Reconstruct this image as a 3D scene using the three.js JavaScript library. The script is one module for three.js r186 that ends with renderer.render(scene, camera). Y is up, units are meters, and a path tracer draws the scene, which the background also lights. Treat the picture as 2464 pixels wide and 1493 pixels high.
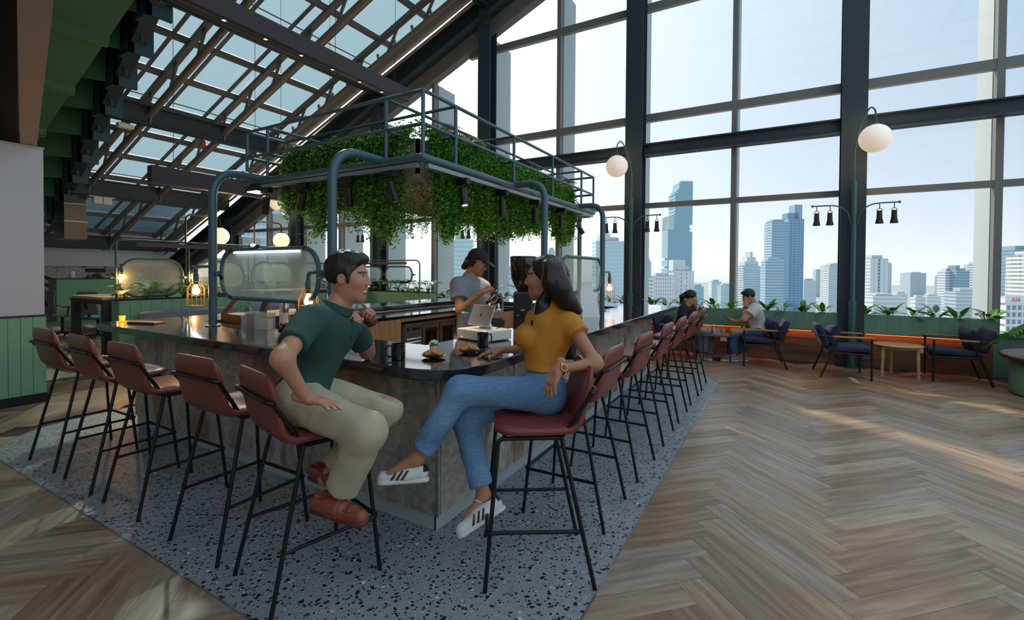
import * as THREE from 'three';
import { mergeGeometries, mergeVertices } from 'three/addons/utils/BufferGeometryUtils.js';
import { RoundedBoxGeometry } from 'three/addons/geometries/RoundedBoxGeometry.js';
import { RectAreaLightUniformsLib } from 'three/addons/lights/RectAreaLightUniformsLib.js';
RectAreaLightUniformsLib.init();

// ---------- camera, sky, sun, exposure ----------
const scene = new THREE.Scene();
const IW = 2464, IH = 1493;
const camera = new THREE.PerspectiveCamera(2 * Math.atan(IH / 2 / 1127.83) * 180 / Math.PI, IW / IH, 0.05, 6000);
camera.position.set(0, 1.5, 0);
camera.rotation.order = 'YXZ';
camera.rotation.set(-0.01529, 0.521907, 0.007244);
camera.setViewOffset(IW, IH, 0, IH / 2 - 672.79, IW, IH);
camera.updateProjectionMatrix();
const renderer = new THREE.WebGLRenderer({ antialias: true });
renderer.toneMapping = THREE.LinearToneMapping;
renderer.toneMappingExposure = 1.3;
renderer.shadowMap.enabled = true;
renderer.shadowMap.type = THREE.PCFSoftShadowMap;
const SUN_AZ = 54.5 * Math.PI / 180, SUN_EL = 38 * Math.PI / 180;
const sunDir = new THREE.Vector3(-Math.sin(SUN_AZ) * Math.cos(SUN_EL), Math.sin(SUN_EL), -Math.cos(SUN_AZ) * Math.cos(SUN_EL));
{ // hazy tropical sky: white near the horizon and towards the sun, pale blue higher up and away from it
  const W = 256, Hh = 128, d = new Float32Array(W * Hh * 4);
  for (let r = 0; r < Hh; r++) for (let c = 0; c < W; c++) {
    const el = ((r + 0.5) / Hh - 0.5) * Math.PI, az = ((c + 0.5) / W - 0.5) * 2 * Math.PI;
    const x = Math.cos(az) * Math.cos(el), z = Math.sin(az) * Math.cos(el), y = Math.sin(el);
    const cosS = x * sunDir.x + y * sunDir.y + z * sunDir.z;
    const haze = Math.exp(-Math.max(0, y) * 5.5), near = Math.pow(Math.max(0, 0.5 + 0.5 * cosS), 3);
    const w = Math.min(1, haze * 0.95 + near * near * 1.15);
    const B = 0.92 + 0.35 * near, o = (r * W + c) * 4;
    d[o] = B * (0.29 + (0.9 - 0.29) * w); d[o + 1] = B * (0.42 + (0.905 - 0.42) * w); d[o + 2] = B * (0.57 + (0.93 - 0.57) * w); d[o + 3] = 1;
  }
  const t = new THREE.DataTexture(d, W, Hh, THREE.RGBAFormat, THREE.FloatType);
  t.mapping = THREE.EquirectangularReflectionMapping; t.magFilter = t.minFilter = THREE.LinearFilter; t.needsUpdate = true;
  scene.background = t; scene.environment = t;
  scene.backgroundIntensity = scene.environmentIntensity = 1.6;
}
const sun = new THREE.DirectionalLight(0xffe9cf, 6);
sun.name = 'sun';
sun.position.copy(sunDir).multiplyScalar(60).add(new THREE.Vector3(-4, 0, -5));
sun.target.position.set(-4, 0, -5);
sun.castShadow = true; sun.shadow.radius = 2.2; sun.shadow.mapSize.set(4096, 4096);
Object.assign(sun.shadow.camera, { left: -25, right: 25, top: 25, bottom: -25, near: 1, far: 160 });
scene.add(sun, sun.target);

// ---------- helpers ----------
const V = (x, y, z) => new THREE.Vector3(x, y, z);
const PI = Math.PI, sin = Math.sin, cos = Math.cos, abs = Math.abs, min = Math.min, max = Math.max, sqrt = Math.sqrt, hyp = Math.hypot;
const mix = (a, b, t) => a + (b - a) * t, clamp = (x, a = 0, b = 1) => min(b, max(a, x)), sstep = (a, b, x) => { const t = clamp((x - a) / (b - a)); return t * t * (3 - 2 * t); };
function RNG(s) { return () => { s = (s + 0x6d2b79f5) | 0; let t = Math.imul(s ^ (s >>> 15), 1 | s); t = (t + Math.imul(t ^ (t >>> 7), 61 | t)) ^ t; return ((t ^ (t >>> 14)) >>> 0) / 4294967296; }; }
const hash = (x, y, z = 0) => { let h = Math.imul(x, 374761393) + Math.imul(y, 668265263) + Math.imul(z, 1274126177); h = Math.imul(h ^ (h >>> 13), 1274126177); return ((h ^ (h >>> 16)) >>> 0) / 4294967296; };
function vnoise(x, y, px, py, s = 0) { // periodic value noise
  const xi = Math.floor(x), yi = Math.floor(y), fx = x - xi, fy = y - yi, u = fx * fx * (3 - 2 * fx), v = fy * fy * (3 - 2 * fy);
  const X = i => ((i % px) + px) % px, Y = i => ((i % py) + py) % py;
  return mix(mix(hash(X(xi), Y(yi), s), hash(X(xi + 1), Y(yi), s), u), mix(hash(X(xi), Y(yi + 1), s), hash(X(xi + 1), Y(yi + 1), s), u), v);
}
function fbm(u, v, fx, fy, oct = 4, s = 0) { let a = 0, w = 0.5, t = 0; for (let i = 0; i < oct; i++) { a += w * vnoise(u * fx, v * fy, fx, fy, s + i); t += w; w *= 0.5; fx *= 2; fy *= 2; } return a / t; }
function tex(W, H, fn, srgb = true, rx = 1, ry = 1) {
  const d = new Uint8Array(W * H * 4);
  for (let y = 0; y < H; y++) for (let x = 0; x < W; x++) { const c = fn((x + 0.5) / W, (y + 0.5) / H), o = (y * W + x) * 4; if (typeof c === 'number') d[o] = d[o + 1] = d[o + 2] = clamp(c) * 255; else { d[o] = clamp(c[0]) * 255; d[o + 1] = clamp(c[1]) * 255; d[o + 2] = clamp(c[2]) * 255; } d[o + 3] = 255; }
  const t = new THREE.DataTexture(d, W, H); t.wrapS = t.wrapT = THREE.RepeatWrapping; t.magFilter = THREE.LinearFilter; t.minFilter = THREE.LinearMipmapLinearFilter; t.generateMipmaps = true;
  if (srgb) t.colorSpace = THREE.SRGBColorSpace; t.repeat.set(rx, ry); t.needsUpdate = true; return t;
}
const hex = h => { const c = parseInt(h.slice(1), 16); return [(c >> 16) / 255, ((c >> 8) & 255) / 255, (c & 255) / 255]; };
const lerp3 = (a, b, t) => [mix(a[0], b[0], t), mix(a[1], b[1], t), mix(a[2], b[2], t)];
const mat = (color, roughness = 0.6, o = {}) => new THREE.MeshStandardMaterial({ color, roughness, ...o });
const phys = (color, roughness = 0.6, o = {}) => new THREE.MeshPhysicalMaterial({ color, roughness, ...o });
const used = new Map();
function numbered(n) { const k = used.get(n) ?? 0; used.set(n, k + 1); return k ? n + '_' + String(k).padStart(3, '0') : n; }
function tag(o, label, category, group, kind) { if (label) o.userData.label = label; if (category) o.userData.category = category; if (group) o.userData.group = group; if (kind) o.userData.kind = kind; return o; }
function thing(name, label, category, pos = [0, 0, 0], turn = 0, group) { const o = new THREE.Group(); o.name = numbered(name); o.position.set(...pos); o.rotation.y = turn; scene.add(o); return tag(o, label, category, group); }
const mg = g => Array.isArray(g) ? (g.length === 1 ? g[0] : mergeGeometries(g.map(norm))) : g;
function norm(g) { g = g.index ? g.toNonIndexed() : g; for (const k of Object.keys(g.attributes)) if (!['position', 'normal', 'uv', 'color'].includes(k)) g.deleteAttribute(k); if (!g.attributes.uv) g.setAttribute('uv', new THREE.BufferAttribute(new Float32Array(g.attributes.position.count * 2), 2)); if (!g.attributes.normal) g.computeVertexNormals(); return g; }
function part(name, g, m, parent, label) { const o = new THREE.Mesh(mg(g), m); o.name = name; o.castShadow = o.receiveShadow = true; parent.add(o); if (label) o.userData.label = label; return o; }
function solo(name, g, m, label, category, group) { const o = part(numbered(name), g, m, scene); return tag(o, label, category, group); }
function struct(name, g, m, parent) { const o = part(parent ? name : numbered(name), g, m, parent ?? scene); if (!parent) o.userData.kind = 'structure'; return o; }
function structGroup(name) { const o = new THREE.Group(); o.name = numbered(name); o.userData.kind = 'structure'; scene.add(o); return o; }
function copy(root, pos, turn, label, group) { const c = root.clone(); c.name = numbered(root.name.replace(/_\d{3}$/, '')); c.userData = { ...root.userData }; if (pos) c.position.set(...pos); if (turn !== undefined) c.rotation.y = turn; if (label) c.userData.label = label; if (group) c.userData.group = group; scene.add(c); return c; }
// geometry makers
function box(w, h, d, x = 0, y = 0, z = 0, ry = 0, rx = 0, rz = 0) { const g = new THREE.BoxGeometry(w, h, d); if (rx) g.rotateX(rx); if (rz) g.rotateZ(rz); if (ry) g.rotateY(ry); return g.translate(x, y, z); }
const bx = (x0, x1, y0, y1, z0, z1) => box(abs(x1 - x0), abs(y1 - y0), abs(z1 - z0), (x0 + x1) / 2, (y0 + y1) / 2, (z0 + z1) / 2);
function rbox(w, h, d, r, x = 0, y = 0, z = 0, ry = 0, seg = 2) { const g = new RoundedBoxGeometry(w, h, d, seg, r); if (ry) g.rotateY(ry); return g.translate(x, y, z); }
function cyl(a, b, r0, r1 = r0, n = 10, open = false) { const A = V(...a), B = V(...b), L = A.distanceTo(B), g = new THREE.CylinderGeometry(r1, r0, L, n, 1, open); g.translate(0, L / 2, 0); g.applyQuaternion(new THREE.Quaternion().setFromUnitVectors(V(0, 1, 0), B.clone().sub(A).normalize())); return g.translate(...a); }
function bar(a, b, w, h) { // square bar between points
  const A = V(...a), B = V(...b), L = A.distanceTo(B), g = new THREE.BoxGeometry(w, h, L), dir = B.clone().sub(A).normalize();
  const m = new THREE.Matrix4().lookAt(V(0, 0, 0), dir, abs(dir.y) > 0.99 ? V(0, 0, 1) : V(0, 1, 0)); g.applyMatrix4(m); const c = A.add(B).multiplyScalar(0.5); return g.translate(c.x, c.y, c.z);
}
function bent(pts, r, rad = 0.08, n = 8, seg = 6) { // tube along a polyline with rounded corners
  const P = pts.map(p => V(...p)), out = [P[0]];
  for (let i = 1; i < P.length - 1; i++) { const a = P[i - 1].clone().sub(P[i]), b = P[i + 1].clone().sub(P[i]), d = min(rad, a.length() * 0.49, b.length() * 0.49); const p0 = P[i].clone().addScaledVector(a.normalize(), d), p1 = P[i].clone().addScaledVector(b.normalize(), d); for (let k = 0; k <= seg; k++) { const t = k / seg, q = p0.clone().multiplyScalar((1 - t) ** 2).addScaledVector(P[i], 2 * t * (1 - t)).addScaledVector(p1, t * t); out.push(q); } }
  out.push(P[P.length - 1]);
  return sweepTube(out, () => r, n);
}
function sweepTube(P, rf, n = 8, cap = true) { // parallel transport tube, indexed
  const pos = [], uv = [], idx = []; let T0 = P[1].clone().sub(P[0]).normalize(), N = abs(T0.y) < 0.9 ? V(0, 1, 0).cross(T0).normalize() : V(1, 0, 0).cross(T0).normalize(); let len = 0;
  for (let i = 0; i < P.length; i++) {
    const T = (i < P.length - 1 ? P[i + 1].clone().sub(P[i]) : P[i].clone().sub(P[i - 1])).normalize(); if (i > 0 && i < P.length - 1) T.add(P[i].clone().sub(P[i - 1]).normalize()).normalize();
    const ax = T0.clone().cross(T), s = ax.length(); if (s > 1e-6) N.applyAxisAngle(ax.normalize(), Math.asin(min(1, s))); N.addScaledVector(T, -N.dot(T)).normalize(); T0 = T;
    const Bn = T.clone().cross(N), r = rf(i / (P.length - 1), i); if (i) len += P[i].distanceTo(P[i - 1]);
    for (let k = 0; k <= n; k++) { const a = k / n * 2 * PI; pos.push(P[i].x + (N.x * cos(a) + Bn.x * sin(a)) * r, P[i].y + (N.y * cos(a) + Bn.y * sin(a)) * r, P[i].z + (N.z * cos(a) + Bn.z * sin(a)) * r); uv.push(k / n, len); }
  }
  for (let i = 0; i < P.length - 1; i++) for (let k = 0; k < n; k++) { const a = i * (n + 1) + k, b = a + n + 1; idx.push(a, a + 1, b, b, a + 1, b + 1); }
  const g = new THREE.BufferGeometry(); g.setAttribute('position', new THREE.Float32BufferAttribute(pos, 3)); g.setAttribute('uv', new THREE.Float32BufferAttribute(uv, 2)); g.setIndex(idx); g.computeVertexNormals();
  // weld the seam normals
  const nn = g.attributes.normal; for (let i = 0; i < P.length; i++) { const a = i * (n + 1), b = a + n; const x = nn.getX(a) + nn.getX(b), y = nn.getY(a) + nn.getY(b), z = nn.getZ(a) + nn.getZ(b), l = hyp(x, y, z) || 1; nn.setXYZ(a, x / l, y / l, z / l); nn.setXYZ(b, x / l, y / l, z / l); }
  if (!cap) return g;
  const caps = []; for (const e of [0, P.length - 1]) { const r = rf(e ? 1 : 0, e); if (r < 0.002) continue; const c = new THREE.CircleGeometry(r, n); const T = (e ? P[e].clone().sub(P[e - 1]) : P[0].clone().sub(P[1])).normalize(); c.applyQuaternion(new THREE.Quaternion().setFromUnitVectors(V(0, 0, 1), T)); caps.push(c.translate(P[e].x, P[e].y, P[e].z)); }
  return mergeGeometries([g, ...caps].map(norm));
}
const curve = (pts, n = 24, closed = false) => new THREE.CatmullRomCurve3(pts.map(p => V(...p)), closed, 'centripetal').getPoints(n);
function lathe(prof, n = 24, x = 0, y = 0, z = 0) { return new THREE.LatheGeometry(prof.map(p => new THREE.Vector2(...p)), n).translate(x, y, z); }
function ell(rx, ry, rz, x = 0, y = 0, z = 0, n = 16) { return new THREE.SphereGeometry(1, n, max(6, n * 0.7 | 0)).scale(rx, ry, rz).translate(x, y, z); }
// loft of superellipse sections along a path in the local y-z plane, width along x
function padLoft(path, W, T, n = 20, pw = 4) {
  const P = path.map(p => V(0, p[0], p[1])), pos = [], idx = [], uv = []; const M = P.length;
  for (let i = 0; i < M; i++) {
    const t = i / (M - 1), d = (i < M - 1 ? P[i + 1].clone().sub(P[i]) : P[i].clone().sub(P[i - 1])).normalize(); if (i > 0 && i < M - 1) d.add(P[i].clone().sub(P[i - 1]).normalize()).normalize();
    const nrm = V(0, -d.z, d.y), w = W(t) / 2, h = T(t) / 2;
    for (let k = 0; k <= n; k++) { const a = k / n * 2 * PI, ca = cos(a), sa = sin(a), cx = Math.sign(ca) * Math.pow(abs(ca), 2 / pw) * w, cy = Math.sign(sa) * Math.pow(abs(sa), 2 / 2.6) * h; pos.push(cx, P[i].y + nrm.y * cy, P[i].z + nrm.z * cy); uv.push(cx, t * 0.8); }
  }
  for (let i = 0; i < M - 1; i++) for (let k = 0; k < n; k++) { const a = i * (n + 1) + k, b = a + n + 1; idx.push(a, b, a + 1, b, b + 1, a + 1); }
  for (const [e, flip] of [[0, 0], [M - 1, 1]]) { const c = pos.length / 3; pos.push(P[e].x, P[e].y, P[e].z); uv.push(0, e ? 0.8 : 0); for (let k = 0; k < n; k++) { const a = e * (n + 1) + k; flip ? idx.push(a, c, a + 1) : idx.push(a, a + 1, c); } }
  const g = new THREE.BufferGeometry(); g.setAttribute('position', new THREE.Float32BufferAttribute(pos, 3)); g.setAttribute('uv', new THREE.Float32BufferAttribute(uv, 2)); g.setIndex(idx); return smooth(g);
}
function smooth(g) { const u = g.attributes.uv; g.deleteAttribute('normal'); g.computeVertexNormals(); // average normals of coincident vertices
  const p = g.attributes.position, n = g.attributes.normal, mp = new Map(); for (let i = 0; i < p.count; i++) { const k = [p.getX(i), p.getY(i), p.getZ(i)].map(v => Math.round(v * 1e4)).join(); if (!mp.has(k)) mp.set(k, []); mp.get(k).push(i); }
  for (const l of mp.values()) if (l.length > 1) { let x = 0, y = 0, z = 0; for (const i of l) { x += n.getX(i); y += n.getY(i); z += n.getZ(i); } const L = hyp(x, y, z) || 1; for (const i of l) n.setXYZ(i, x / L, y / L, z / L); } return g; }
// planar uv in metres, chosen by the face normal
function uvm(g, s = 1, ox = 0, oy = 0, swap = false) { g = norm(g); const p = g.attributes.position, n = g.attributes.normal, uv = g.attributes.uv; for (let i = 0; i < p.count; i++) { const ax = abs(n.getX(i)), ay = abs(n.getY(i)), az = abs(n.getZ(i)); let a, b; if (ay >= ax && ay >= az) { a = p.getX(i); b = p.getZ(i); } else if (ax >= az) { a = p.getZ(i); b = p.getY(i); } else { a = p.getX(i); b = p.getY(i); } if (swap) [a, b] = [b, a]; uv.setXY(i, a * s + ox, b * s + oy); } return g; }
// extruded flat shape (points in x,z) between two heights
function slab(pts, y0, y1, bev = 0) { const s = new THREE.Shape(pts.map(p => new THREE.Vector2(p[0], -p[1]))); const g = new THREE.ExtrudeGeometry(s, { depth: y1 - y0 - 2 * bev, bevelEnabled: bev > 0, bevelSize: bev, bevelThickness: bev, bevelOffset: -bev, bevelSegments: 3, curveSegments: 8 }); g.rotateX(-PI / 2); return g.translate(0, y0 + bev, 0); }
function arcPts(cx, cz, r, a0, a1, n = 10) { const o = []; for (let i = 0; i <= n; i++) { const a = mix(a0, a1, i / n); o.push([cx + r * cos(a), cz + r * sin(a)]); } return o; }
function clipPoly(P, test) { // Sutherland-Hodgman against f(p) >= 0
  const o = []; for (let i = 0; i < P.length; i++) { const a = P[i], b = P[(i + 1) % P.length], fa = test(a), fb = test(b); if (fa >= 0) o.push(a); if ((fa >= 0) !== (fb >= 0)) { const t = fa / (fa - fb); o.push([mix(a[0], b[0], t), mix(a[1], b[1], t)]); } } return o; }
const clipRect = (P, x0, x1, z0, z1) => [p => p[0] - x0, p => x1 - p[0], p => p[1] - z0, p => z1 - p[1]].reduce((q, f) => q.length ? clipPoly(q, f) : q, P);
function xf(g, fn) { const p = g.attributes.position; for (let i = 0; i < p.count; i++) { const r = fn(p.getX(i), p.getY(i), p.getZ(i)); p.setXYZ(i, r[0], r[1], r[2]); } p.needsUpdate = true; g.computeVertexNormals(); return g; }
// ---------- materials ----------
const cv = (w, h, fn, srgb = true) => { const c = document.createElement('canvas'); c.width = w; c.height = h; fn(c.getContext('2d'), w, h); const t = new THREE.CanvasTexture(c); t.wrapS = t.wrapT = THREE.RepeatWrapping; t.magFilter = THREE.LinearFilter; if (srgb) t.colorSpace = THREE.SRGBColorSpace; t.anisotropy = 8; return t; };
function woodTex(c0, c1, seed, W = 512, H = 128, fx = 3, fy = 24) { // grain runs along u
  const a = hex(c0), b = hex(c1);
  return tex(W, H, (u, v) => { const w = fbm(u, v, 2, 3, 3, seed) * 0.5, g = fbm(u, v + w * 0.15, fx, fy, 4, seed + 9), f = fbm(u, v, 8, 96, 2, seed + 21), k = clamp(g * 1.5 - 0.25 + (f - 0.5) * 0.35), knot = fbm(u, v, 3, 4, 2, seed + 40); return lerp3(b, a, clamp(k - max(0, knot - 0.72) * 1.6)); });
}
const fineBump = tex(256, 256, (u, v) => fbm(u, v, 48, 48, 3, 5), false), woodBump = tex(256, 128, (u, v) => fbm(u, v, 4, 64, 3, 7), false);
const plankTones = [['#b09a80', '#84694e'], ['#a58d70', '#775b42'], ['#b8a48c', '#8e755b'], ['#9a8063', '#6d523a'], ['#ae957a', '#7e6246'], ['#a99786', '#7b6857']];
const plankM = plankTones.map(([a, b], i) => new THREE.MeshStandardMaterial({ map: woodTex(a, b, 100 + i * 13), roughness: 0.33, bumpMap: woodBump, bumpScale: 0.0004 }));
const terrazzoTex = cv(2048, 2048, (g, w, h) => {
  const r = RNG(31); g.fillStyle = '#90949a'; g.fillRect(0, 0, w, h);
  for (let i = 0; i < 9000; i++) { g.fillStyle = `rgba(${r() < 0.5 ? '70,74,80' : '165,168,172'},${0.05 + r() * 0.12})`; const s = 4 + r() * 22; g.fillRect(r() * w, r() * h, s, s * r()); }
  const chip = (x, y, s, c) => { g.fillStyle = c; const n = 5 + (r() * 3 | 0), a0 = r() * 7, st = 0.5 + r() * 0.5, ca = cos(a0), sa = sin(a0), P = []; for (let k = 0; k < n; k++) { const a = k / n * 2 * PI, q = s * (0.65 + r() * 0.5); P.push([cos(a) * q, sin(a) * q * st]); } for (const dx of [-w, 0, w]) for (const dy of [-h, 0, h]) { if (abs(x + dx - w / 2) > w / 2 + 40 || abs(y + dy - h / 2) > h / 2 + 40) continue; g.beginPath(); P.forEach(([px, py], k) => { const X = x + dx + px * ca - py * sa, Y = y + dy + px * sa + py * ca; k ? g.lineTo(X, Y) : g.moveTo(X, Y); }); g.fill(); } };
  const dark = ['#14171b', '#1b1f24', '#22262b', '#2c3136', '#101215', '#3a4047'], lite = ['#c2c5c8', '#d8dadb', '#aeb2b6', '#6c7278', '#b9b3aa'];
  for (let i = 0; i < 2600; i++) chip(r() * w, r() * h, 2 + r() * 3, r() < 0.7 ? dark[r() * 6 | 0] : lite[r() * 5 | 0]);
  for (let i = 0; i < 5200; i++) chip(r() * w, r() * h, 5 + r() * r() * 13, r() < 0.86 ? dark[r() * 6 | 0] : lite[r() * 5 | 0]);
});
terrazzoTex.repeat.set(1 / 1.9, 1 / 1.9);
const stoneCol = seed => tex(512, 512, (u, v) => {
  const w = fbm(u, v, 4, 3, 4, seed) - 0.5, s = fbm(u + w * 0.35, v, 14, 3, 5, seed + 5), rust = sstep(0.55, 0.75, fbm(u + w * 0.2, v, 6, 2, 4, seed + 11)), dk = sstep(0.6, 0.8, fbm(u + w * 0.3, v, 18, 4, 4, seed + 17)), f = fbm(u, v, 64, 64, 2, seed + 23);
  let c = lerp3(hex('#8d8478'), hex('#bab0a0'), clamp(s * 1.6 - 0.3)); c = lerp3(c, hex('#84583e'), rust * 0.75); c = lerp3(c, hex('#5b564f'), dk * 0.7); return c.map(x => x * (0.86 + 0.28 * f));
});
const stoneBump = tex(256, 256, (u, v) => fbm(u + (fbm(u, v, 4, 3, 3, 3) - 0.5) * 0.3, v, 10, 3, 5, 60), false);
const stoneM = [1, 2, 3, 4].map(i => new THREE.MeshStandardMaterial({ map: stoneCol(200 + i * 31), roughness: 0.75, bumpMap: stoneBump, bumpScale: 0.006 }));
const counterM = new THREE.MeshPhysicalMaterial({ map: tex(512, 512, (u, v) => { const n = fbm(u, v, 6, 6, 5, 70), vein = Math.pow(1 - abs(fbm(u, v, 3, 3, 4, 80) - 0.5) * 2, 24); return lerp3(hex('#1c1e22'), hex('#33373c'), clamp(n * 1.2 - 0.3 + vein * 0.35)); }), roughness: 0.09, clearcoat: 0.6, clearcoatRoughness: 0.04, specularIntensity: 1.1 });
const leatherBump = tex(256, 256, (u, v) => { const a = fbm(u, v, 40, 40, 3, 90); return 0.5 + (a - 0.5) * 0.8 + (fbm(u, v, 6, 6, 2, 93) - 0.5) * 0.5; }, false);
const leatherM = new THREE.MeshPhysicalMaterial({ map: tex(128, 128, (u, v) => lerp3(hex('#70302c'), hex('#8a3f38'), fbm(u, v, 6, 6, 4, 95))), roughness: 0.38, bumpMap: leatherBump, bumpScale: 0.0012, clearcoat: 0.15, clearcoatRoughness: 0.4 });
const M = {
  blackSteel: mat('#17181a', 0.42, { metalness: 0.3 }), navySteel: mat('#26343f', 0.55, { bumpMap: fineBump, bumpScale: 0.0006 }), greySteel: mat('#6a6560', 0.6, { bumpMap: fineBump, bumpScale: 0.0008 }), tealSteel: mat('#33545e', 0.45), tealPipe: phys('#3a5d68', 0.4, { clearcoat: 0.25, clearcoatRoughness: 0.35 }), greenPipe: phys('#2f5f5b', 0.42, { clearcoat: 0.2 }),
  mullion: mat('#6f716f', 0.5), fin: mat('#b9c3c6', 0.5, { metalness: 0.2 }), concrete: new THREE.MeshStandardMaterial({ map: tex(256, 256, (u, v) => lerp3(hex('#5d5c5a'), hex('#767472'), fbm(u, v, 6, 6, 5, 110))), roughness: 0.85 }),
  glass: phys('#f4fafa', 0.0, { transmission: 1, thickness: 0, specularIntensity: 0.6 }), solarGlass: phys('#bcc3c6', 0.0, { transmission: 1, thickness: 0, specularIntensity: 0.5 }), roofGlass: phys('#6d8389', 0.18, { transmission: 1, thickness: 0, specularIntensity: 0.5 }),
  frost: phys('#d3e6e4', 0.72, { transmission: 0.92, thickness: 0, specularIntensity: 0.5, bumpMap: fineBump, bumpScale: 0.0008 }), clear: phys('#ffffff', 0.02, { transmission: 1, thickness: 0 }), smoke: phys('#5a4438', 0.05, { transmission: 0.85, thickness: 0 }),
  sage: mat('#7fb493', 0.55, { bumpMap: fineBump, bumpScale: 0.0005 }), sage2: mat('#78ad8c', 0.55), sageDeep: mat('#6a8f78', 0.55), soil: mat('#2b2019', 0.95), whiteWall: mat('#c9ced3', 0.7, { bumpMap: fineBump, bumpScale: 0.0005 }), beige: mat('#a99a90', 0.7), greenSoffit: mat('#3f6b4d', 0.7), brownDark: mat('#4a3626', 0.8),
  blackTrim: mat('#1b1b1d', 0.5), white: mat('#e4e4e2', 0.45), offWhite: mat('#d8d5cd', 0.5), black: mat('#141415', 0.4), blackGloss: phys('#101113', 0.15, { clearcoat: 0.5 }), rubber: mat('#1c1c1c', 0.8), steel: mat('#a6a8a9', 0.28, { metalness: 0.9 }), chrome: mat('#d0d2d4', 0.12, { metalness: 1 }), brass: mat('#b0824a', 0.3, { metalness: 0.9 }), gold: mat('#d3a75e', 0.25, { metalness: 1 }),
  navyFabric: mat('#2a2d4a', 0.9, { bumpMap: fineBump, bumpScale: 0.001 }), greyFabric: mat('#8d8b98', 0.9, { bumpMap: fineBump, bumpScale: 0.001 }), greyMesh: mat('#6d7174', 0.6), blueFabric: mat('#1f7d9e', 0.85), carpet: new THREE.MeshStandardMaterial({ map: tex(512, 512, (u, v) => { const n = fbm(u, v, 3, 24, 4, 130), m = fbm(u, v, 120, 120, 2, 133); return lerp3(lerp3(hex('#6f6a5c'), hex('#a09a86'), clamp(n * 1.5 - 0.25)), hex('#8a8a4c'), sstep(0.62, 0.75, fbm(u, v, 5, 12, 3, 137)) * 0.5).map(x => x * (0.8 + 0.4 * m)); }), roughness: 0.95 }),
};
const lightWood = new THREE.MeshStandardMaterial({ map: woodTex('#d2ad80', '#b28755', 140, 256, 128, 2, 20), roughness: 0.5 }), oakV = new THREE.MeshStandardMaterial({ map: woodTex('#c49a68', '#a27a4c', 145, 256, 128, 2, 26), roughness: 0.5 }), darkWoodM = [0, 1, 2].map(i => new THREE.MeshStandardMaterial({ map: woodTex(['#8a674a', '#7d5b40', '#93704f'][i], ['#5d4330', '#543b29', '#664a35'][i], 150 + i * 7, 512, 128, 2, 16), roughness: 0.55 })), armWood = new THREE.MeshStandardMaterial({ map: woodTex('#b8834f', '#93602f', 161, 256, 64, 2, 8), roughness: 0.45 }), mahogany = new THREE.MeshStandardMaterial({ map: woodTex('#7a4a3c', '#54302a', 166, 256, 64, 2, 8), roughness: 0.45 });
const glow = (c, i) => new THREE.MeshStandardMaterial({ color: '#ffffff', emissive: c, emissiveIntensity: i, roughness: 0.4 });
function point(x, y, z, c, i, r = 1.5, parent = scene) { const l = new THREE.PointLight(c, i); l.position.set(x, y, z); l.castShadow = true; l.shadow.radius = r; l.name = 'lamp_light'; parent.add(l); return l; }
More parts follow.
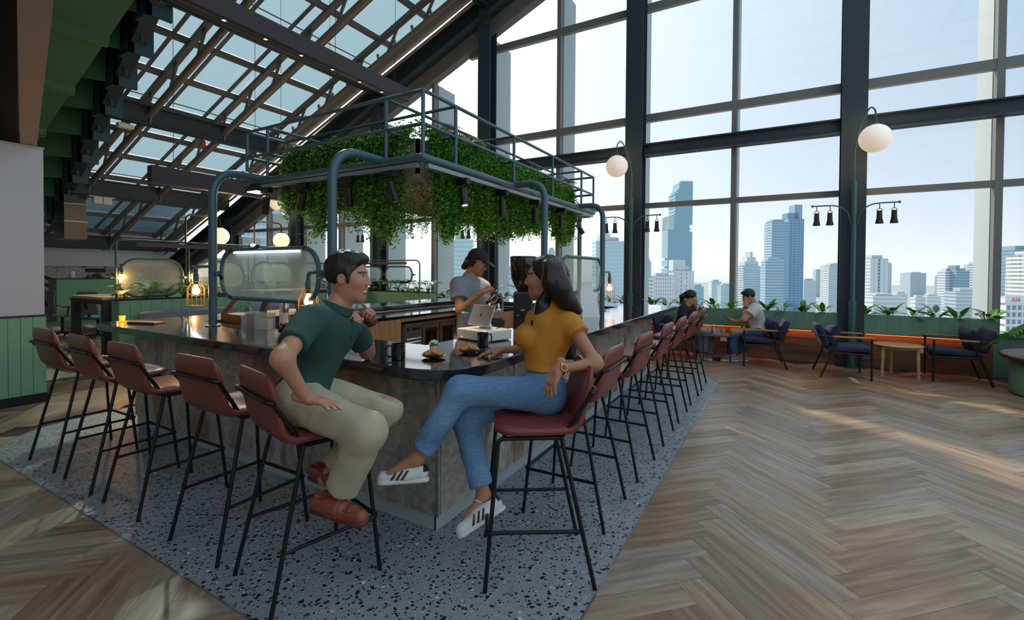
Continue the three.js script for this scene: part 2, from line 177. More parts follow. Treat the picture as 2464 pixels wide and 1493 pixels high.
// ---------- floor ----------
const yR = X => 3.85 + 0.39 * (X + 16.87);            // lower chord of the roof trusses
const colX = k => 0.985 - 3.57 * k;
{
  const fl = structGroup('floor');
  part('slab', [bx(-8.5, 7, -0.2, -0.014, -9.75, 5)], mat('#3b2c20', 0.9), fl);
  const L = 0.92, w = 0.1533, pg = uvm(new THREE.BoxGeometry(L - 0.0016, 0.012, w - 0.0016), 1);
  { const p = pg.attributes.position, uv = pg.attributes.uv; for (let i = 0; i < p.count; i++) uv.setXY(i, p.getX(i) / L + 0.5, p.getZ(i) / w * 0.25); }
  const list = [], r = RNG(4), s2 = Math.SQRT1_2, pr = new THREE.Vector3(); camera.updateMatrixWorld();
  for (let a = -9; a <= 9; a++) for (let k = -70; k <= 70; k++) for (const v of [0, 1]) {
    const u0 = v ? k * w - w / 2 : k * w + L / 2, v0 = v ? k * w + L / 2 : k * w + w / 2, U = u0 + a * L, Vv = v0 - a * L;
    const X = (U - Vv) * s2 + 0.34, Z = -(U + Vv) * s2 - 4.2;
    if (X < -8.1 || X > 6.4 || Z < -9.35 || Z > 4.4) continue;
    if (X > -5.7 && X < -1.3 && Z > -7.1 && Z < -1.85) continue;
    pr.set(X, 0, Z); const cz = -pr.clone().applyMatrix4(camera.matrixWorldInverse).z; pr.project(camera);
    const px = (pr.x * 0.5 + 0.5) * IW, py = (0.5 - pr.y * 0.5) * IH, vis = cz > 0.3 && px > -150 && px < IW + 150 && py < IH + 160;
    list.push({ X, Z, v, vis, size: vis ? L * w / (cz * cz * cz) : 0, m: r() * 6 | 0, f: r() < 0.5, off: r() });
  }
  const inPad = p => p.X > -6 && p.X < -0.95 && p.Z > -7.4 && p.Z < -1.45;
  list.forEach(p => { if (inPad(p)) p.size = 0; }); list.sort((a, b) => b.size - a.size);
  const rest = [[], [], [], [], [], []];
  list.forEach((p, i) => {
    const ry = (p.v ? -1 : 1) * PI / 4 * -1 + (p.f ? PI : 0);
    if (i < 300 && p.size > 0) { const o = part('plank', pg, plankM[p.m], fl); o.position.set(p.X, -0.006 - 0.0015 * p.off, p.Z); o.rotation.y = p.v ? PI / 4 * 3 + (p.f ? PI : 0) : PI / 4 + (p.f ? PI : 0); }
    else { if (inPad(p)) return; const g = pg.clone(); g.rotateY(p.v ? PI / 4 * 3 : PI / 4); g.translate(p.X, -0.006 - 0.0015 * p.off, p.Z); rest[p.m].push(g); }
  });
  rest.forEach((gs, i) => { if (gs.length) { const o = part('far_planks', gs, plankM[i], fl); o.userData.kind = 'stuff'; } });
  const ca = struct('floor', uvm(bx(-22, -8.5, -0.2, 0.002, -9.7, 0.2), 0.5), M.carpet);
  const pad = structGroup('floor');
  const outline = [...arcPts(-5.3, -2.0, 0.83, PI / 2, PI, 10), ...arcPts(-5.3, -6.8, 0.83, PI, 1.5 * PI, 8), ...arcPts(-1.55, -6.83, 0.82, 1.5 * PI, 2 * PI, 10), ...arcPts(-1.03, -1.47, 0.3, 0, PI / 2, 6)];
  const base = slab(outline, -0.2, -0.006); part('bed', base, M.concrete, pad);
  const ring = []; for (let i = 0; i < outline.length; i++) { const a = outline[i], b = outline[(i + 1) % outline.length]; ring.push(bar([a[0], -0.004, a[1]], [b[0], -0.004, b[1]], 0.008, 0.014)); } part('edge_trim', ring, M.steel, pad);
  const tm = new THREE.MeshStandardMaterial({ map: terrazzoTex, roughness: 0.42 });
  const xs = [-0.85]; for (let x = -1.145; x > -6.3; x -= 0.595) xs.push(x); xs.unshift(-0.6); xs.push(-6.4); const zs = []; for (let z = -1.745 + 0.595; z > -8; z -= 0.595) zs.push(z);
  let q = 0; for (let i = 0; i < xs.length - 1; i++) for (let j = 0; j < zs.length - 1; j++) {
    const x1 = xs[i] - 0.002, x0 = xs[i + 1] + 0.002, z1 = zs[j] - 0.002, z0 = zs[j + 1] + 0.002; if (x0 > -5.4 && x1 < -1.75 && z0 > -7.1 && z1 < -2.2) continue;
    const P = clipRect(outline, x0, x1, z0, z1); if (P.length < 3) continue; q++; part('terrazzo_slab', uvm(slab(P, -0.006, 0), 1, (q * 0.37) % 1, (q * 0.61) % 1), tm, pad);
  }
  part('grout', slab(clipRect(outline, -7, 0, -8, 0), -0.006, -0.0012), mat('#b4b7b8', 0.8), pad);
}
// ---------- window wall ----------
const gableY = x => 7.049 + 0.415 * (x + 6.377);
const mulX = []; for (let k = -4; k <= 13; k++) mulX.push(0.985 - 1.785 * k);
{
  const rows = [[0.64, 2.82], [2.93, 4.56], [4.73, 6.79], [6.95, 10.4]];
  const wall = structGroup('window_1');
  for (const X of mulX) { const top = min(10.6, gableY(X) + 0.2); if (top < 1) continue; part('mullion', bx(X - 0.045, X + 0.045, 0.5, top, -9.76, -9.62), M.mullion, wall); }
  for (const [y, h] of [[0.58, 0.1], [2.873, 0.1], [4.645, 0.15], [6.87, 0.15]]) for (let i = 0; i < mulX.length - 1; i++) { const x1 = mulX[i] - 0.045, x0 = mulX[i + 1] + 0.045; if (gableY(x1) < y) continue; const xa = max(x0, -6.377 + (y - 7.049) / 0.415); part('transom', bx(xa, x1, y - h / 2, y + h / 2, -9.74, -9.63), M.mullion, wall); }
  for (let i = 0; i < mulX.length - 1; i++) for (const [y0, y1] of rows) {
    const x1 = mulX[i] - 0.04, x0 = mulX[i + 1] + 0.04; let P = clipRect([[x0, y0], [x1, y0], [x1, y1], [x0, y1]], x0, x1, y0, y1); P = clipPoly(P, p => gableY(p[0]) - p[1]); if (P.length < 3) continue;
    const g = new THREE.ShapeGeometry(new THREE.Shape(P.map(p => new THREE.Vector2(...p)))); g.translate(0, 0, -9.7); part('pane', g, M.solarGlass, wall);
  }
  const fins = structGroup('trim_1'); // deep outer reveals between the bays
  for (const X of mulX) { const top = min(10.4, gableY(X)); if (top < 1) continue; part('reveal_fin', [bx(X - 0.05, X + 0.05, 0.4, top, -10.0, -9.78), bx(X - 0.035, X + 0.035, 0.4, top, -10.5, -10.0)], M.fin, fins); }
  const cols = structGroup('trim_2');
  for (let k = -2; k <= 6; k++) { const X = colX(k), top = min(10.6, gableY(X) + 0.6); part('column', [bx(X - 0.17, X + 0.17, 0, top, -9.325, -9.3), bx(X - 0.17, X + 0.17, 0, top, -9.6, -9.575), bx(X - 0.02, X + 0.02, 0, top, -9.58, -9.32), bx(X - 0.15, X - 0.135, 0, top, -9.58, -9.32)], M.navySteel, cols); part('base_plate', bx(X - 0.2, X + 0.2, 0, 0.015, -9.62, -9.27), M.navySteel, cols); }
  for (let k = -2; k <= 5; k++) { const x1 = colX(k) - 0.17, x0 = colX(k + 1) + 0.17, xa = max(x0, -6.377 + (4.06 - 7.049) / 0.415); if (xa > x1) continue; part('wind_beam', [bx(xa, x1, 3.82, 4.06, -9.47, -9.44), bx(xa, x1, 3.82, 3.845, -9.56, -9.35), bx(xa, x1, 4.035, 4.06, -9.56, -9.35)], M.navySteel, cols); }
  // gable: steel rafter and concrete upstand along the slope
  const slope = Math.atan(0.415), gb = structGroup('trim_3');
  const sl = (x0, x1, y0, y1, z0, z1) => xf(bx(x0, x1, y0, y1, z0, z1), (x, y, z) => [x, y + gableY(x), z]);
  part('gable_band', sl(-21, 1.6, 0, 0.38, -9.72, -9.5), M.concrete, gb); part('gable_rafter', [sl(-21, 1.6, 0.36, 0.86, -9.42, -9.39), sl(-21, 1.6, 0.36, 0.39, -9.5, -9.2), sl(-21, 1.6, 0.83, 0.86, -9.5, -9.2)], M.navySteel, gb); part('gable_cap', sl(-21.4, 1.6, 0.38, 1.3, -9.85, -9.62), M.concrete, gb);
}
// ---------- low planter wall under the windows ----------
{
  const lw = structGroup('wall_window'); const xe = 2.72;
  part('core', [bx(-14, xe - 0.02, 0, 0.8, -9.62, -9.47), bx(-14, xe, 0.55, 0.58, -9.5, -9.36), bx(xe - 0.03, xe, 0, 0.86, -9.62, -9.45)], M.sageDeep, lw);
  let k = 0; for (let x = xe; x > -12; x -= 0.158) part('board', bx(x - 0.156, x, 0.56, 0.865, -9.37 + (k++ % 3) * 0.0012, -9.352), M.sageDeep, lw);
  part('planter_back', bx(-14, xe, 0.56, 0.83, -9.6, -9.57), M.sageDeep, lw); part('planter_end', bx(xe - 0.02, xe, 0.56, 0.865, -9.6, -9.37), M.sageDeep, lw); part('soil', bx(-14, xe - 0.02, 0.6, 0.8, -9.58, -9.37), M.soil, lw);
  const r = RNG(8); for (let j = 0; j < 4; j++) { let x = xe - 0.02; while (x > -7) { const L = 1.0 + r() * 1.1; const g = bx(max(-7.5, x - L), x, j * 0.138 + 0.002, j * 0.138 + 0.136, -9.475, -9.448 + r() * 0.003); part('wood_plank', uvm(g, 0.6, r(), r()), darkWoodM[r() * 3 | 0], lw); x -= L + 0.002; } }
  // warm strip lights tucked under the overhang, and a second one at the foot
  for (let k = -1; k < 3; k++) { const x1 = k < 0 ? 2.66 : colX(k) - 0.2, x0 = max(-6, colX(k + 1) + 0.2); const t = thing('strip_light', 'warm orange strip light hidden under the green planter overhang, ' + ['by the round potted palm planter', 'between the lounge chairs', 'behind the end of the bar', 'behind the bar back counter'][k + 1], 'strip light'); part('diffuser', bx(x0, x1, 0.538, 0.548, -9.41, -9.395), glow('#ff7a22', 1.6), t); part('channel', bx(x0, x1, 0.548, 0.551, -9.415, -9.39), M.steel, t); const l = new THREE.RectAreaLight('#ff7320', 5.5, x1 - x0, 0.03); l.name = 'strip_glow'; l.position.set((x0 + x1) / 2, 0.536, -9.402); l.rotation.x = -PI / 2; scene.add(l); }
  // right-hand return: sill wall beyond the planter
  struct('wall_sill', [bx(2.72, 7, 0, 0.6, -9.75, -9.6), bx(2.72, 7, 0.6, 0.63, -9.78, -9.55)], M.sageDeep);
}
// ---------- right glazed wall, rear and side walls, ceilings (mostly outside the frame) ----------
{
  const g = structGroup('window_2'); for (let z = -9.6; z <= 4.7; z += 1.785) part('mullion', bx(6.93, 7.05, 0, 10.4, z - 0.045, z + 0.045), M.mullion, g);
  for (const y of [0.55, 2.87, 4.64, 6.87]) part('transom', bx(6.94, 7.04, y - 0.06, y + 0.06, -9.6, 5), M.mullion, g);
  for (let z = -9.6; z < 4.6; z += 1.785) for (const [y0, y1] of [[0.61, 2.81], [2.93, 4.58], [4.7, 6.81], [6.93, 10.4]]) { const p = new THREE.PlaneGeometry(1.7, y1 - y0).rotateY(-PI / 2).translate(6.99, (y0 + y1) / 2, z + 0.8925); part('pane', p, M.glass, g); }
  struct('wall_right', bx(6.9, 7.05, 0, 0.55, -9.7, 5), M.sageDeep);
  struct('wall_back', bx(-7.3, 7.05, 0, 10.6, 5, 5.2), M.whiteWall);
  struct('wall_office', bx(-21.4, -7.3, 0, 9, 0.2, 0.35), M.whiteWall);
  struct('ceiling', [bx(-7.2, -3, 4.7, 4.9, -2.2, 5.2)], M.beige);
  struct('wall_upper', [bx(-7.2, -3, 4.9, 10.6, -2.3, -2.15), bx(-3.1, -3, 4.9, 10.6, -2.2, 5.2)], M.whiteWall);
  const fr = structGroup('ceiling'); for (let x = -1.2; x <= 7.1; x += 2.05) part('roof_beam', bx(x - 0.06, x + 0.06, 10.4, 10.6, -9.7, 5.1), M.greySteel, fr); for (let z = -9.7; z < 5.2; z += 2.1) part('roof_purlin', bx(-1.2, 7, 10.42, 10.55, z - 0.05, z + 0.05), M.greySteel, fr);
  for (let x = -1.2; x < 6.9; x += 2.05) for (let z = -9.7; z < 4.9; z += 2.1) part('roof_pane', new THREE.PlaneGeometry(2.0, 2.05).rotateX(PI / 2).translate(x + 1.025, 10.56, z + 1.05), M.glass, fr);
  part('roof_pane', new THREE.PlaneGeometry(1.95, 7.4).rotateX(PI / 2).translate(-2.1, 10.56, 1.4), M.glass, fr);
  // white wall with green tongue and groove below
  const wl = structGroup('wall_left'); part('plaster', [bx(-7.35, -7.22, 0.985, 2.845, -1.955, 5), bx(-7.35, -7.2, 2.845, 2.86, -1.96, 5)], M.whiteWall, wl); part('core', bx(-7.35, -7.235, 0.1, 0.985, -1.95, 5), M.sage2, wl);
  for (let z = -1.955, i = 0; z < 2.2; z += 0.098, i++) part('board', bx(-7.24, -7.212, 0.1, 0.965, z + 0.002, z + 0.096), M.sage, wl); part('end_board', bx(-7.35, -7.212, 0.1, 0.965, -1.965, -1.953), M.sage, wl);
  part('dado_rail', bx(-7.36, -7.2, 0.965, 0.985, -1.97, 5), M.blackTrim, wl);
  struct('baseboard_left', bx(-7.36, -7.195, 0, 0.1, -1.97, 5), M.blackTrim);
}
// ---------- sloped skylight roof ----------
{
  const rf = structGroup('ceiling'), X0 = -21, X1 = -1.2, up = 0.52, glassUp = 0.72;
  const pt = (X, dy, z) => [X, yR(X) + dy, z];
  for (const z of [-5.5, -7.24, -8.81, -3.75]) { // trusses
    part('truss_chord', cyl(pt(X0, 0, z), pt(X1, 0, z), 0.075, 0.075, 10), M.greySteel, rf); part('truss_chord', bar(pt(X0, up, z), pt(X1, up, z), 0.13, 0.1), M.greySteel, rf);
    const w = []; for (let X = X0 + 0.3; X < X1 - 1; X += 1.19) { w.push(bar(pt(X, 0, z), pt(X + 0.42, up, z), 0.05, 0.05)); } part('truss_web', w, M.greySteel, rf);
  }
  const gz = [-9.5, -8.9, -7.9, -7.0, -6.1, -5.2, -4.3, -3.4];
  for (let X = X0; X <= X1; X += 1.19) { part('purlin', bar(pt(X, up + 0.1, -9.5), pt(X, up + 0.1, -3.3), 0.1, 0.13), M.greySteel, rf); }
  for (let X = X0 + 0.6; X <= X1; X += 3.57) part('conduit', bent([pt(X, up - 0.1, -9.1), pt(X, up - 0.1, -5.0), pt(X, up + 0.1, -4.9)], 0.014, 0.1, 6), M.greySteel, rf);
  for (let i = 0; X0 + (i + 1) * 1.19 <= X1 + 0.2; i++) for (let j = 0; j < gz.length - 1; j++) {
    const a = X0 + i * 1.19, b = a + 1.17, q = pt(a, glassUp, gz[j] + 0.02), s = pt(b, glassUp, gz[j] + 0.02), e = pt(b, glassUp, gz[j + 1]), f = pt(a, glassUp, gz[j + 1]);
    const g = new THREE.BufferGeometry(); g.setAttribute('position', new THREE.Float32BufferAttribute([...q, ...f, ...e, ...q, ...e, ...s], 3)); g.setAttribute('uv', new THREE.Float32BufferAttribute([0, 0, 0, 1, 1, 1, 0, 0, 1, 1, 1, 0], 2)); g.computeVertexNormals(); part('roof_pane', g, M.roofGlass, rf);
  }
  for (let j = 0; j < gz.length; j++) part('glazing_bar', bar(pt(X0, glassUp - 0.03, gz[j]), pt(X1, glassUp - 0.03, gz[j]), 0.06, 0.06), M.greySteel, rf);
  // light grey edge channel with short struts beside the gable
  part('edge_channel', [bar(pt(X0, 0.1, -9.12), pt(X1, 0.1, -9.12), 0.12, 0.2), bar(pt(X0, -0.1, -9.18), pt(X1, -0.1, -9.18), 0.05, 0.05)], mat('#8a8680', 0.6), rf); const st = []; for (let X = X0 + 0.4; X < X1; X += 0.595) st.push(bar(pt(X, 0.12, -9.1), pt(X - 0.12, up, -9.1), 0.05, 0.06)); part('edge_struts', st, mat('#9a958c', 0.6), rf);
  // steel cross beams
  for (const X of [-20.44, -16.87, -13.3, -9.73, -6.16]) { const y0 = yR(X) - 0.27, y1 = y0 + 0.46, zn = -5.07 + 0.123 * (X + 16.87); part('cross_beam', [bx(X - 0.012, X + 0.012, y0, y1, -9.35, zn), bx(X - 0.11, X + 0.11, y0, y0 + 0.025, -9.35, zn), bx(X - 0.11, X + 0.11, y1 - 0.025, y1, -9.35, zn)], M.navySteel, rf); const gs = []; for (const z of [-5.5, -7.24, -8.81]) gs.push(xf(bx(X + 0.01, X + 0.13, y0 + 0.02, y1, z - 0.02, z + 0.02), (x, y, zz) => [x > X + 0.05 ? X + 0.01 + (x - X - 0.01) * sstep(y0, y1, y) : x, y, zz])); part('gusset', gs, M.greySteel, rf); }
  // near edge: sloping steel beam with stepped teal and green fascia panels
  const nb = X => [X, 3.8 + 0.385 * (X + 16.87), -5.07 + 0.123 * (X + 16.87)]; part('edge_beam', bar(nb(-19), nb(-6), 0.24, 0.3), M.navySteel, rf);
  for (let i = 0; i < 11; i++) { const X = -18.6 + i * 1.02, [x, y, z] = nb(X), h = 1.5; part('fascia_teal', [bx(x, x + 0.5, y - 0.16, y + h, z + 0.13, z + 0.2), bx(x + 0.44, x + 0.5, y - 0.16, y + h, z - 0.2, z + 0.2)], mat('#1f4a58', 0.5), rf); part('fascia_green', [box(0.05, h + 0.3, 0.8, x - 0.1, y + 0.12 + h / 2, z + 0.55, -0.5)], M.greenSoffit, rf); part('hanger', bar([x + 0.75, y, z + 0.1], [x + 0.6, y + 0.9, z + 0.1], 0.05, 0.05), M.tealSteel, rf); }
  struct('ceiling', [xf(bx(-21.2, -1.1, 0.75, 0.95, -4.2, 0.3), (x, y, z) => [x, y + yR(x), z]), xf(bx(-21.2, -1.1, 0.2, 0.8, -3.3, -3.2), (x, y, z) => [x, y + yR(x), z])], M.greenSoffit);
  part('soffit', [xf(bx(-18.5, -7.5, -0.02, 0.06, -3.9, 0.2), (x, y, z) => [x, y + yR(x) - 0.25, z])], M.greenSoffit, rf); part('soffit_pipe', [cyl([-18, yR(-18) - 0.36, -3.1], [-7.6, yR(-7.6) - 0.36, -2.9], 0.035)], M.greenSoffit, rf);
  const jj = []; for (let X = -17.5; X < -7.6; X += 1.6) jj.push(xf(bx(X, X + 0.1, -0.16, 0, -3.9, 0.2), (x, y, z) => [x, y + yR(x) - 0.26, z])); part('soffit_rib', jj, M.greenSoffit, rf);
  struct('wall_end', [bx(-21.5, -21.35, 0, 4, -9.9, 0.35)], M.whiteWall);
  struct('wall_gable_end', [bx(-21.5, -21, 1.6, 4, -9.9, 0.3)].map(g => g), M.whiteWall);
  struct('wall_recess', [bx(-8.3, -8.2, 2.86, 9, -1.75, 5), bx(-8.3, -7.2, 2.86, 9, -1.85, -1.75), bx(-8.3, -7.2, 4.6, 4.7, -1.8, 5), bx(-8.3, -7.3, 2.845, 2.858, -1.8, 5)], M.brownDark);
  struct('trim_4', bar([-7.6, 2.935, -1.93], [-1.4, 2.935, -0.4], 0.13, 0.14), M.beige);
}
{ // clad metal duct beside the office
  const t = thing('duct', 'dark brushed metal duct casing hanging beside the office roof edge', 'duct'); for (let i = 0; i < 4; i++) { part('duct_panel', bx(-18.1, -17.3, 2.35 + i * 0.5, 2.84 + i * 0.5, -5.6 + 0.02 * i, -5.1), mat('#55524f', 0.3, { metalness: 0.7 }), t); }
  for (let i = 0; i < 3; i++) part('seam', bx(-18.11, -17.29, 2.835 + i * 0.5, 2.855 + i * 0.5, -5.61, -5.09), M.steel, t);
}
// suspended linear light beams
function hungBeam(label, X, y0, y1, z0, z1, spots, wires) {
  const t = thing('suspended_light_beam', label, 'light beam'), w = 0.07; part('housing', [rbox(2 * w, y1 - y0, z1 - z0, 0.006, X, (y0 + y1) / 2, (z0 + z1) / 2)], mat('#3a3338', 0.6, { bumpMap: fineBump, bumpScale: 0.0008 }), t); part('groove', bx(X - 0.03, X + 0.03, y0 - 0.002, y0 + 0.01, z0 + 0.02, z1 - 0.02), M.black, t);
  for (const z of spots) { part('downlight', [cyl([X, y0 - 0.006, z], [X, y0 + 0.01, z], 0.022, 0.022, 14)], glow('#ffe6c8', 1.5), t); part('trim_ring', new THREE.TorusGeometry(0.026, 0.005, 6, 16).rotateX(PI / 2).translate(X, y0 - 0.004, z), M.chrome, t); const l = new THREE.SpotLight('#ffdcb0', 1.2, 0, 0.6, 0.6); l.position.set(X, y0 - 0.02, z); l.target.position.set(X, 0, z); l.castShadow = true; scene.add(l, l.target); }
  for (const z of wires) part('wire', cyl([X, y1, z], [X, yR(X) + 0.55, z], 0.004, 0.004, 5), M.black, t); return t;
}
hungBeam('long dark suspended light beam with tiny downlights above the hanging garden', -5.6, 4.38, 4.61, -6.05, -2.4, [-3.05, -3.55, -4.05, -4.55, -5.05, -5.5], [-3.3, -4.6, -5.8]);
hungBeam('shorter dark suspended light beam hanging over the office side of the bar', -8.2, 2.81, 3.06, -7.6, -3.38, [], [-3.7, -5.0, -5.5, -6.6]);
{ const t = thing('emergency_light', 'pale twin emergency light box fixed under the upper cross beam', 'lamp', [-13.3, 4.9, -5.0]); part('case', rbox(0.16, 0.1, 0.3, 0.01, 0, -0.06, 0), M.offWhite, t); part('bracket', bx(-0.02, 0.02, -0.02, 0.02, -0.02, 0.02), M.brass, t); }
{ const t = thing('emergency_light', 'pale twin emergency light box fixed under the lower cross beam', 'lamp', [-16.87, 3.58, -5.8]); part('case', [rbox(0.1, 0.2, 0.2, 0.01, 0, -0.12, -0.11), rbox(0.1, 0.2, 0.2, 0.01, 0, -0.12, 0.11)], M.offWhite, t); part('rail', bx(-0.02, 0.02, -0.03, 0, -0.3, 0.3), M.steel, t); }
{ const t = thing('alarm_bell', 'small red alarm sounder under the upper cross beam', 'alarm', [-13.3, 4.9, -6.7]); part('body', lathe([[0, -0.12], [0.06, -0.1], [0.07, -0.05], [0.05, 0]], 14), mat('#b4402c', 0.5), t); part('base', lathe([[0, 0.02], [0.05, 0.02], [0.05, 0]], 12), M.black, t); }
{ const t = thing('air_conditioner', 'white wall mounted air conditioner in the brown recess above the wall', 'air conditioner', [-8.1, 3.2, -1.0]); part('body', [rbox(0.26, 0.34, 1.2, 0.03, 0.02, 0.2, 0)], M.offWhite, t); part('louvre', [bx(0.02, 0.16, -0.01, 0.03, -0.55, 0.55)], mat('#b9b4a8', 0.5), t); part('bracket', bx(-0.08, 0.0, 0.35, 0.9, 0.2, 0.5), mat('#7a6a58', 0.7), t); }
// ---------- office end wall: chevron tiles ----------
{
  const wl = structGroup('wall_chevron'), X = -21.2; part('backing', bx(-21.36, X - 0.02, 0, 2.7, -9.6, -2), mat('#7f7d80', 0.8), wl);
  const a = 0.34, h = 0.118, rise = 0.15, lm = [mat('#b4b1b5', 0.75), mat('#aba8ad', 0.75), mat('#bbb8bb', 0.75)], dm = mat('#23263a', 0.7);
  const mk = s => { const sh = new THREE.Shape([[0, 0], [a - 0.006, s * rise], [a - 0.006, s * rise + h - 0.006], [0, h - 0.006]].map(p => new THREE.Vector2(...p))); const g = new THREE.ExtrudeGeometry(sh, { depth: 0.02, bevelEnabled: false }); return g.rotateY(PI / 2); }; const gA = mk(1), gB = mk(-1);
  const r = RNG(77); for (let c = 0; c < 18; c++) { const offs = r() * 0.5; for (let k = 0; k < 13; k++) { const tall = hash(c >> 1, k, 5) < 0.13; for (const s of [0, 1]) { const z = -3.9 - c * 0.34 * 1 + 0; } const y = 0.7 + k * (h + 0.001) - offs * 0.1, o = part('tile', c % 2 ? gB : gA, hash(c >> 1, k * 7 + 1, 3) < 0.2 ? dm : lm[hash(c, k, 9) * 3 | 0], wl); o.position.set(X - 0.02, y + (c % 2 ? rise : 0) - 0.1, -4.0 - c * a); } }
}
// ---------- the bar ----------
const CT = 0.97;
{
  const outer = [...arcPts(-1.80, -2.26, 0.33, PI / 2, 0, 10), ...arcPts(-1.62, -7.87, 0.15, 0, -PI / 2, 5), ...arcPts(-5.75, -7.87, 0.15, -PI / 2, -PI, 5), ...arcPts(-5.72, -2.11, 0.18, PI, PI / 2, 6)];
  const sh = new THREE.Shape(outer.map(p => new THREE.Vector2(p[0], -p[1]))); sh.holes.push(new THREE.Path([[-5.2, 2.62], [-5.2, 7.2], [-2.22, 7.2], [-2.22, 2.62]].map(p => new THREE.Vector2(...p))));
  const g = new THREE.ExtrudeGeometry(sh, { depth: 0.05, bevelEnabled: true, bevelSize: 0.006, bevelThickness: 0.006, bevelOffset: -0.006, bevelSegments: 3 }); g.rotateX(-PI / 2).translate(0, CT - 0.056, 0);
  solo('bar_countertop', uvm(g, 0.7), counterM, 'long polished black stone countertop running around the whole bar', 'countertop');
  const b = thing('bar_cabinet', 'bar front clad in large rusty grey stone veneer panels', 'bar'), y0 = 0.088, y1 = 0.912;
  const r = RNG(12); const pan = (x0, x1, z0, z1, i) => part('stone_panel', uvm(bx(x0, x1, y0, y1, z0, z1), 0.55, r(), r()), stoneM[i % 4], b);
  const xs = [-5.42, -4.45, -3.56, -2.66, -1.7]; for (let i = 0; i < 4; i++) pan(xs[i] + 0.003, xs[i + 1] - 0.003, -2.14, -2.107 + r() * 0.003, i);
  const zs = [-2.107, -3.0, -3.9, -4.75, -5.6, -6.45, -7.22]; for (let i = 0; i < 6; i++) pan(-1.735, -1.7 + r() * 0.003, zs[i + 1] + 0.003, zs[i] - 0.003 - (i ? 0 : 0.034), i + 1);
  for (let i = 0; i < 6; i++) pan(-5.42, -5.39, zs[i + 1] + 0.003, zs[i] - 0.003, i + 2); for (let i = 0; i < 4; i++) pan(xs[i] + 0.003, xs[i + 1] - 0.003, -7.22, -7.19, i + 3);
  part('corner_trim', bx(-1.702, -1.69, y0, y1, -2.112, -2.1), M.steel, b); part('frame', [bx(-5.39, -1.735, 0.05, 0.91, -2.6, -2.14), bx(-2.2, -1.735, 0.05, 0.91, -7.19, -2.6), bx(-5.39, -4.95, 0.05, 0.91, -7.19, -2.6), bx(-4.95, -2.2, 0.05, 0.91, -7.19, -6.9)], mat('#231f22', 0.5), b);
  part('plinth', [bx(-5.4, -1.715, 0, 0.086, -2.13, -2.118), bx(-1.725, -1.713, 0, 0.086, -7.2, -2.118), bx(-5.4, -5.39, 0, 0.086, -7.2, -2.12), bx(-5.4, -1.715, 0, 0.086, -7.21, -7.2)], mat('#a9b1b0', 0.55), b);
  part('upstand', [bx(-5.2, -5.17, 0.86, 0.93, -7.19, -2.6), bx(-5.2, -2.2, 0.86, 0.93, -7.19, -7.16)], M.blackGloss, b);
  // inner work counter
  const w = thing('work_counter', 'inner bar work counter with black top and pale wood front', 'counter'); part('worktop', [bx(-5.17, -4.41, 0.865, 0.9, -5.95, -2.62), bx(-5.17, -3.88, 0.865, 0.9, -6.88, -5.95)], counterM, w); part('rear_panel', bx(-5.16, -5.12, 0.05, 0.865, -6.88, -2.62), M.black, w);
  for (const [x0, x1, z0, z1] of [[-4.45, -4.43, -4.72, -3.9], [-4.45, -4.43, -3.9, -3.1], [-4.45, -4.43, -3.1, -2.65], [-4.45, -3.92, -5.98, -5.96], [-3.92, -3.9, -6.86, -5.98]]) part('wood_front', uvm(bx(x0, x1, 0.08, 0.86, z0 + 0.002, z1 - 0.002), 0.7, 0.2, 0.4, true), oakV, w); part('fascia', uvm(bx(-4.45, -4.43, 0.815, 0.865, -5.95, -4.72), 0.7), oakV, w);
  const f = thing('undercounter_fridge', 'stainless steel undercounter fridge with vent grille and glass doors inside the bar', 'fridge'); part('cabinet', [bx(-5.1, -4.46, 0.08, 0.78, -5.93, -4.76), bx(-5.1, -4.38, 0.76, 0.785, -5.93, -4.75)], M.steel, f); part('vent_panel', bx(-4.46, -4.43, 0.1, 0.75, -5.14, -4.78), M.steel, f);
  for (let i = 0; i < 9; i++) part('vent_slat', box(0.02, 0.012, 0.3, -4.425, 0.18 + i * 0.048, -4.96, 0, 0, 0.5), M.chrome, f); part('badge', cyl([-4.43, 0.7, -4.86], [-4.424, 0.7, -4.86], 0.03, 0.03, 16), mat('#1d2340', 0.4), f); part('display', bx(-4.43, -4.424, 0.68, 0.72, -5.1, -4.94), M.black, f);
  for (const z of [-5.16, -5.55]) { const d = part('door', [bx(-4.46, -4.43, 0.1, 0.16, z - 0.37, z), bx(-4.46, -4.43, 0.68, 0.75, z - 0.37, z), bx(-4.46, -4.43, 0.16, 0.68, z - 0.06, z), bx(-4.46, -4.43, 0.16, 0.68, z - 0.37, z - 0.31)], M.steel, f); part('door_glass', bx(-4.44, -4.435, 0.16, 0.68, z - 0.31, z - 0.06), M.smoke, d); part('handle', bx(-4.43, -4.41, 0.64, 0.67, z - 0.31, z - 0.06), M.black, d); }
}
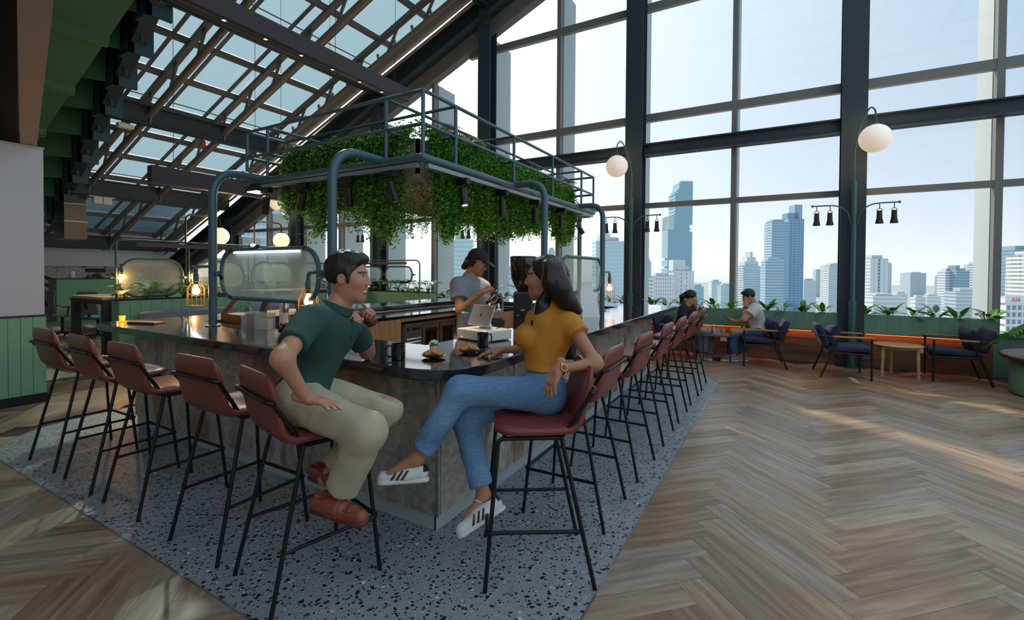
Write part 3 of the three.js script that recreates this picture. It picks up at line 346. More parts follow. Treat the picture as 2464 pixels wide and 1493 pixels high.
// pastry display case on the inner counter
{ const t = thing('display_case', 'black pastry display case with slanted glass side windows on the bar', 'display case', [-4.72, 0.9, -3.25]); part('base', bx(-0.4, 0.3, 0, 0.14, -0.5, 0.5), M.black, t); part('top', bx(-0.3, 0.2, 0.36, 0.39, -0.42, 0.36), M.black, t); for (const [a, c] of [[[-0.38, 0.14, 0.48], [-0.28, 0.37, 0.34]], [[0.28, 0.14, 0.48], [0.18, 0.37, 0.34]], [[0.28, 0.14, -0.48], [0.18, 0.37, -0.4]], [[-0.38, 0.14, -0.48], [-0.28, 0.37, -0.4]], [[0.28, 0.14, 0.05], [0.18, 0.37, 0.03]]]) part('post', bar(a, c, 0.05, 0.05), M.black, t); const q = (P) => { const g = new THREE.BufferGeometry(); g.setAttribute('position', new THREE.Float32BufferAttribute([...P[0], ...P[1], ...P[2], ...P[0], ...P[2], ...P[3]], 3)); g.computeVertexNormals(); return g; }; part('glass', q([[0.28, 0.14, 0.48], [0.28, 0.14, -0.48], [0.18, 0.37, -0.4], [0.18, 0.37, 0.34]]), M.clear, t); part('glass', q([[-0.38, 0.14, 0.48], [0.28, 0.14, 0.48], [0.18, 0.37, 0.34], [-0.28, 0.37, 0.34]]), M.clear, t); }
// ---------- things on the counter ----------
function mug(x, z, turn, label) {
  const t = thing('coffee_mug', label, 'mug', [x, CT, z], turn, 'black printed mugs'); const R = 0.041, Hh = 0.098;
  part('body', lathe([[0, 0.001], [R - 0.004, 0.001], [R, 0.005], [R, Hh - 0.002], [R - 0.0015, Hh], [R - 0.003, Hh - 0.002], [R - 0.0035, 0.008], [0, 0.006]], 32), M.blackGloss, t);
  part('handle', sweepTube(curve([[0, 0.08, R - 0.002], [0, 0.084, R + 0.018], [0, 0.068, R + 0.031], [0, 0.04, R + 0.03], [0, 0.02, R + 0.016], [0, 0.018, R - 0.002]], 20), () => 0.0055, 8), M.blackGloss, t);
  const pt = cv(256, 256, (g, w, h) => { g.fillStyle = '#111214'; g.fillRect(0, 0, w, h); g.fillStyle = '#d9dcdd'; g.textAlign = 'center'; g.font = 'bold 62px serif'; g.fillText('JUST', 128, 70); g.font = 'bold 46px serif'; g.fillText('COFFEE', 128, 130); g.fillStyle = '#9fa4a6'; g.font = '30px serif'; g.fillText('· · · · ·', 128, 168); g.fillRect(40, 200, 176, 5); });
  const pg = new THREE.CylinderGeometry(R + 0.0004, R + 0.0004, 0.066, 16, 1, true, -0.7, 1.4).rotateY(PI).translate(0, 0.052, 0); part('printed_lettering', pg, new THREE.MeshStandardMaterial({ map: pt, roughness: 0.3 }), t, 'white lettering on the mug');
}
mug(-1.985, -2.09, -1.0, 'black mug with white lettering beside the man’s elbow'); mug(-1.84, -2.79, -3.6, 'black mug with white lettering beside the woman’s hand');
function croissant(x, z, turn, label, plabel) {
  const p = solo('small_plate', lathe([[0, 0.004], [0.045, 0.004], [0.062, 0.01], [0.074, 0.016], [0.075, 0.018], [0.06, 0.013], [0.045, 0.008], [0, 0.007]], 32, 0, 0, 0), M.blackGloss, plabel, 'plate', 'black saucers with pastries'); p.position.set(x, CT, z);
  const c = thing('croissant', label, 'croissant', [x, CT + 0.008, z], turn, 'croissants on black saucers'), r = RNG(x * 1000 | 0), cm = new THREE.MeshPhysicalMaterial({ map: tex(128, 64, (u, v) => lerp3(hex('#a4561f'), hex('#dd9a52'), clamp(fbm(u, v, 6, 10, 4, 300) * 1.6 - 0.3))), roughness: 0.4, clearcoat: 0.3, clearcoatRoughness: 0.3 });
  for (let i = 0; i < 7; i++) { const a = (i - 3) / 3, s = 1 - abs(a) * 0.42, g = new THREE.SphereGeometry(1, 18, 12); xf(g, (X, Y, Z) => { const n = 1 + 0.06 * sin(Z * 9 + i) + 0.04 * (hash(X * 9 | 0, Y * 9 | 0, i) - 0.5); return [X * 0.019 * n, Y * 0.027 * s * n, Z * 0.034 * s * n]; }); g.rotateY(-a * 0.7); g.translate(a * 0.044, 0.026 * s, a * a * 0.022 - 0.008); part('pastry_layer', g, cm, c); }
}
croissant(-1.855, -2.26, 0.5, 'golden croissant on the saucer near the man', 'black saucer under the croissant near the man'); croissant(-1.775, -2.53, 0.7, 'golden croissant on the saucer near the woman’s hand', 'black saucer under the croissant near the woman');
{ const t = thing('flower_vase', 'small pot of white flowers standing behind the croissant', 'vase', [-2.02, CT, -2.46]); part('pot', lathe([[0, 0], [0.02, 0], [0.026, 0.03], [0.024, 0.032], [0, 0.03]], 16), M.white, t); const r = RNG(5), fg = [], lg = []; for (let i = 0; i < 26; i++) { const a = r() * 6.3, q = r() * 0.03; fg.push(ell(0.009, 0.007, 0.009, cos(a) * q, 0.045 + r() * 0.022, sin(a) * q, 8)); } for (let i = 0; i < 8; i++) { const a = r() * 6.3; lg.push(ell(0.006, 0.016, 0.003, cos(a) * 0.022, 0.04, sin(a) * 0.022, 8)); } const o = part('blossoms', fg, mat('#d9dcc0', 0.8), t); o.userData.kind = 'stuff'; const l = part('leaves', lg, mat('#4d7c2d', 0.7), t); l.userData.kind = 'stuff'; }
{ const t = thing('tablet_stand', 'silver tablet on a white stand seen from behind on the bar', 'tablet', [-2.05, CT, -3.1], -0.25); part('base', [rbox(0.34, 0.08, 0.28, 0.012, 0.02, 0.045, 0)], M.offWhite, t); part('arm', [box(0.14, 0.1, 0.02, 0, 0.12, -0.02, 0, 0.5)], M.white, t); const tb = part('tablet', new RoundedBoxGeometry(0.25, 0.17, 0.008, 3, 0.003).rotateX(-0.42).translate(0.02, 0.19, 0.03), mat('#c6cacd', 0.3, { metalness: 0.8 }), t); const lg = [ell(0.012, 0.014, 0.001, 0, 0, 0, 12), ell(0.004, 0.006, 0.001, 0.003, 0.018, 0, 8)].map(g => g.rotateX(-0.42).translate(0.02, 0.192, 0.0345)); part('logo', lg, mat('#40464c', 0.4), tb, 'small dark fruit shaped logo'); part('screen', new THREE.BoxGeometry(0.235, 0.155, 0.002).rotateX(-0.42).translate(0.02, 0.188, 0.0255), M.blackGloss, t); part('acrylic_guard', box(0.3, 0.2, 0.004, 0.04, 0.12, 0.15, 0, -0.3), M.clear, t); part('cable', sweepTube(curve([[0.1, 0.09, -0.05], [0.2, 0.1, -0.12], [0.24, 0.03, -0.2], [0.2, 0.004, -0.3]], 16), () => 0.003, 6), M.black, t); }
{ const t = thing('coffee_grinder', 'black coffee grinder with smoky bean hopper on the bar behind the woman', 'grinder', [-2.0, CT, -3.68], 0.5); part('body', [rbox(0.17, 0.36, 0.22, 0.02, 0, 0.18, 0)], M.black, t); part('foot', rbox(0.2, 0.02, 0.3, 0.006, 0.02, 0.01, 0.03), M.steel, t); part('hopper', lathe([[0.05, 0.36], [0.075, 0.4], [0.11, 0.48], [0.118, 0.62], [0.118, 0.66]], 28), M.smoke, t); part('hopper_lid', lathe([[0, 0.675], [0.115, 0.672], [0.12, 0.66], [0.119, 0.655]], 28), M.black, t); part('beans', lathe([[0, 0.36], [0.045, 0.365], [0.07, 0.4], [0.104, 0.48], [0.11, 0.58], [0, 0.6]], 20), mat('#2a1a12', 0.6), t); part('fork', [bx(-0.02, 0.02, 0.2, 0.215, 0.1, 0.2), bx(-0.05, -0.035, 0.16, 0.17, 0.1, 0.22), bx(0.035, 0.05, 0.16, 0.17, 0.1, 0.22)], M.chrome, t); part('lever', sweepTube(curve([[-0.08, 0.4, 0.05], [-0.16, 0.42, 0.1], [-0.24, 0.36, 0.12]], 12), () => 0.006, 6), M.chrome, t); part('tray', rbox(0.16, 0.012, 0.12, 0.004, 0, 0.03, 0.18), M.steel, t); }
{ const t = thing('portafilter_station', 'small dark knock box with steel portafilters and tray beside the grinder', 'knock box', [-2.12, CT, -3.42], 0.5); part('box', rbox(0.14, 0.13, 0.13, 0.008, 0, 0.065, 0), M.black, t); part('shelf', [bx(-0.12, 0.06, 0.19, 0.2, -0.05, 0.1), bx(0.05, 0.06, 0, 0.3, -0.05, -0.04)], M.steel, t); part('tray', rbox(0.2, 0.01, 0.14, 0.004, -0.16, 0.006, 0.02), M.steel, t); for (const x of [-0.06, 0.02]) part('tamper', lathe([[0, 0.2], [0.028, 0.2], [0.028, 0.215], [0.01, 0.22], [0.012, 0.26], [0, 0.265]], 16, x, 0, 0.03), M.chrome, t); }
{ const t = thing('menu_box', 'white box with a framed printed panel standing on the bar behind the woman', 'box', [-2.03, CT, -5.35], 0.9); part('box', xf(bx(-0.12, 0.12, 0, 0.3, -0.1, 0.1), (x, y, z) => [x * (1 - y * 0.25), y, z * (1 - y * 0.5) - y * 0.2]), M.white, t); const pt = cv(128, 96, (g) => { g.fillStyle = '#e4e4e2'; g.fillRect(0, 0, 128, 96); g.strokeStyle = '#3a3a3c'; g.lineWidth = 4; g.strokeRect(8, 8, 112, 80); g.lineWidth = 3; for (let i = 0; i < 8; i++) { g.beginPath(); g.moveTo(20 + i * 12, 24); g.lineTo(20 + i * 12, 72); g.stroke(); } }); part('printed_panel', new THREE.PlaneGeometry(0.15, 0.1).rotateX(-0.26).translate(0, 0.2, 0.022), new THREE.MeshStandardMaterial({ map: pt, roughness: 0.6 }), t, 'framed print'); part('lid', bx(-0.09, 0.09, 0.3, 0.325, -0.12, 0.0), M.white, t); }
{ const t = thing('bar_faucet', 'tall curved steel faucet rising over the bar sink', 'faucet', [-2.3, 0.86, -6.55]); part('spout', sweepTube(curve([[0, 0, 0], [0, 0.3, 0], [0.02, 0.36, 0.05], [0.04, 0.36, 0.14], [0.05, 0.26, 0.18], [0.05, 0.2, 0.18]], 28), () => 0.011, 8), M.chrome, t); part('base', lathe([[0, 0], [0.025, 0], [0.025, 0.03], [0.012, 0.04]], 14), M.chrome, t); }
{ const t = thing('tray', 'slim wooden menu board lying on the rounded bar end', 'tray', [-5.42, CT, -2.2], 0.35); part('board', rbox(0.32, 0.014, 0.12, 0.004, 0, 0.008, 0), mahogany, t); part('sheet', rbox(0.3, 0.004, 0.1, 0.001, 0, 0.017, 0), mat('#8d6f68', 0.6), t); }
// organisers behind the counter edge
for (const [x, z, w, h, lab] of [[-4.32, -2.58, 0.1, 0.11, 'low frosted acrylic lid holder beside the metal straws'], [-4.2, -2.56, 0.13, 0.15, 'tall clear acrylic organiser with brown sleeves'], [-4.02, -2.54, 0.14, 0.15, 'wide clear acrylic organiser beside the cup stack']]) { const t = thing('acrylic_organiser', lab, 'organiser', [x, CT, z], 0.3); part('shell', [bx(-w / 2, w / 2, 0, 0.004, -0.05, 0.05), bx(-w / 2, -w / 2 + 0.004, 0, h, -0.05, 0.05), bx(w / 2 - 0.004, w / 2, 0, h, -0.05, 0.05), bx(-w / 2, w / 2, 0, h, 0.046, 0.05), bx(-w / 2, w / 2, 0, h, -0.05, -0.046)], phys('#eef3f2', 0.1, { transmission: 0.85, thickness: 0 }), t); part('contents', lab.includes('sleeves') ? bx(-w / 2 + 0.01, -w / 2 + 0.04, 0.005, h - 0.02, -0.04, 0.04) : bx(-w / 2 + 0.01, w / 2 - 0.01, 0.005, h * 0.6, -0.03, 0.03), lab.includes('sleeves') ? mat('#7a5647', 0.8) : mat('#c9ccc8', 0.6), t); }
{ const t = thing('cup_stack', 'tall stack of clear plastic cups on the bar', 'cups', [-3.98, CT, -2.7]); for (let i = 0; i < 12; i++) part('cup', lathe([[0.03, 0], [0.042, 0.03], [0.044, 0.032]], 18, 0, i * 0.018, 0), phys('#f2f4f5', 0.2, { transmission: 0.7, thickness: 0 }), t); part('top_cup', lathe([[0.028, 0.215], [0.042, 0.3], [0.044, 0.302]], 18), phys('#f2f4f5', 0.2, { transmission: 0.7, thickness: 0 }), t); }
{ const t = thing('siphon_brewer', 'glass siphon coffee brewer with metal collar on the bar', 'brewer', [-3.84, CT, -2.62]); part('flask', lathe([[0.03, 0.03], [0.05, 0.04], [0.055, 0.07], [0.03, 0.14], [0.02, 0.16]], 20), M.clear, t); part('collar', lathe([[0.02, 0.155], [0.026, 0.16], [0.03, 0.2], [0.026, 0.24], [0.018, 0.26], [0, 0.262]], 18), M.steel, t); part('coffee', lathe([[0, 0.032], [0.046, 0.04], [0.05, 0.06], [0, 0.062]], 18), mat('#5a2f18', 0.2), t); part('base', lathe([[0, 0], [0.06, 0], [0.06, 0.02], [0.03, 0.03]], 18), M.black, t); part('spout', sweepTube(curve([[0, 0.25, 0], [0.03, 0.27, 0.0], [0.06, 0.255, 0]], 8), () => 0.006, 6), M.chrome, t); }
{ const t = thing('straw_holder', 'metal straws leaning out of a dark cup on the bar', 'straws', [-4.42, CT, -2.66]); part('cup', lathe([[0, 0.002], [0.03, 0.002], [0.034, 0.07], [0.032, 0.07], [0.028, 0.006]], 18), M.black, t); for (let i = 0; i < 5; i++) part('straw', cyl([0.01 * (i - 2), 0.02, 0.008], [-0.05 + 0.012 * i, 0.16 + 0.006 * (i % 3), -0.02 + 0.008 * i], 0.003, 0.003, 6), M.chrome, t); }
for (const [x, z, s, l] of [[-3.72, -2.6, 1, 'small steel jug nearest the siphon brewer'], [-3.62, -2.57, 0.8, 'smaller steel jug hidden behind the man’s shoulder']]) { const o = solo('milk_jug', lathe([[0, 0], [0.03, 0], [0.036, 0.02], [0.03, 0.06], [0.028, 0.06], [0.033, 0.02], [0, 0.004]].map(p => [p[0] * s, p[1] * s]), 18), M.chrome, l, 'jug'); o.position.set(x, CT, z); }
{ const t = thing('candle_holder', 'small glass candle glowing on the rounded bar end', 'candle', [-5.83, CT, -2.16]); part('glass', lathe([[0, 0.002], [0.024, 0.002], [0.03, 0.055], [0.028, 0.055], [0.022, 0.006], [0, 0.006]], 18), phys('#ffd9a0', 0.1, { transmission: 0.8, thickness: 0 }), t); part('flame', ell(0.01, 0.02, 0.01, 0, 0.03, 0, 8), glow('#ffb35a', 8), t); point(-5.83, CT + 0.03, -2.16, '#ff9a40', 0.12, 0.5); }
// ---------- pipe canopy over the bar ----------
const GX0 = -4.98, GX1 = -2.54, GZ0 = -6.92, GZ1 = -2.95, GY = 2.43;
{
  const t = thing('pipe_canopy', 'dark teal steel pipe canopy with railing cage standing on the bar', 'canopy'), P = M.tealPipe, r1 = 0.036, r2 = 0.016;
  const fr = (z) => [GX0, z], E = [[GX0, GZ1], [GX1, GZ1], [GX1, GZ0], [GX0, GZ0]];
  for (let i = 0; i < 4; i++) { const a = E[i], b = E[(i + 1) % 4]; part('ring_pipe', cyl([a[0], GY, a[1]], [b[0], GY, b[1]], r1, r1, 14), P, t); part('corner', ell(r1, r1, r1, a[0], GY, a[1], 12), P, t); for (const y of [2.705, 2.975]) part('rail', cyl([a[0], y, a[1]], [b[0], y, b[1]], r2, r2, 8), P, t); }
  const up = (x, z) => part('upright', cyl([x, GY, z], [x, 2.985, z], r2, r2, 8), P, t);
  for (const x of [GX0, -4.62, -2.95, GX1]) { up(x, GZ1); up(x, GZ0); } for (const z of [-3.39, -4.44, -5.43, -6.42]) { up(GX0, z); up(GX1, z); for (const y of [2.705, 2.975]) part('crossbar', cyl([GX0, y, z], [GX1, y, z], r2 * 0.9, r2 * 0.9, 8), P, t); } for (const x of [-4.62, -2.95]) for (const y of [2.705, 2.975]) part('crossbar', cyl([x, y, GZ0], [x, y, GZ1], r2 * 0.9, r2 * 0.9, 8), P, t);
  const post = (x, z, X, Z) => { const o = part('arched_post', bent([[x, CT, z], [x, GY + 0.02, z], [X, GY + 0.02, Z]], r1, 0.46, 14, 14), P, t); part('flange', lathe([[0.036, 0.012], [0.06, 0.01], [0.062, 0], [0.036, 0]], 18, x, CT, z), P, o); return o; };
  post(-4.66, -2.43, -4.66, -2.98); post(-2.99, -2.43, -2.99, -2.98); post(-2.17, -4.45, -2.57, -4.45); post(-2.17, -6.3, -2.57, -6.3); post(-4.6, -7.42, -4.6, -6.9); post(-2.96, -7.42, -2.96, -6.9);
  part('light_track', [bx(GX0 + 0.05, GX1 - 0.05, GY - 0.075, GY - 0.04, GZ1 - 0.02, GZ1 + 0.02), bx(GX1 - 0.02, GX1 + 0.02, GY - 0.075, GY - 0.04, GZ0 + 0.05, GZ1 - 0.05), bx(GX0 + 0.05, GX1 - 0.05, GY - 0.075, GY - 0.04, GZ0 - 0.02, GZ0 + 0.02)], mat('#8f98a0', 0.4, { metalness: 0.5 }), t);
}
// frosted screens clamped between the posts
function screen(label, len, h, pos, turn, tilt, parts) {
  const t = thing('frosted_screen', label, 'screen', pos, turn), rr = h * 0.42, s = new THREE.Shape(), x = len / 2, y = h / 2; s.moveTo(-x + rr, -y); s.lineTo(x - rr, -y); s.absarc(x - rr, -y + rr, rr, -PI / 2, 0); s.lineTo(x, y - rr); s.absarc(x - rr, y - rr, rr, 0, PI / 2); s.lineTo(-x + rr, y); s.absarc(-x + rr, y - rr, rr, PI / 2, PI); s.lineTo(-x, -y + rr); s.absarc(-x + rr, -y + rr, rr, PI, 1.5 * PI);
  const g = new THREE.ShapeGeometry(s, 12).rotateX(tilt); part('glass', g, M.frost, t, 'frosted glass'); const pts = s.getPoints(12).map(p => V(p.x, p.y, 0)); pts.pop(); const tube = new THREE.TubeGeometry(new THREE.CatmullRomCurve3(pts, true, 'catmullrom', 0.2), 96, 0.02, 8, true).rotateX(tilt); part('frame', tube, M.tealPipe, t);
  for (const q of [-1, 1]) part('pivot_knob', [cyl([q * (x + 0.01), 0, 0], [q * (x + 0.055), 0, 0], 0.032, 0.026, 12), cyl([q * (x + 0.05), 0, 0], [q * (x + 0.12), 0, 0], 0.011, 0.011, 8)], M.tealPipe, t); return t;
}
{ const t = screen('large frosted glass screen with a lit top edge between two bar posts beside the man', 1.36, 0.43, [-3.825, 1.465, -2.43], 0, 0); part('light_bar', bx(-0.46, 0.46, 0.185, 0.197, 0.004, 0.02), glow('#f4f8ff', 5), t); const l = new THREE.RectAreaLight('#f2f6ff', 5, 0.92, 0.02); l.name = 'screen_glow'; l.position.set(-3.825, 1.645, -2.415); l.lookAt(-3.825, 1.0, -2.40); scene.add(l);
  const c = part('clip_lamp', [rbox(0.1, 0.025, 0.05, 0.008, -0.16, 0.245, 0.01)], M.black, t); part('lamp_lens', ell(0.03, 0.012, 0.02, -0.14, 0.252, 0.03, 10), glow('#ffffff', 14), c); }
screen('frosted glass screen between the far bar posts behind the woman', 1.36, 0.43, [-2.17, 1.475, -5.57], PI / 2, 0);
// caged filament lamps on pipe arms
function cageLamp(label, x, y, z, dx, dz, s = 1, on = 1, group = 'caged lamps on the bar posts') {
  const t = thing('cage_lamp', label, 'lamp', [x, y, z], 0, group), px = -dx, pz = -dz; part('pipe_arm', bent([[px, 0.17 * s, pz], [0, 0.17 * s, 0], [0, 0.06 * s, 0]], 0.017 * s, 0.05, 10), M.tealPipe, t); part('elbow_sleeve', [cyl([0, 0.04 * s, 0], [0, 0.1 * s, 0], 0.024 * s, 0.024 * s, 12)], M.tealPipe, t); part('socket', cyl([0, 0.0, 0], [0, 0.045 * s, 0], 0.02 * s, 0.022 * s, 12), M.black, t);
  const w = [], R = 0.075 * s, b = -0.21 * s; for (let k = 0; k < 12; k++) { const a = k / 12 * 2 * PI, c = cos(a), q = sin(a); w.push(sweepTube([[0.035, 0.03], [0.05, 0.0], [0.075, -0.04], [0.075, -0.21]].map(([r, yy]) => V(c * r * s, yy * s, q * r * s)), () => 0.0022, 4)); } for (const [r, yy] of [[0.035, 0.03], [0.075, -0.1], [0.075, -0.21]]) w.push(new THREE.TorusGeometry(r * s, 0.0026, 5, 24).rotateX(PI / 2).translate(0, yy * s, 0)); part('wire_cage', w, M.brass, t);
  part('bulb', lathe([[0, -0.105], [0.022, -0.1], [0.034, -0.078], [0.033, -0.055], [0.02, -0.025], [0.014, 0.0]].map(p => [p[0] * s, p[1] * s]), 20), glow('#ffcf8c', on * 5), t); const l = point(x, y - 0.07 * s, z, '#ffb469', 0.8 * on * s, 1.5);
}
cageLamp('glowing caged bulb lamp on the bar post beside the rounded bar end', -4.96, 1.36, -2.43, -0.3, 0); cageLamp('caged bulb lamp on the bar post behind the man’s shoulder', -3.27, 1.32, -2.43, -0.28, 0); cageLamp('caged bulb lamp on the far bar post near the window column', -2.17, 1.34, -6.62, 0, -0.32); 
// track spotlights
{
  const sp = (x, z, rx, rz, label, lit) => { const t = thing('track_spotlight', label, 'spotlight', [x, GY - 0.075, z], 0, 'black track spotlights under the canopy'); part('adapter', rbox(0.13, 0.055, 0.06, 0.004, 0, -0.028, 0), lit ? M.black : M.blackTrim, t); part('stem', cyl([0, -0.055, 0], [0, -0.1, 0], 0.009), M.black, t); const c = new THREE.Group(); c.name = 'head'; c.position.set(0, -0.1, 0); c.rotation.set(rx, 0, rz); t.add(c); part('barrel', lathe([[0, 0.01], [0.034, 0.008], [0.036, 0], [0.036, -0.17], [0.031, -0.17], [0.03, -0.15]], 18), M.black, c); part('lens', cyl([0, -0.155, 0], [0, -0.15, 0], 0.029, 0.029, 14), glow('#ffd9a8', lit ? 6 : 0.8), c); if (lit) { const l = new THREE.SpotLight('#ffd9b0', lit, 0, 0.55, 0.5); const d = V(0, -1, 0).applyEuler(c.rotation); const p = V(x, GY - 0.175, z).addScaledVector(d, 0.175); l.position.copy(p); l.target.position.copy(p).addScaledVector(d, 2); l.castShadow = true; scene.add(l, l.target); } };
  const F = 'black track spotlight on the canopy side above the row of four empty stools', R = 'black track spotlight on the canopy side above the long row of stools', B = 'black track spotlight on the canopy side toward the windows';
  sp(-4.64, GZ1, 0.15, -0.35, F, 3); sp(-4.05, GZ1, 0.2, -0.5, F, 3); sp(-3.42, GZ1, 0.2, -0.12, F, 3); sp(-2.9, GZ1, 0.15, 0.25, F, 3); sp(GX1, -3.5, -0.2, 0.3, R, 3); sp(GX1, -4.2, 0, 0.02, R, 3); sp(GX1, -4.95, 0.1, -0.08, R, 3); sp(GX1, -5.72, 0, -0.06, R, 3); sp(-2.8, GZ0, 0.3, 0.5, B, 0); sp(-3.2, GZ0, 0.2, -0.2, B, 0); sp(-4.05, GZ0, 0.2, 0.2, B, 0); sp(-4.7, GZ0, 0.2, 0.3, B, 0);
  const t = thing('panel_downlight', 'bright square panel downlight under the canopy corner over the rounded bar end', 'lamp', [-4.82, GY - 0.1, -2.97]); part('case', rbox(0.2, 0.05, 0.16, 0.006, 0, 0.025, 0), M.black, t); part('lit_panel', bx(-0.085, 0.085, -0.006, 0, -0.065, 0.065), glow('#fff4e6', 8), t); const l = new THREE.RectAreaLight('#fff2e0', 10, 0.17, 0.13); l.name = 'panel_glow'; l.position.set(-4.82, GY - 0.11, -2.97); l.rotation.x = -PI / 2; scene.add(l);
}
// ---------- hanging garden ----------
{
  const t = thing('hanging_planter', 'long planter of trailing green vines and ferns hanging inside the canopy cage', 'planter'), X0 = -4.62, X1 = -2.9, Z0 = -6.55, Z1 = -3.3;
  part('trough', [bx(X0, X1, 2.36, 2.4, Z0, Z1), bx(X0, X1, 2.4, 2.72, Z1 - 0.03, Z1), bx(X0, X1, 2.4, 2.72, Z0, Z0 + 0.03), bx(X0, X0 + 0.03, 2.4, 2.72, Z0, Z1), bx(X1 - 0.03, X1, 2.4, 2.72, Z0, Z1)], mat('#a99c8c', 0.7), t); part('soil', bx(X0 + 0.03, X1 - 0.03, 2.4, 2.7, Z0 + 0.03, Z1 - 0.03), M.soil, t);
  const r = RNG(99), leaf = new THREE.BufferGeometry(); leaf.setAttribute('position', new THREE.Float32BufferAttribute([0, 0, 0, 0.45, 0.12, 0.45, 0, 0, 1.0, -0.45, 0.12, 0.45], 3)); leaf.setAttribute('uv', new THREE.Float32BufferAttribute([0.5, 0, 1, 0.5, 0.5, 1, 0, 0.5], 2)); leaf.setIndex([0, 1, 2, 0, 2, 3]); leaf.computeVertexNormals();
  const lm = phys('#ffffff', 0.55, { transmission: 0.45, thickness: 0, side: THREE.DoubleSide });
  const mats = [], cols = [], m4 = new THREE.Matrix4(), q = new THREE.Quaternion(), e = new THREE.Euler(), pal = ['#4d8c22', '#6cae30', '#8cca44', '#38701e', '#a2d656', '#5c9c36', '#467e28'].map(c => new THREE.Color(c));
  const put = (x, y, z, s, ci) => { e.set(r() * 1.6 - 0.3, r() * 6.28, r() * 1.2 - 0.6); q.setFromEuler(e); m4.compose(V(x, y, z), q, V(s, s, s)); mats.push(m4.clone()); cols.push(pal[ci]); };
  const strand = (x, y, z, len, ox, oz, tone, s0) => { let px = x, pz = z, py = y, vx = ox * 0.02, vz = oz * 0.02, drop = 0; while (drop < len) { px += vx + (r() - 0.5) * 0.012; pz += vz + (r() - 0.5) * 0.012; vx *= 0.86; vz *= 0.86; const st = 0.012; py -= st * (drop < 0.06 ? 0.4 : 1); drop += st; const n = r() < 0.5 ? 2 : 1; for (let k = 0; k < n; k++) put(px + (r() - 0.5) * 0.03, py + (r() - 0.5) * 0.01, pz + (r() - 0.5) * 0.03, s0 * (0.7 + r() * 0.6), clamp(tone + (r() * 3 | 0) - 1, 0, 6)); } };
  const edge = (n, fn) => { for (let i = 0; i < n; i++) fn(r()); };
  edge(460, u => { const clump = vnoise(u * 9, 1, 64, 64, 3), x = mix(X0, X1, u); strand(x, 2.76 + r() * 0.05, Z1 + r() * 0.08, 0.4 + clump * 0.62 + r() * 0.16, 0, 1, (r() * 5 | 0) + 1, 0.026); });
  edge(900, u => { const clump = vnoise(u * 16, 2, 64, 64, 3), z = mix(Z0, Z1, u); strand(X1 + r() * 0.08, 2.76 + r() * 0.06, z, 0.38 + clump * 0.66 + r() * 0.16, 1, 0, (r() * 5 | 0) + 1, 0.026); });
  edge(260, u => strand(X0 - r() * 0.08, 2.76, mix(Z0, Z1, u), 0.35 + r() * 0.45, -1, 0, (r() * 4 | 0) + 1, 0.026)); edge(110, u => strand(mix(X0, X1, u), 2.76, Z0 - r() * 0.08, 0.35 + r() * 0.45, 0, -1, (r() * 4 | 0) + 1, 0.026));
  for (let i = 0; i < 9000; i++) { const x = mix(X0, X1, r()), z = mix(Z0, Z1, r()), h = 0.12 + 0.14 * vnoise((x + 9) * 4, (z + 9) * 4, 64, 64, 8); put(x, 2.72 + h * Math.pow(r(), 0.35), z, 0.026 * (0.7 + r() * 0.7), r() * 7 | 0); }
  for (let i = 0; i < 700; i++) { const x = mix(X0, X1, r()), z = mix(Z0, Z1, r()); if (r() < 0.5) strand(x, 2.38, z, 0.1 + r() * 0.3, 0, 0, (r() * 4 | 0), 0.02); }
  const im = new THREE.InstancedMesh(leaf, lm, mats.length); im.name = 'vine_leaves'; mats.forEach((m, i) => { im.setMatrixAt(i, m); im.setColorAt(i, cols[i]); }); im.userData.kind = 'stuff'; im.castShadow = im.receiveShadow = true; t.add(im);
  // fern fronds
  const frond = (x, y, z, az, len, droop, m) => { const gs = [], N = 22; let p = V(x, y, z); const up0 = 0.9; let el = up0; for (let i = 0; i < N; i++) { const st = len / N; el -= droop / N; const d = V(cos(az) * cos(el), sin(el), sin(az) * cos(el)), side = V(-sin(az), 0, cos(az)), n = p.clone().addScaledVector(d, st), wl = len * 0.24 * sin(PI * (0.12 + 0.88 * i / N)) + 0.006; for (const s of [-1, 1]) { const tip = p.clone().addScaledVector(side, s * wl).addScaledVector(d, st * 1.2).add(V(0, -wl * 0.25, 0)); gs.push(p.x, p.y, p.z, ...n.clone().lerp(p, 0.25).toArray(), ...tip.toArray()); } p = n; } const g = new THREE.BufferGeometry(); g.setAttribute('position', new THREE.Float32BufferAttribute(gs, 3)); g.computeVertexNormals(); part('fern_frond', norm(g), m, t); };
  const fm = [phys('#6d8f2a', 0.6, { transmission: 0.3, thickness: 0, side: THREE.DoubleSide }), phys('#a89a2c', 0.6, { transmission: 0.3, thickness: 0, side: THREE.DoubleSide }), phys('#4d7d26', 0.6, { transmission: 0.3, thickness: 0, side: THREE.DoubleSide }), phys('#8a8428', 0.6, { transmission: 0.3, thickness: 0, side: THREE.DoubleSide })];
  for (let i = 0; i < 12; i++) frond(X0 + 0.1, 2.78, Z1 - 0.05 - r() * 0.5, PI * (0.75 + r() * 0.5), 0.32 + r() * 0.2, 1.3 + r(), fm[r() < 0.7 ? 1 : 3]);
  for (let i = 0; i < 14; i++) frond(X1 - 0.15 + r() * 0.1, 2.8, mix(-3.4, -4.0, r()), (r() - 0.6) * 2.2, 0.34 + r() * 0.18, 1.4 + r() * 0.8, fm[r() * 4 | 0]); for (let i = 0; i < 14; i++) frond(mix(X0, X1, r()), 2.8, mix(Z0, Z1, r()), r() * 6.28, 0.3 + r() * 0.15, 1.4 + r(), fm[r() * 3 | 0]); for (let i = 0; i < 6; i++) frond(X1, 2.8, Z0 + 0.1, -0.9 + r() * 1.2, 0.3, 1.5, fm[1]);
}
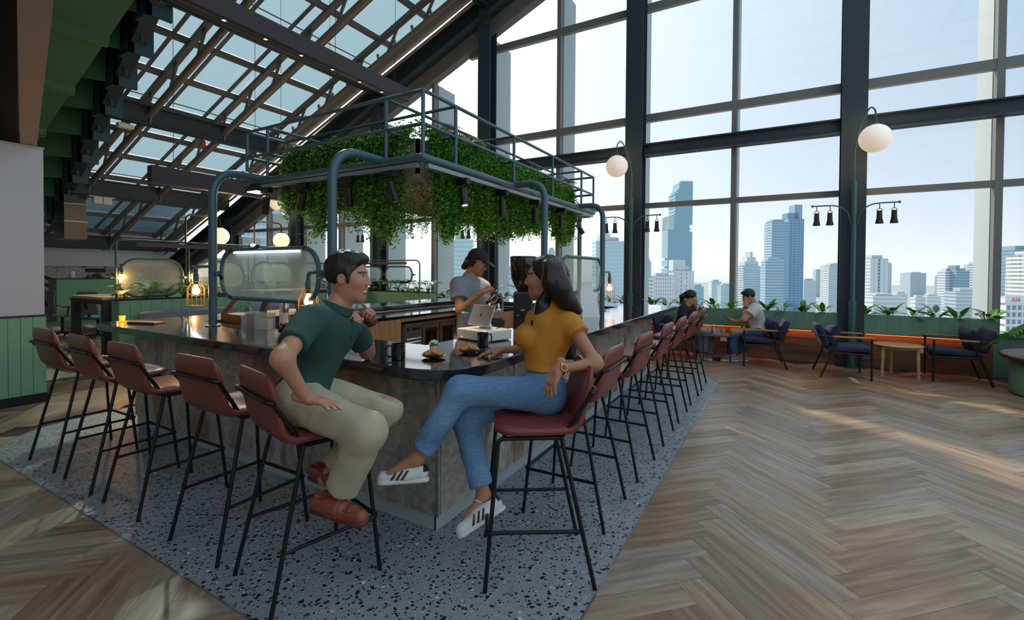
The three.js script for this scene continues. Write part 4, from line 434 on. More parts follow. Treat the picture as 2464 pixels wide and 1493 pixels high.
// ---------- bar stools (front towards -z, floor at y 0) ----------
function makeStool(label, group, pos, turn) {
  const t = thing('bar_stool', label, 'bar stool', pos, turn, group), r = 0.0105;
  const path = []; for (let i = 0; i <= 8; i++) path.push([0.745 - 0.006 * sin(i / 8 * PI), -0.215 + i * 0.042]); // seat, front to rear
  for (let i = 1; i <= 7; i++) { const a = i / 7 * 1.36; path.push([0.745 + 0.075 * (1 - cos(a)), 0.121 + 0.075 * sin(a)]); } for (let i = 1; i <= 8; i++) path.push([0.805 + i * 0.03, 0.196 + i * 0.0065]);
  const N = path.length - 1;
  part('seat_shell', padLoft(path, s => { const e = s < 0.08 ? 0.36 + 0.07 * sqrt(s / 0.08) : s > 0.86 ? 0.43 - 0.075 * Math.pow((s - 0.86) / 0.14, 2) : 0.43; return e; }, s => s < 0.05 ? 0.03 + 0.028 * sqrt(s / 0.05) : s > 0.93 ? 0.052 * sqrt(max(0.05, 1 - (s - 0.93) / 0.075)) : s > 0.5 ? 0.05 : 0.058, 28, 5), leatherM, t, 'oxblood leather seat and back');
  for (const s of [-1, 1]) {
    part('front_leg', bent([[s * 0.235, 0, -0.26], [s * 0.185, 0.705, -0.2], [s * 0.185, 0.708, 0.11]], r, 0.03, 8), M.blackSteel, t);
    part('rear_leg', cyl([s * 0.235, 0, 0.26], [s * 0.19, 0.715, 0.1], r, r, 8), M.blackSteel, t);
    part('back_strut', cyl([s * 0.19, 0.708, 0.1], [s * 0.222, 0.93, 0.24], r, r, 8), M.blackSteel, t);
    part('side_stretcher', cyl([s * 0.217, 0.27, -0.237], [s * 0.218, 0.27, 0.198], r * 0.9, r * 0.9, 8), M.blackSteel, t);
  }
  part('back_rail', bent([[-0.222, 0.93, 0.235], [-0.205, 0.938, 0.262], [0.205, 0.938, 0.262], [0.222, 0.93, 0.235]], r, 0.03, 8), M.blackSteel, t);
  part('footrest', bent([[-0.217, 0.27, -0.2], [-0.222, 0.27, -0.252], [0.222, 0.27, -0.252], [0.217, 0.27, -0.2]], r, 0.03, 8), M.blackSteel, t); part('seat_rail', [cyl([-0.185, 0.708, -0.17], [0.185, 0.708, -0.17], r, r, 8), cyl([-0.185, 0.708, 0.09], [0.185, 0.708, 0.09], r, r, 8)], M.blackSteel, t);
  return t;
}
const stool = makeStool('oxblood leather bar stool at the end of the row, next to the rounded bar end', 'bar stools', [-4.86, 0, -1.55], 0.02);
copy(stool, [-4.18, 0, -1.55], -0.02, 'oxblood leather bar stool, second from the rounded bar end');
copy(stool, [-3.53, 0, -1.55], 0.0, 'oxblood leather bar stool, third from the rounded bar end');
copy(stool, [-2.68, 0, -1.55], 0.0, 'empty oxblood leather bar stool beside the seated man');
copy(stool, [-2.02, 0, -1.5], -0.24, 'oxblood leather bar stool that the man in green sits on');
copy(stool, [-1.09, 0, -2.16], Math.atan2(0.84, -0.54), 'oxblood leather bar stool that the woman in mustard sits on');
[[-2.81, 0.03, 'empty oxblood leather bar stool right behind the seated woman'], [-3.59, -0.02, 'empty oxblood leather bar stool, second behind the seated woman'], [-4.39, 0.02, 'empty oxblood leather bar stool, third behind the seated woman'], [-5.11, 0, 'empty oxblood leather bar stool, third from the window end of the bar'], [-5.87, -0.02, 'empty oxblood leather bar stool, second from the window end of the bar'], [-6.64, 0.02, 'empty oxblood leather bar stool at the window end of the bar']].forEach(([z, d, l]) => copy(stool, [-1.13, 0, z], PI / 2 + d, l));
// ---------- lounge chairs ----------
function makeLounge(label, pos, turn, pillow) {
  const t = thing('lounge_chair', label, 'armchair', pos, turn, 'navy lounge chairs by the window'), r = 0.014;
  part('seat_cushion', padLoft([[0.415, -0.29], [0.418, -0.27], [0.42, -0.1], [0.405, 0.1], [0.395, 0.22], [0.395, 0.24]], s => 0.56 - 0.03 * (s < 0.05 || s > 0.95), s => s < 0.04 || s > 0.97 ? 0.07 : 0.1, 24, 7), M.navyFabric, t);
  part('back_cushion', padLoft([[0.44, 0.25], [0.47, 0.262], [0.62, 0.31], [0.72, 0.345], [0.755, 0.355]], s => 0.56 - 0.04 * (s < 0.05 || s > 0.95), s => s < 0.05 || s > 0.95 ? 0.06 : 0.095, 24, 7), M.navyFabric, t);
  part('seat_frame', bx(-0.29, 0.29, 0.345, 0.365, -0.28, 0.24), M.black, t);
  for (const s of [-1, 1]) { part('front_leg', cyl([s * 0.315, 0, -0.27], [s * 0.315, 0.585, -0.27], r, r, 8), M.black, t); part('rear_leg', cyl([s * 0.315, 0, 0.34], [s * 0.315, 0.59, 0.12], r, r, 8), M.black, t); part('armrest', [rbox(0.05, 0.026, 0.5, 0.01, s * 0.315, 0.6, -0.05)], armWood, t, 'pale wooden armrest'); part('arm_bar', cyl([s * 0.315, 0.595, 0.18], [s * 0.3, 0.6, 0.36], r * 0.7, r * 0.7, 8), M.black, t); part('side_rail', cyl([s * 0.315, 0.36, -0.27], [s * 0.315, 0.37, 0.2], r * 0.8, r * 0.8, 8), M.black, t); }
  part('back_bar', cyl([-0.3, 0.6, 0.36], [0.3, 0.6, 0.36], r * 0.7, r * 0.7, 8), M.black, t);
  if (pillow) { const p = solo('cushion', pillowG, M.navyFabric, pillow, 'cushion', 'navy scatter cushions'); p.position.set(pos[0] + sin(turn) * 0.17, 0.6, pos[2] + cos(turn) * 0.17); p.rotation.order = 'YXZ'; p.rotation.set(-0.3, turn + 0.15, 0.05); }
  return t;
}
const pillowG = xf(new THREE.BoxGeometry(0.4, 0.32, 0.16, 14, 12, 6), (x, y, z) => { const u = x / 0.2, v = y / 0.16, e = (1 - u * u * u * u) * (1 - v * v * v * v), k = 0.06 * (u * u - 1) * (v * v - 1); return [x * (1 - 0.1 * (1 - v * v) * u * u), y * (1 - 0.1 * (1 - u * u) * v * v), z * (0.12 + 0.95 * sqrt(max(0, e))) * 0.9]; }); smooth(pillowG);
makeLounge('navy lounge chair standing in front of the window column', [0.82, 0, -8.53], -PI / 2 + 0.1 - PI + PI, 'navy cushion on the lounge chair in front of the column');
makeLounge('navy lounge chair next to the round palm planter', [2.16, 0, -8.98], PI / 2 - 0.05, 'navy cushion on the lounge chair next to the palm planter');
makeLounge('navy lounge chair that the man in the white shirt sits on', [-0.28, 0, -8.8], PI / 2 + 0.12, 'navy cushion behind the man in the white shirt');
makeLounge('navy lounge chair that the woman in black sits on', [-1.62, 0, -8.75], -PI / 2 - 0.1, 'dark cushion beside the woman in black');
{ const t = thing('coffee_table', 'round pale wood coffee table between two navy lounge chairs', 'table', [1.5, 0, -8.85]); part('top', lathe([[0, 0.445], [0.26, 0.445], [0.3, 0.46], [0.305, 0.466], [0.3, 0.472], [0, 0.472]], 40), lightWood, t); for (let i = 0; i < 3; i++) { const a = i * 2.094 + 0.4; part('leg', cyl([cos(a) * 0.25, 0, sin(a) * 0.25], [cos(a) * 0.235, 0.447, sin(a) * 0.235], 0.02, 0.023, 12), lightWood, t); } part('ring', new THREE.TorusGeometry(0.22, 0.014, 6, 32).rotateX(PI / 2).translate(0, 0.43, 0), lightWood, t); }
{ const t = thing('side_table', 'low black side table with lower shelf between the two seated guests', 'table', [-0.98, 0, -8.85], 0.2); part('top', rbox(0.46, 0.018, 0.46, 0.004, 0, 0.44, 0), mat('#4a4d50', 0.3), t); part('lower_shelf', rbox(0.42, 0.012, 0.42, 0.003, 0, 0.09, 0), mat('#5a5450', 0.5), t); for (const x of [-1, 1]) for (const z of [-1, 1]) part('leg', cyl([x * 0.215, 0, z * 0.215], [x * 0.215, 0.435, z * 0.215], 0.008), M.black, t); }
[[-0.1, 0.02], [-0.03, -0.06], [0.05, 0.03], [0.12, -0.03], [0.0, 0.1]].forEach(([x, z], i) => { const t = thing('water_glass', 'clear drinking glass among those on the black side table', 'glass', [-0.98 + x, 0.449, -8.85 + z], i, 'glasses on the black side table'); part('glass', lathe([[0, 0.002], [0.026, 0.002], [0.03, 0.1], [0.028, 0.1], [0.024, 0.006], [0, 0.006]], 16), phys('#f6fafa', 0.03, { transmission: 0.85, thickness: 0 }), t); part('straw', cyl([0.0, 0.01, 0], [0.03, 0.16, 0.01 * (i - 2)], 0.0028, 0.0028, 5), M.white, t); });
for (const [x, y, l] of [[1.9, 0.325, 'white wall socket behind the coffee table'], [-0.9, 0.285, 'white wall socket behind the black side table']]) { const t = thing('wall_socket', l, 'socket', [x, y, -9.44]); part('plate', rbox(0.13, 0.07, 0.008, 0.003), M.white, t); for (const q of [-0.035, 0.035]) part('outlet', cyl([q, 0, 0.004], [q, 0, 0.006], 0.02, 0.02, 14), M.offWhite, t); }
// ---------- lamps on the window columns ----------
function columnLamp(k, side, lit) {
  const X = colX(k), t = thing('column_lamp', ['teal pole lamp with white globe on the column by the lounge chairs', 'teal pole lamp with white globe on the column at the end of the bar', 'teal pole lamp with white globe on the column behind the barista', 'teal pole lamp with white globe on the column behind the canopy', 'teal pole lamp with white globe on the second column behind the lit screen', 'teal pole lamp with white globe on the column nearest the office wall'][k], 'lamp', [X, 0, -9.2], 0, 'pole lamps on the window columns'), m = M.greenPipe, s = side;
  part('lower_pole', cyl([0, 0, 0], [0, 1.08, 0], 0.055, 0.055, 14), m, t); part('upper_pole', cyl([0, 1.08, 0], [0, 2.98, 0], 0.036, 0.036, 12), m, t); part('foot', lathe([[0, 0.02], [0.1, 0.02], [0.1, 0]], 16), m, t);
  part('globe_arm', sweepTube(curve([[0, 2.95, 0], [0.0, 3.5, 0.02], [s * 0.06, 3.85, 0.12], [s * 0.16, 4.06, 0.22], [s * 0.21, 4.0, 0.27], [s * 0.215, 3.78, 0.28]], 36), () => 0.012, 8), m, t); part('globe_cap', lathe([[0, 0.02], [0.05, 0.018], [0.06, 0]], 18, s * 0.215, 3.775, 0.28), m, t); part('globe', new THREE.SphereGeometry(0.21, 28, 20).translate(s * 0.215, 3.57, 0.28), glow('#ffdcb4', lit), t, 'opal glass globe');
  point(X + s * 0.215, 3.57, -8.92, '#ffd2a0', lit * 4, 8);
  for (const q of [-1, 1]) { part('spot_arm', sweepTube(curve([[q * 0.04, 2.3, 0.01], [q * 0.09, 2.5, 0.02], [q * 0.22, 2.6, 0.03], [q * 0.56, 2.62, 0.03]], 20), () => 0.011, 7), m, t); part('arm_cap', cyl([q * 0.55, 2.62, 0.03], [q * 0.575, 2.62, 0.03], 0.02), m, t); for (const d of [0.32, 0.5]) { const h = part('spot_shade', lathe([[0.03, 0.0], [0.034, -0.01], [0.038, -0.12], [0.055, -0.2], [0.052, -0.2], [0.034, -0.12], [0.03, -0.01]], 16, q * d, 2.5, 0.03), M.blackTrim, t); part('yoke', new THREE.TorusGeometry(0.034, 0.005, 5, 14, PI).translate(q * d, 2.5, 0.03), M.blackTrim, h); part('bulb', ell(0.03, 0.03, 0.03, q * d, 2.345, 0.03, 10), glow('#ffd9ae', 2.5), h); part('hanger', cyl([q * d, 2.53, 0.03], [q * d, 2.62, 0.03], 0.006), M.blackTrim, h); } }
}
columnLamp(0, 1, 0.3); columnLamp(1, -1, 0.3); columnLamp(2, -1, 0.45); columnLamp(3, -1, 0.45); columnLamp(4, -1, 0.45);
// ---------- plants ----------
const leafMat = ['#4f8f33', '#3a7a2c', '#6aa53f', '#2f6426'].map(c => phys(c, 0.4, { transmission: 0.28, thickness: 0, side: THREE.DoubleSide }));
function bladeG(L, W, droop = 0.5, fold = 0.25, n = 6) { // leaf from the origin along +z, bending down
  const pos = [], idx = [], uv = []; let y = 0, z = 0, el = 0; for (let i = 0; i <= n; i++) { const s = i / n, w = W * Math.pow(sin(PI * Math.pow(0.04 + 0.96 * s, 0.8)), 0.9) / 2; for (const k of [-1, 0, 1]) { pos.push(k * w, y + abs(k) * w * fold, z); uv.push(k * 0.5 + 0.5, s); } el -= droop / n; y += sin(el) * L / n; z += cos(el) * L / n; }
  for (let i = 0; i < n; i++) for (const k of [0, 1]) { const a = i * 3 + k; idx.push(a, a + 3, a + 1, a + 1, a + 3, a + 4); } const g = new THREE.BufferGeometry(); g.setAttribute('position', new THREE.Float32BufferAttribute(pos, 3)); g.setAttribute('uv', new THREE.Float32BufferAttribute(uv, 2)); g.setIndex(idx); g.computeVertexNormals(); return g;
}
const broad = [bladeG(0.2, 0.085, 0.7), bladeG(0.17, 0.075, 1.0), bladeG(0.22, 0.08, 0.4)];
const stemM = mat('#4a5a2c', 0.7);
function broadPlant(seed, label, pos, group) {
  const t = thing('leafy_plant', label, 'plant', pos, 0, group), r = RNG(seed), n = 9 + (r() * 4 | 0);
  for (let i = 0; i < n; i++) { const a = i * 2.4 + r(), h = 0.03 + r() * 0.12, q = 0.02 + r() * 0.06, bx_ = cos(a) * q, bz = sin(a) * q; const st = part('stem', cyl([0, 0, 0], [bx_, h, bz], 0.004, 0.003, 5), stemM, t); const o = part('leaf', broad[r() * 3 | 0], leafMat[r() * 4 | 0], t); o.position.set(bx_, h, bz); o.rotation.order = 'YXZ'; o.rotation.set(-(0.15 + r() * 1.0), PI / 2 - a, (r() - 0.5) * 0.5); const s = 0.75 + r() * 0.5; o.scale.set(s, s, s); }
  return t;
}
{
  const protos = [1, 2, 3, 4, 5].map(i => null), r = RNG(21); let i = 0;
  for (let x = 2.62; x > -9; x -= 0.285) { if (abs(((x - 0.985) % 3.57 + 3.57) % 3.57 - 1.785) > 1.62) continue; const k = i % 5, pos = [x + (r() - 0.5) * 0.06, 0.8, -9.46 + (r() - 0.5) * 0.05], lab = x > -2.4 ? 'broad leaved green plant in the window planter beside the lounge area' : 'broad leaved green plant in the window planter behind the bar'; const o = protos[k] ? copy(protos[k], pos, r() * 6.28, lab, 'plants in the window planter') : (protos[k] = broadPlant(500 + k, lab, pos, 'plants in the window planter')); i++; }
}
// palm in the round planter
{
  const p = thing('round_planter', 'round green planter with a dark wooden rim by the window corner', 'planter', [3.42, 0, -8.35]), R = 0.85; part('body', lathe([[0, 0], [R - 0.03, 0], [R, 0.02], [R, 0.44], [0, 0.44]], 48), M.sageDeep, p); part('rim', lathe([[R - 0.3, 0.455], [R - 0.3, 0.485], [R + 0.08, 0.5], [R + 0.1, 0.49], [R + 0.08, 0.45], [R - 0.2, 0.44]], 48), mahogany, p, 'dark wooden rim'); part('soil', lathe([[0, 0.46], [R - 0.3, 0.46]], 32), M.soil, p);
  const t = thing('palm', 'feathery green palm growing in the round planter', 'palm', [3.35, 0.46, -8.45]), r = RNG(17), lm = [phys('#3f7a2a', 0.45, { transmission: 0.25, thickness: 0, side: THREE.DoubleSide }), phys('#5a9a36', 0.45, { transmission: 0.25, thickness: 0, side: THREE.DoubleSide })];
  for (let i = 0; i < 18; i++) { const az = i * 2.4 + r() * 0.5, L = 0.8 + r() * 0.5; let el = 0.85 + r() * 0.55, p = V(0, 0.02, 0); const P = [p.clone()], gs = []; for (let k = 0; k < 22; k++) { el -= 0.055 + k * 0.003; const d = V(cos(az) * cos(el), sin(el), sin(az) * cos(el)); p = p.clone().addScaledVector(d, L / 22); P.push(p); if (k > 6) for (const s of [-1, 1]) { const side = V(-sin(az) * s, 0.15, cos(az) * s), ll = 0.3 * sin(PI * (0.25 + 0.72 * (k - 6) / 16)); const a = p.clone(), b = p.clone().addScaledVector(d, 0.018), mid = p.clone().addScaledVector(side, ll * 0.5).addScaledVector(d, ll * 0.35), tip = p.clone().addScaledVector(side, ll * 0.85).addScaledVector(d, ll * 0.6).add(V(0, -ll * 0.35, 0)); gs.push(...a.toArray(), ...b.toArray(), ...mid.toArray(), ...b.toArray(), ...tip.toArray(), ...mid.toArray()); } } const f = part('stalk', sweepTube(P, s => 0.009 * (1 - s * 0.8), 5, false), stemM, t); const g = new THREE.BufferGeometry(); g.setAttribute('position', new THREE.Float32BufferAttribute(gs, 3)); g.computeVertexNormals(); const q = part('leaflets', norm(g), lm[i % 2], f); q.userData.kind = 'stuff'; }
  broadPlant(611, 'small low plant under the palm in the round planter', [2.95, 0.46, -8.1]); broadPlant(612, 'trailing plant drooping over the end of the window planter', [2.66, 0.79, -9.4]);
  { const o = solo('glass_bowl', lathe([[0, 0], [0.04, 0.004], [0.07, 0.03], [0.068, 0.03], [0.038, 0.008], [0, 0.006]], 20), M.clear, 'small glass bowl on the rim of the round planter', 'bowl'); o.position.set(2.72, 0.5, -8.35); }
}
// ---------- office side ----------
const deepLeaf = (() => { // deeply cut philodendron-like leaf lying along +z
  const s = new THREE.Shape(); s.moveTo(0, 0); const n = 6; for (let i = 0; i < n; i++) { const z = (i + 0.5) / n, w = 0.55 * sin(PI * (0.2 + 0.75 * z)); s.lineTo(w, z * 0.9 + 0.1); s.lineTo(w * 0.35, z * 0.92 + 0.1); } s.lineTo(0, 1.05); for (let i = n - 1; i >= 0; i--) { const z = (i + 0.5) / n, w = 0.55 * sin(PI * (0.2 + 0.75 * z)); s.lineTo(-w * 0.35, z * 0.92 + 0.1); s.lineTo(-w, z * 0.9 + 0.1); } return xf(new THREE.ShapeGeometry(s).rotateX(PI / 2).scale(0.2, 0.2, 0.2), (x, y, z) => [x, y + abs(x) * 0.3 - z * z * 1.6, z]);
})();
function cutPlant(seed, label, pos, group, h0 = 0.22) { const t = thing('philodendron', label, 'plant', pos, 0, group), r = RNG(seed); for (let i = 0; i < 9; i++) { const a = i * 2.4 + r(), h = h0 * (0.4 + r() * 1.0), q = 0.06 + r() * 0.12, X = cos(a) * q, Z = sin(a) * q; part('stem', sweepTube(curve([[0, 0, 0], [X * 0.4, h * 0.7, Z * 0.4], [X, h, Z]], 6), () => 0.005, 5, false), stemM, t); const o = part('leaf', deepLeaf, leafMat[r() * 4 | 0], t); o.position.set(X, h, Z); o.rotation.order = 'YXZ'; o.rotation.set(0.1 - r() * 0.5, PI / 2 - a, (r() - 0.5) * 0.5); const s = 0.75 + r() * 0.4; o.scale.set(s, s, s); } return t; }
function plantPartition(label, plab, x0, x1, z0, z1, h, n, seed) {
  const t = thing('planter_partition', label, 'partition'), alongZ = z1 - z0 > x1 - x0; const L = alongZ ? z1 - z0 : x1 - x0; part('core', bx(x0 + 0.012, x1 - 0.012, 0, h - 0.04, z0 + 0.012, z1 - 0.012), M.sage2, t); part('rim', [bx(x0 - 0.005, x1 + 0.005, h - 0.02, h, z0 - 0.005, z0 + 0.02), bx(x0 - 0.005, x1 + 0.005, h - 0.02, h, z1 - 0.02, z1 + 0.005), bx(x0 - 0.005, x0 + 0.02, h - 0.02, h, z0, z1), bx(x1 - 0.02, x1 + 0.005, h - 0.02, h, z0, z1)], M.blackTrim, t); part('soil', bx(x0 + 0.02, x1 - 0.02, h - 0.05, h - 0.03, z0 + 0.02, z1 - 0.02), M.soil, t);
  const m = Math.round(L / 0.155); for (let i = 0; i < m; i++) { const a = i / m * L + 0.002, b = (i + 1) / m * L - 0.002; if (alongZ) part('board', bx(x1 - 0.012, x1, 0, h - 0.02, z0 + a, z0 + b), M.sage, t); else part('board', bx(x0 + a, x0 + b, 0, h - 0.02, z1 - 0.012, z1), M.sage, t); } part('end_board', alongZ ? bx(x0, x1 - 0.012, 0, h - 0.02, z1 - 0.012, z1) : bx(x1 - 0.012, x1, 0, h - 0.02, z0, z1), M.sage2, t);
  const r = RNG(seed); let proto; for (let i = 0; i < n; i++) { const f = (i + 0.5) / n, pos = alongZ ? [(x0 + x1) / 2 + (r() - 0.5) * 0.06, h - 0.04, mix(z1, z0, f)] : [mix(x0, x1, f), h - 0.04, (z0 + z1) / 2]; proto ? copy(proto, pos, r() * 6.28) : proto = cutPlant(seed + 3, plab, pos, plab.replace('green plant', 'plants')); } return t;
}
plantPartition('sage green planter partition behind the rounded bar end', 'deeply cut leafy green plant in the partition planter behind the bar end', -9.68, -9.4, -8.2, -3.44, 1.0, 16, 700);
plantPartition('low sage green planter partition near the windows behind the bar', 'leafy green plant in the low partition near the windows', -11.5, -7.35, -9.05, -8.78, 1.0, 13, 740);
{ // framed frosted screens above the partition with pipe hoops
  const P = M.greenPipe; for (let i = 0; i < 4; i++) { const z = -3.98 - i * 1.12; screen('frosted screen above the planter partition, ' + ['nearest the desk', 'second from the desk', 'third from the desk', 'fourth from the desk'][i], 0.95, 0.64, [-9.55, 1.36, z], PI / 2, 0); }
  const t = thing('pipe_hoop', 'thin teal pipe hoop with linear lamp above the partition screens', 'frame', [-9.55, 1.0, 0]); for (const z of [-3.46, -4.56, -5.68, -6.8]) part('hoop_post', cyl([0, 0, z], [0, 0.95, z], 0.018, 0.018, 8), P, t); part('top_pipe', bent([[0, 0.8, -3.36], [0, 1.0, -3.46], [0, 1.0, -6.7], [0, 0.8, -6.82]], 0.018, 0.12, 8), P, t); part('linear_lamp', bx(-0.03, 0.03, 0.9, 0.97, -6.5, -3.75), mat('#5b4a4e', 0.6), t); for (const z of [-3.46, -4.56]) cageLamp('warm caged lamp on the partition posts beside the cut leaf plants', -9.48, 1.42, z - 0.05, 0.06, 0, 0.9, 1.4, 'warm lamps on the partition posts');
  const t2 = thing('pipe_hoop', 'thin teal pipe hoop with linear lamp above the low window partition', 'frame', [0, 1.0, -8.9]); part('top_pipe', bent([[-10.6, 0.0, 0], [-10.6, 0.78, 0], [-7.75, 0.78, 0], [-7.75, 0.0, 0]], 0.016, 0.15, 8), P, t2); part('linear_lamp', bx(-10.2, -8.2, 0.68, 0.74, -0.03, 0.03), mat('#5b4a4e', 0.6), t2); screen('frosted screen above the low window partition, nearest the barista', 0.9, 0.4, [-8.45, 1.42, -8.9], 0, 0); screen('frosted screen above the low window partition, behind the man', 0.9, 0.4, [-9.5, 1.42, -8.9], 0, 0);
}
// globe lamps on hooped poles in the office
for (const [x, z, y, s, l] of [[-9.75, -5.22, 2.2, 1, 'warm lit globe lamp on a hooped pole beside the bar post'], [-9.75, -6.55, 2.2, 1, 'warm lit globe lamp on a hooped pole above the lit screen']]) { const t = thing('hoop_globe_lamp', l, 'lamp', [x, 0, z], 0, 'globe lamps on hooped poles'); part('pole', bent([[0, 0, 0.62], [0, 2.55, 0.62], [0, 2.55, 0], [0, 2.36, 0]], 0.016, 0.12, 8), M.blackTrim, t); part('cap', lathe([[0, 0.02], [0.06, 0.016], [0.07, 0]], 16, 0, 2.34, 0), M.blackTrim, t); part('globe', new THREE.SphereGeometry(0.17, 24, 16).translate(0, 2.18, 0), glow('#ffd9a6', 0.75), t, 'warm opal globe'); point(x, 2.18, z, '#ffcf96', 3, 6); }
// benches, desks, chairs
{ const t = thing('bench_seat', 'grey backed bench with navy seat against the sage partition', 'bench', [-9.1, 0, -5.4]); part('seat', rbox(0.5, 0.1, 3.4, 0.03, 0.02, 0.42, 0), M.navyFabric, t); part('base', bx(-0.22, 0.22, 0, 0.37, -1.65, 1.65), mat('#a08a6c', 0.6), t); for (const z of [-0.9, 0.9]) part('back_cushion', rbox(0.12, 0.26, 1.6, 0.04, -0.2, 0.66, z), M.greyFabric, t); }
{ const t = thing('desk', 'long desk with dark navy legs and wooden top beside the partition', 'desk', [-10.6, 0, -3.85]); part('top', uvm(rbox(1.4, 0.045, 0.9, 0.005, 0, 1.0, 0), 0.6), lightWood, t); for (const [x, z] of [[0.64, 0.38], [0.64, -0.38], [-0.64, 0.38], [-0.64, -0.38]]) part('leg', bx(x - 0.055, x + 0.055, 0, 0.98, z - 0.055, z + 0.055), mat('#22303e', 0.5), t); part('apron', [bx(-0.64, 0.64, 0.9, 0.975, 0.4, 0.43), bx(0.62, 0.66, 0.9, 0.975, -0.4, 0.4)], mat('#22303e', 0.5), t); }
{ const t = thing('meeting_table', 'long pale wooden office table behind the task chairs', 'table', [-14.8, 0, -5.6]); part('top', uvm(rbox(2.4, 0.05, 1.6, 0.005, 0, 0.72, 0), 0.6), lightWood, t); for (const [x, z] of [[1, 0.7], [1, -0.7], [-1, 0.7], [-1, -0.7]]) part('leg', bx(x - 0.04, x + 0.04, 0, 0.7, z - 0.04, z + 0.04), mat('#c9a06a', 0.5), t); part('panel', bx(0.9, 0.95, 0.05, 0.68, -0.6, 0.6), mat('#d0a878', 0.6), t); for (const z of [-0.4, 0.3]) part('table_lamp', [bent([[0.3, 0.74, z], [0.3, 1.3, z], [0.3, 1.4, z + 0.15]], 0.02, 0.1, 8)], M.greenPipe, t); part('lamp_bar', bx(-0.5, 0.7, 1.42, 1.52, -0.75, 0.7), mat('#6a5c5c', 0.6), t); }
{ const t = thing('office_counter', 'sage green office counter with clutter in front of the chevron wall', 'counter', [-18.2, 0, -6.4]); part('body', bx(-0.3, 0.3, 0, 1.2, -2.2, 1.3), M.sage, t); part('top', bx(-0.32, 0.32, 1.2, 1.23, -2.22, 1.32), M.blackTrim, t); }
for (const [z, c, w, h, l] of [[-5.5, '#d0d4d6', 0.14, 0.2, 'small white jar on the sage office counter'], [-5.9, '#4a6f9a', 0.1, 0.12, 'small blue cup on the sage office counter'], [-6.9, '#7a3a2c', 0.4, 0.1, 'dark red tray on the sage office counter']]) { const o = solo(l.includes('jar') ? 'jar' : l.includes('cup') ? 'cup' : 'tray', l.includes('tray') ? rbox(w, h, w, 0.01, 0, h / 2, 0) : lathe([[0, 0], [w / 2, 0], [w / 2, h * 0.7], [w / 3, h], [0, h]], 16), mat(c, 0.5), l, l.includes('jar') ? 'jar' : l.includes('cup') ? 'cup' : 'tray'); o.position.set(-18.1, 1.23, z); }
for (let i = 0; i < 3; i++) cutPlant(770 + i, 'dark leafy plant on the sage office counter', [-18.25, 1.23, -6.2 - i * 0.75], 'plants on the sage office counter', 0.2);
function taskChair(label, pos, turn, seatM) { const t = thing('task_chair', label, 'office chair', pos, turn, 'office task chairs'); part('seat', padLoft([[0.47, -0.25], [0.485, -0.2], [0.48, 0], [0.475, 0.2], [0.47, 0.23]], s => 0.48 - 0.06 * (s < 0.05 || s > 0.95), s => 0.06, 20, 4), seatM, t); part('backrest', padLoft([[0.56, 0.24], [0.6, 0.245], [0.8, 0.27], [1.0, 0.25], [1.03, 0.24]], s => 0.46 - 0.06 * (s < 0.05 || s > 0.95), s => 0.035, 20, 4), M.greyMesh, t); for (let i = 0; i < 8; i++) part('back_slat', bx(-0.2, 0.2, 0.62 + i * 0.045, 0.635 + i * 0.045, 0.222 + 0.02 * sin(i / 7 * PI), 0.236 + 0.02 * sin(i / 7 * PI)), mat('#8d9194', 0.5), t); part('column', cyl([0, 0.1, 0], [0, 0.45, 0], 0.03), M.black, t); for (let k = 0; k < 5; k++) { const a = k * 1.2566; part('base_arm', bar([0, 0.11, 0], [cos(a) * 0.3, 0.075, sin(a) * 0.3], 0.04, 0.035), M.black, t); part('caster', new THREE.CylinderGeometry(0.03, 0.03, 0.04, 12).rotateZ(PI / 2).rotateY(a).translate(cos(a) * 0.3, 0.031, sin(a) * 0.3), M.black, t); } for (const s of [-1, 1]) part('armrest', [rbox(0.07, 0.025, 0.26, 0.01, s * 0.28, 0.68, 0.02), cyl([s * 0.27, 0.48, 0.06], [s * 0.28, 0.67, 0.04], 0.015)], M.black, t); part('spine', bar([0, 0.45, 0.18], [0, 0.8, 0.3], 0.05, 0.03), M.black, t); return t; }
taskChair('grey mesh office chair with a bright blue seat', [-12.6, 0, -4.25], 0.5, M.blueFabric); taskChair('dark grey mesh office chair beside the white wall end', [-13.7, 0, -4.0], 0.2, M.greyMesh);
{ const t = thing('file_pedestal', 'small black drawer pedestal under the office table', 'pedestal', [-13.3, 0, -5.0]); part('body', rbox(0.4, 0.5, 0.5, 0.01, 0, 0.26, 0), M.black, t); part('drawer', bx(0.2, 0.21, 0.06, 0.26, -0.22, 0.22), M.blackTrim, t); }
// ---------- people: signed distance fields meshed with surface nets ----------
const sub3 = (a, b) => [a[0] - b[0], a[1] - b[1], a[2] - b[2]], add3 = (a, b, s = 1) => [a[0] + b[0] * s, a[1] + b[1] * s, a[2] + b[2] * s], mid3 = (a, b, t = 0.5) => [mix(a[0], b[0], t), mix(a[1], b[1], t), mix(a[2], b[2], t)], dot3 = (a, b) => a[0] * b[0] + a[1] * b[1] + a[2] * b[2], len3 = a => hyp(a[0], a[1], a[2]), nrm3 = a => { const l = len3(a) || 1; return [a[0] / l, a[1] / l, a[2] / l]; }, cross3 = (a, b) => [a[1] * b[2] - a[2] * b[1], a[2] * b[0] - a[0] * b[2], a[0] * b[1] - a[1] * b[0]];
const smin = (a, b, k) => { const h = max(k - abs(a - b), 0) / k; return min(a, b) - h * h * k * 0.25; }, smax = (a, b, k) => -smin(-a, -b, k);
function cap(a, b, ra, rb = ra) { const d = sub3(b, a), L2 = dot3(d, d) || 1e-9; return (x, y, z) => { const px = x - a[0], py = y - a[1], pz = z - a[2], t = clamp((px * d[0] + py * d[1] + pz * d[2]) / L2); return hyp(px - d[0] * t, py - d[1] * t, pz - d[2] * t) - (ra + (rb - ra) * t); }; }
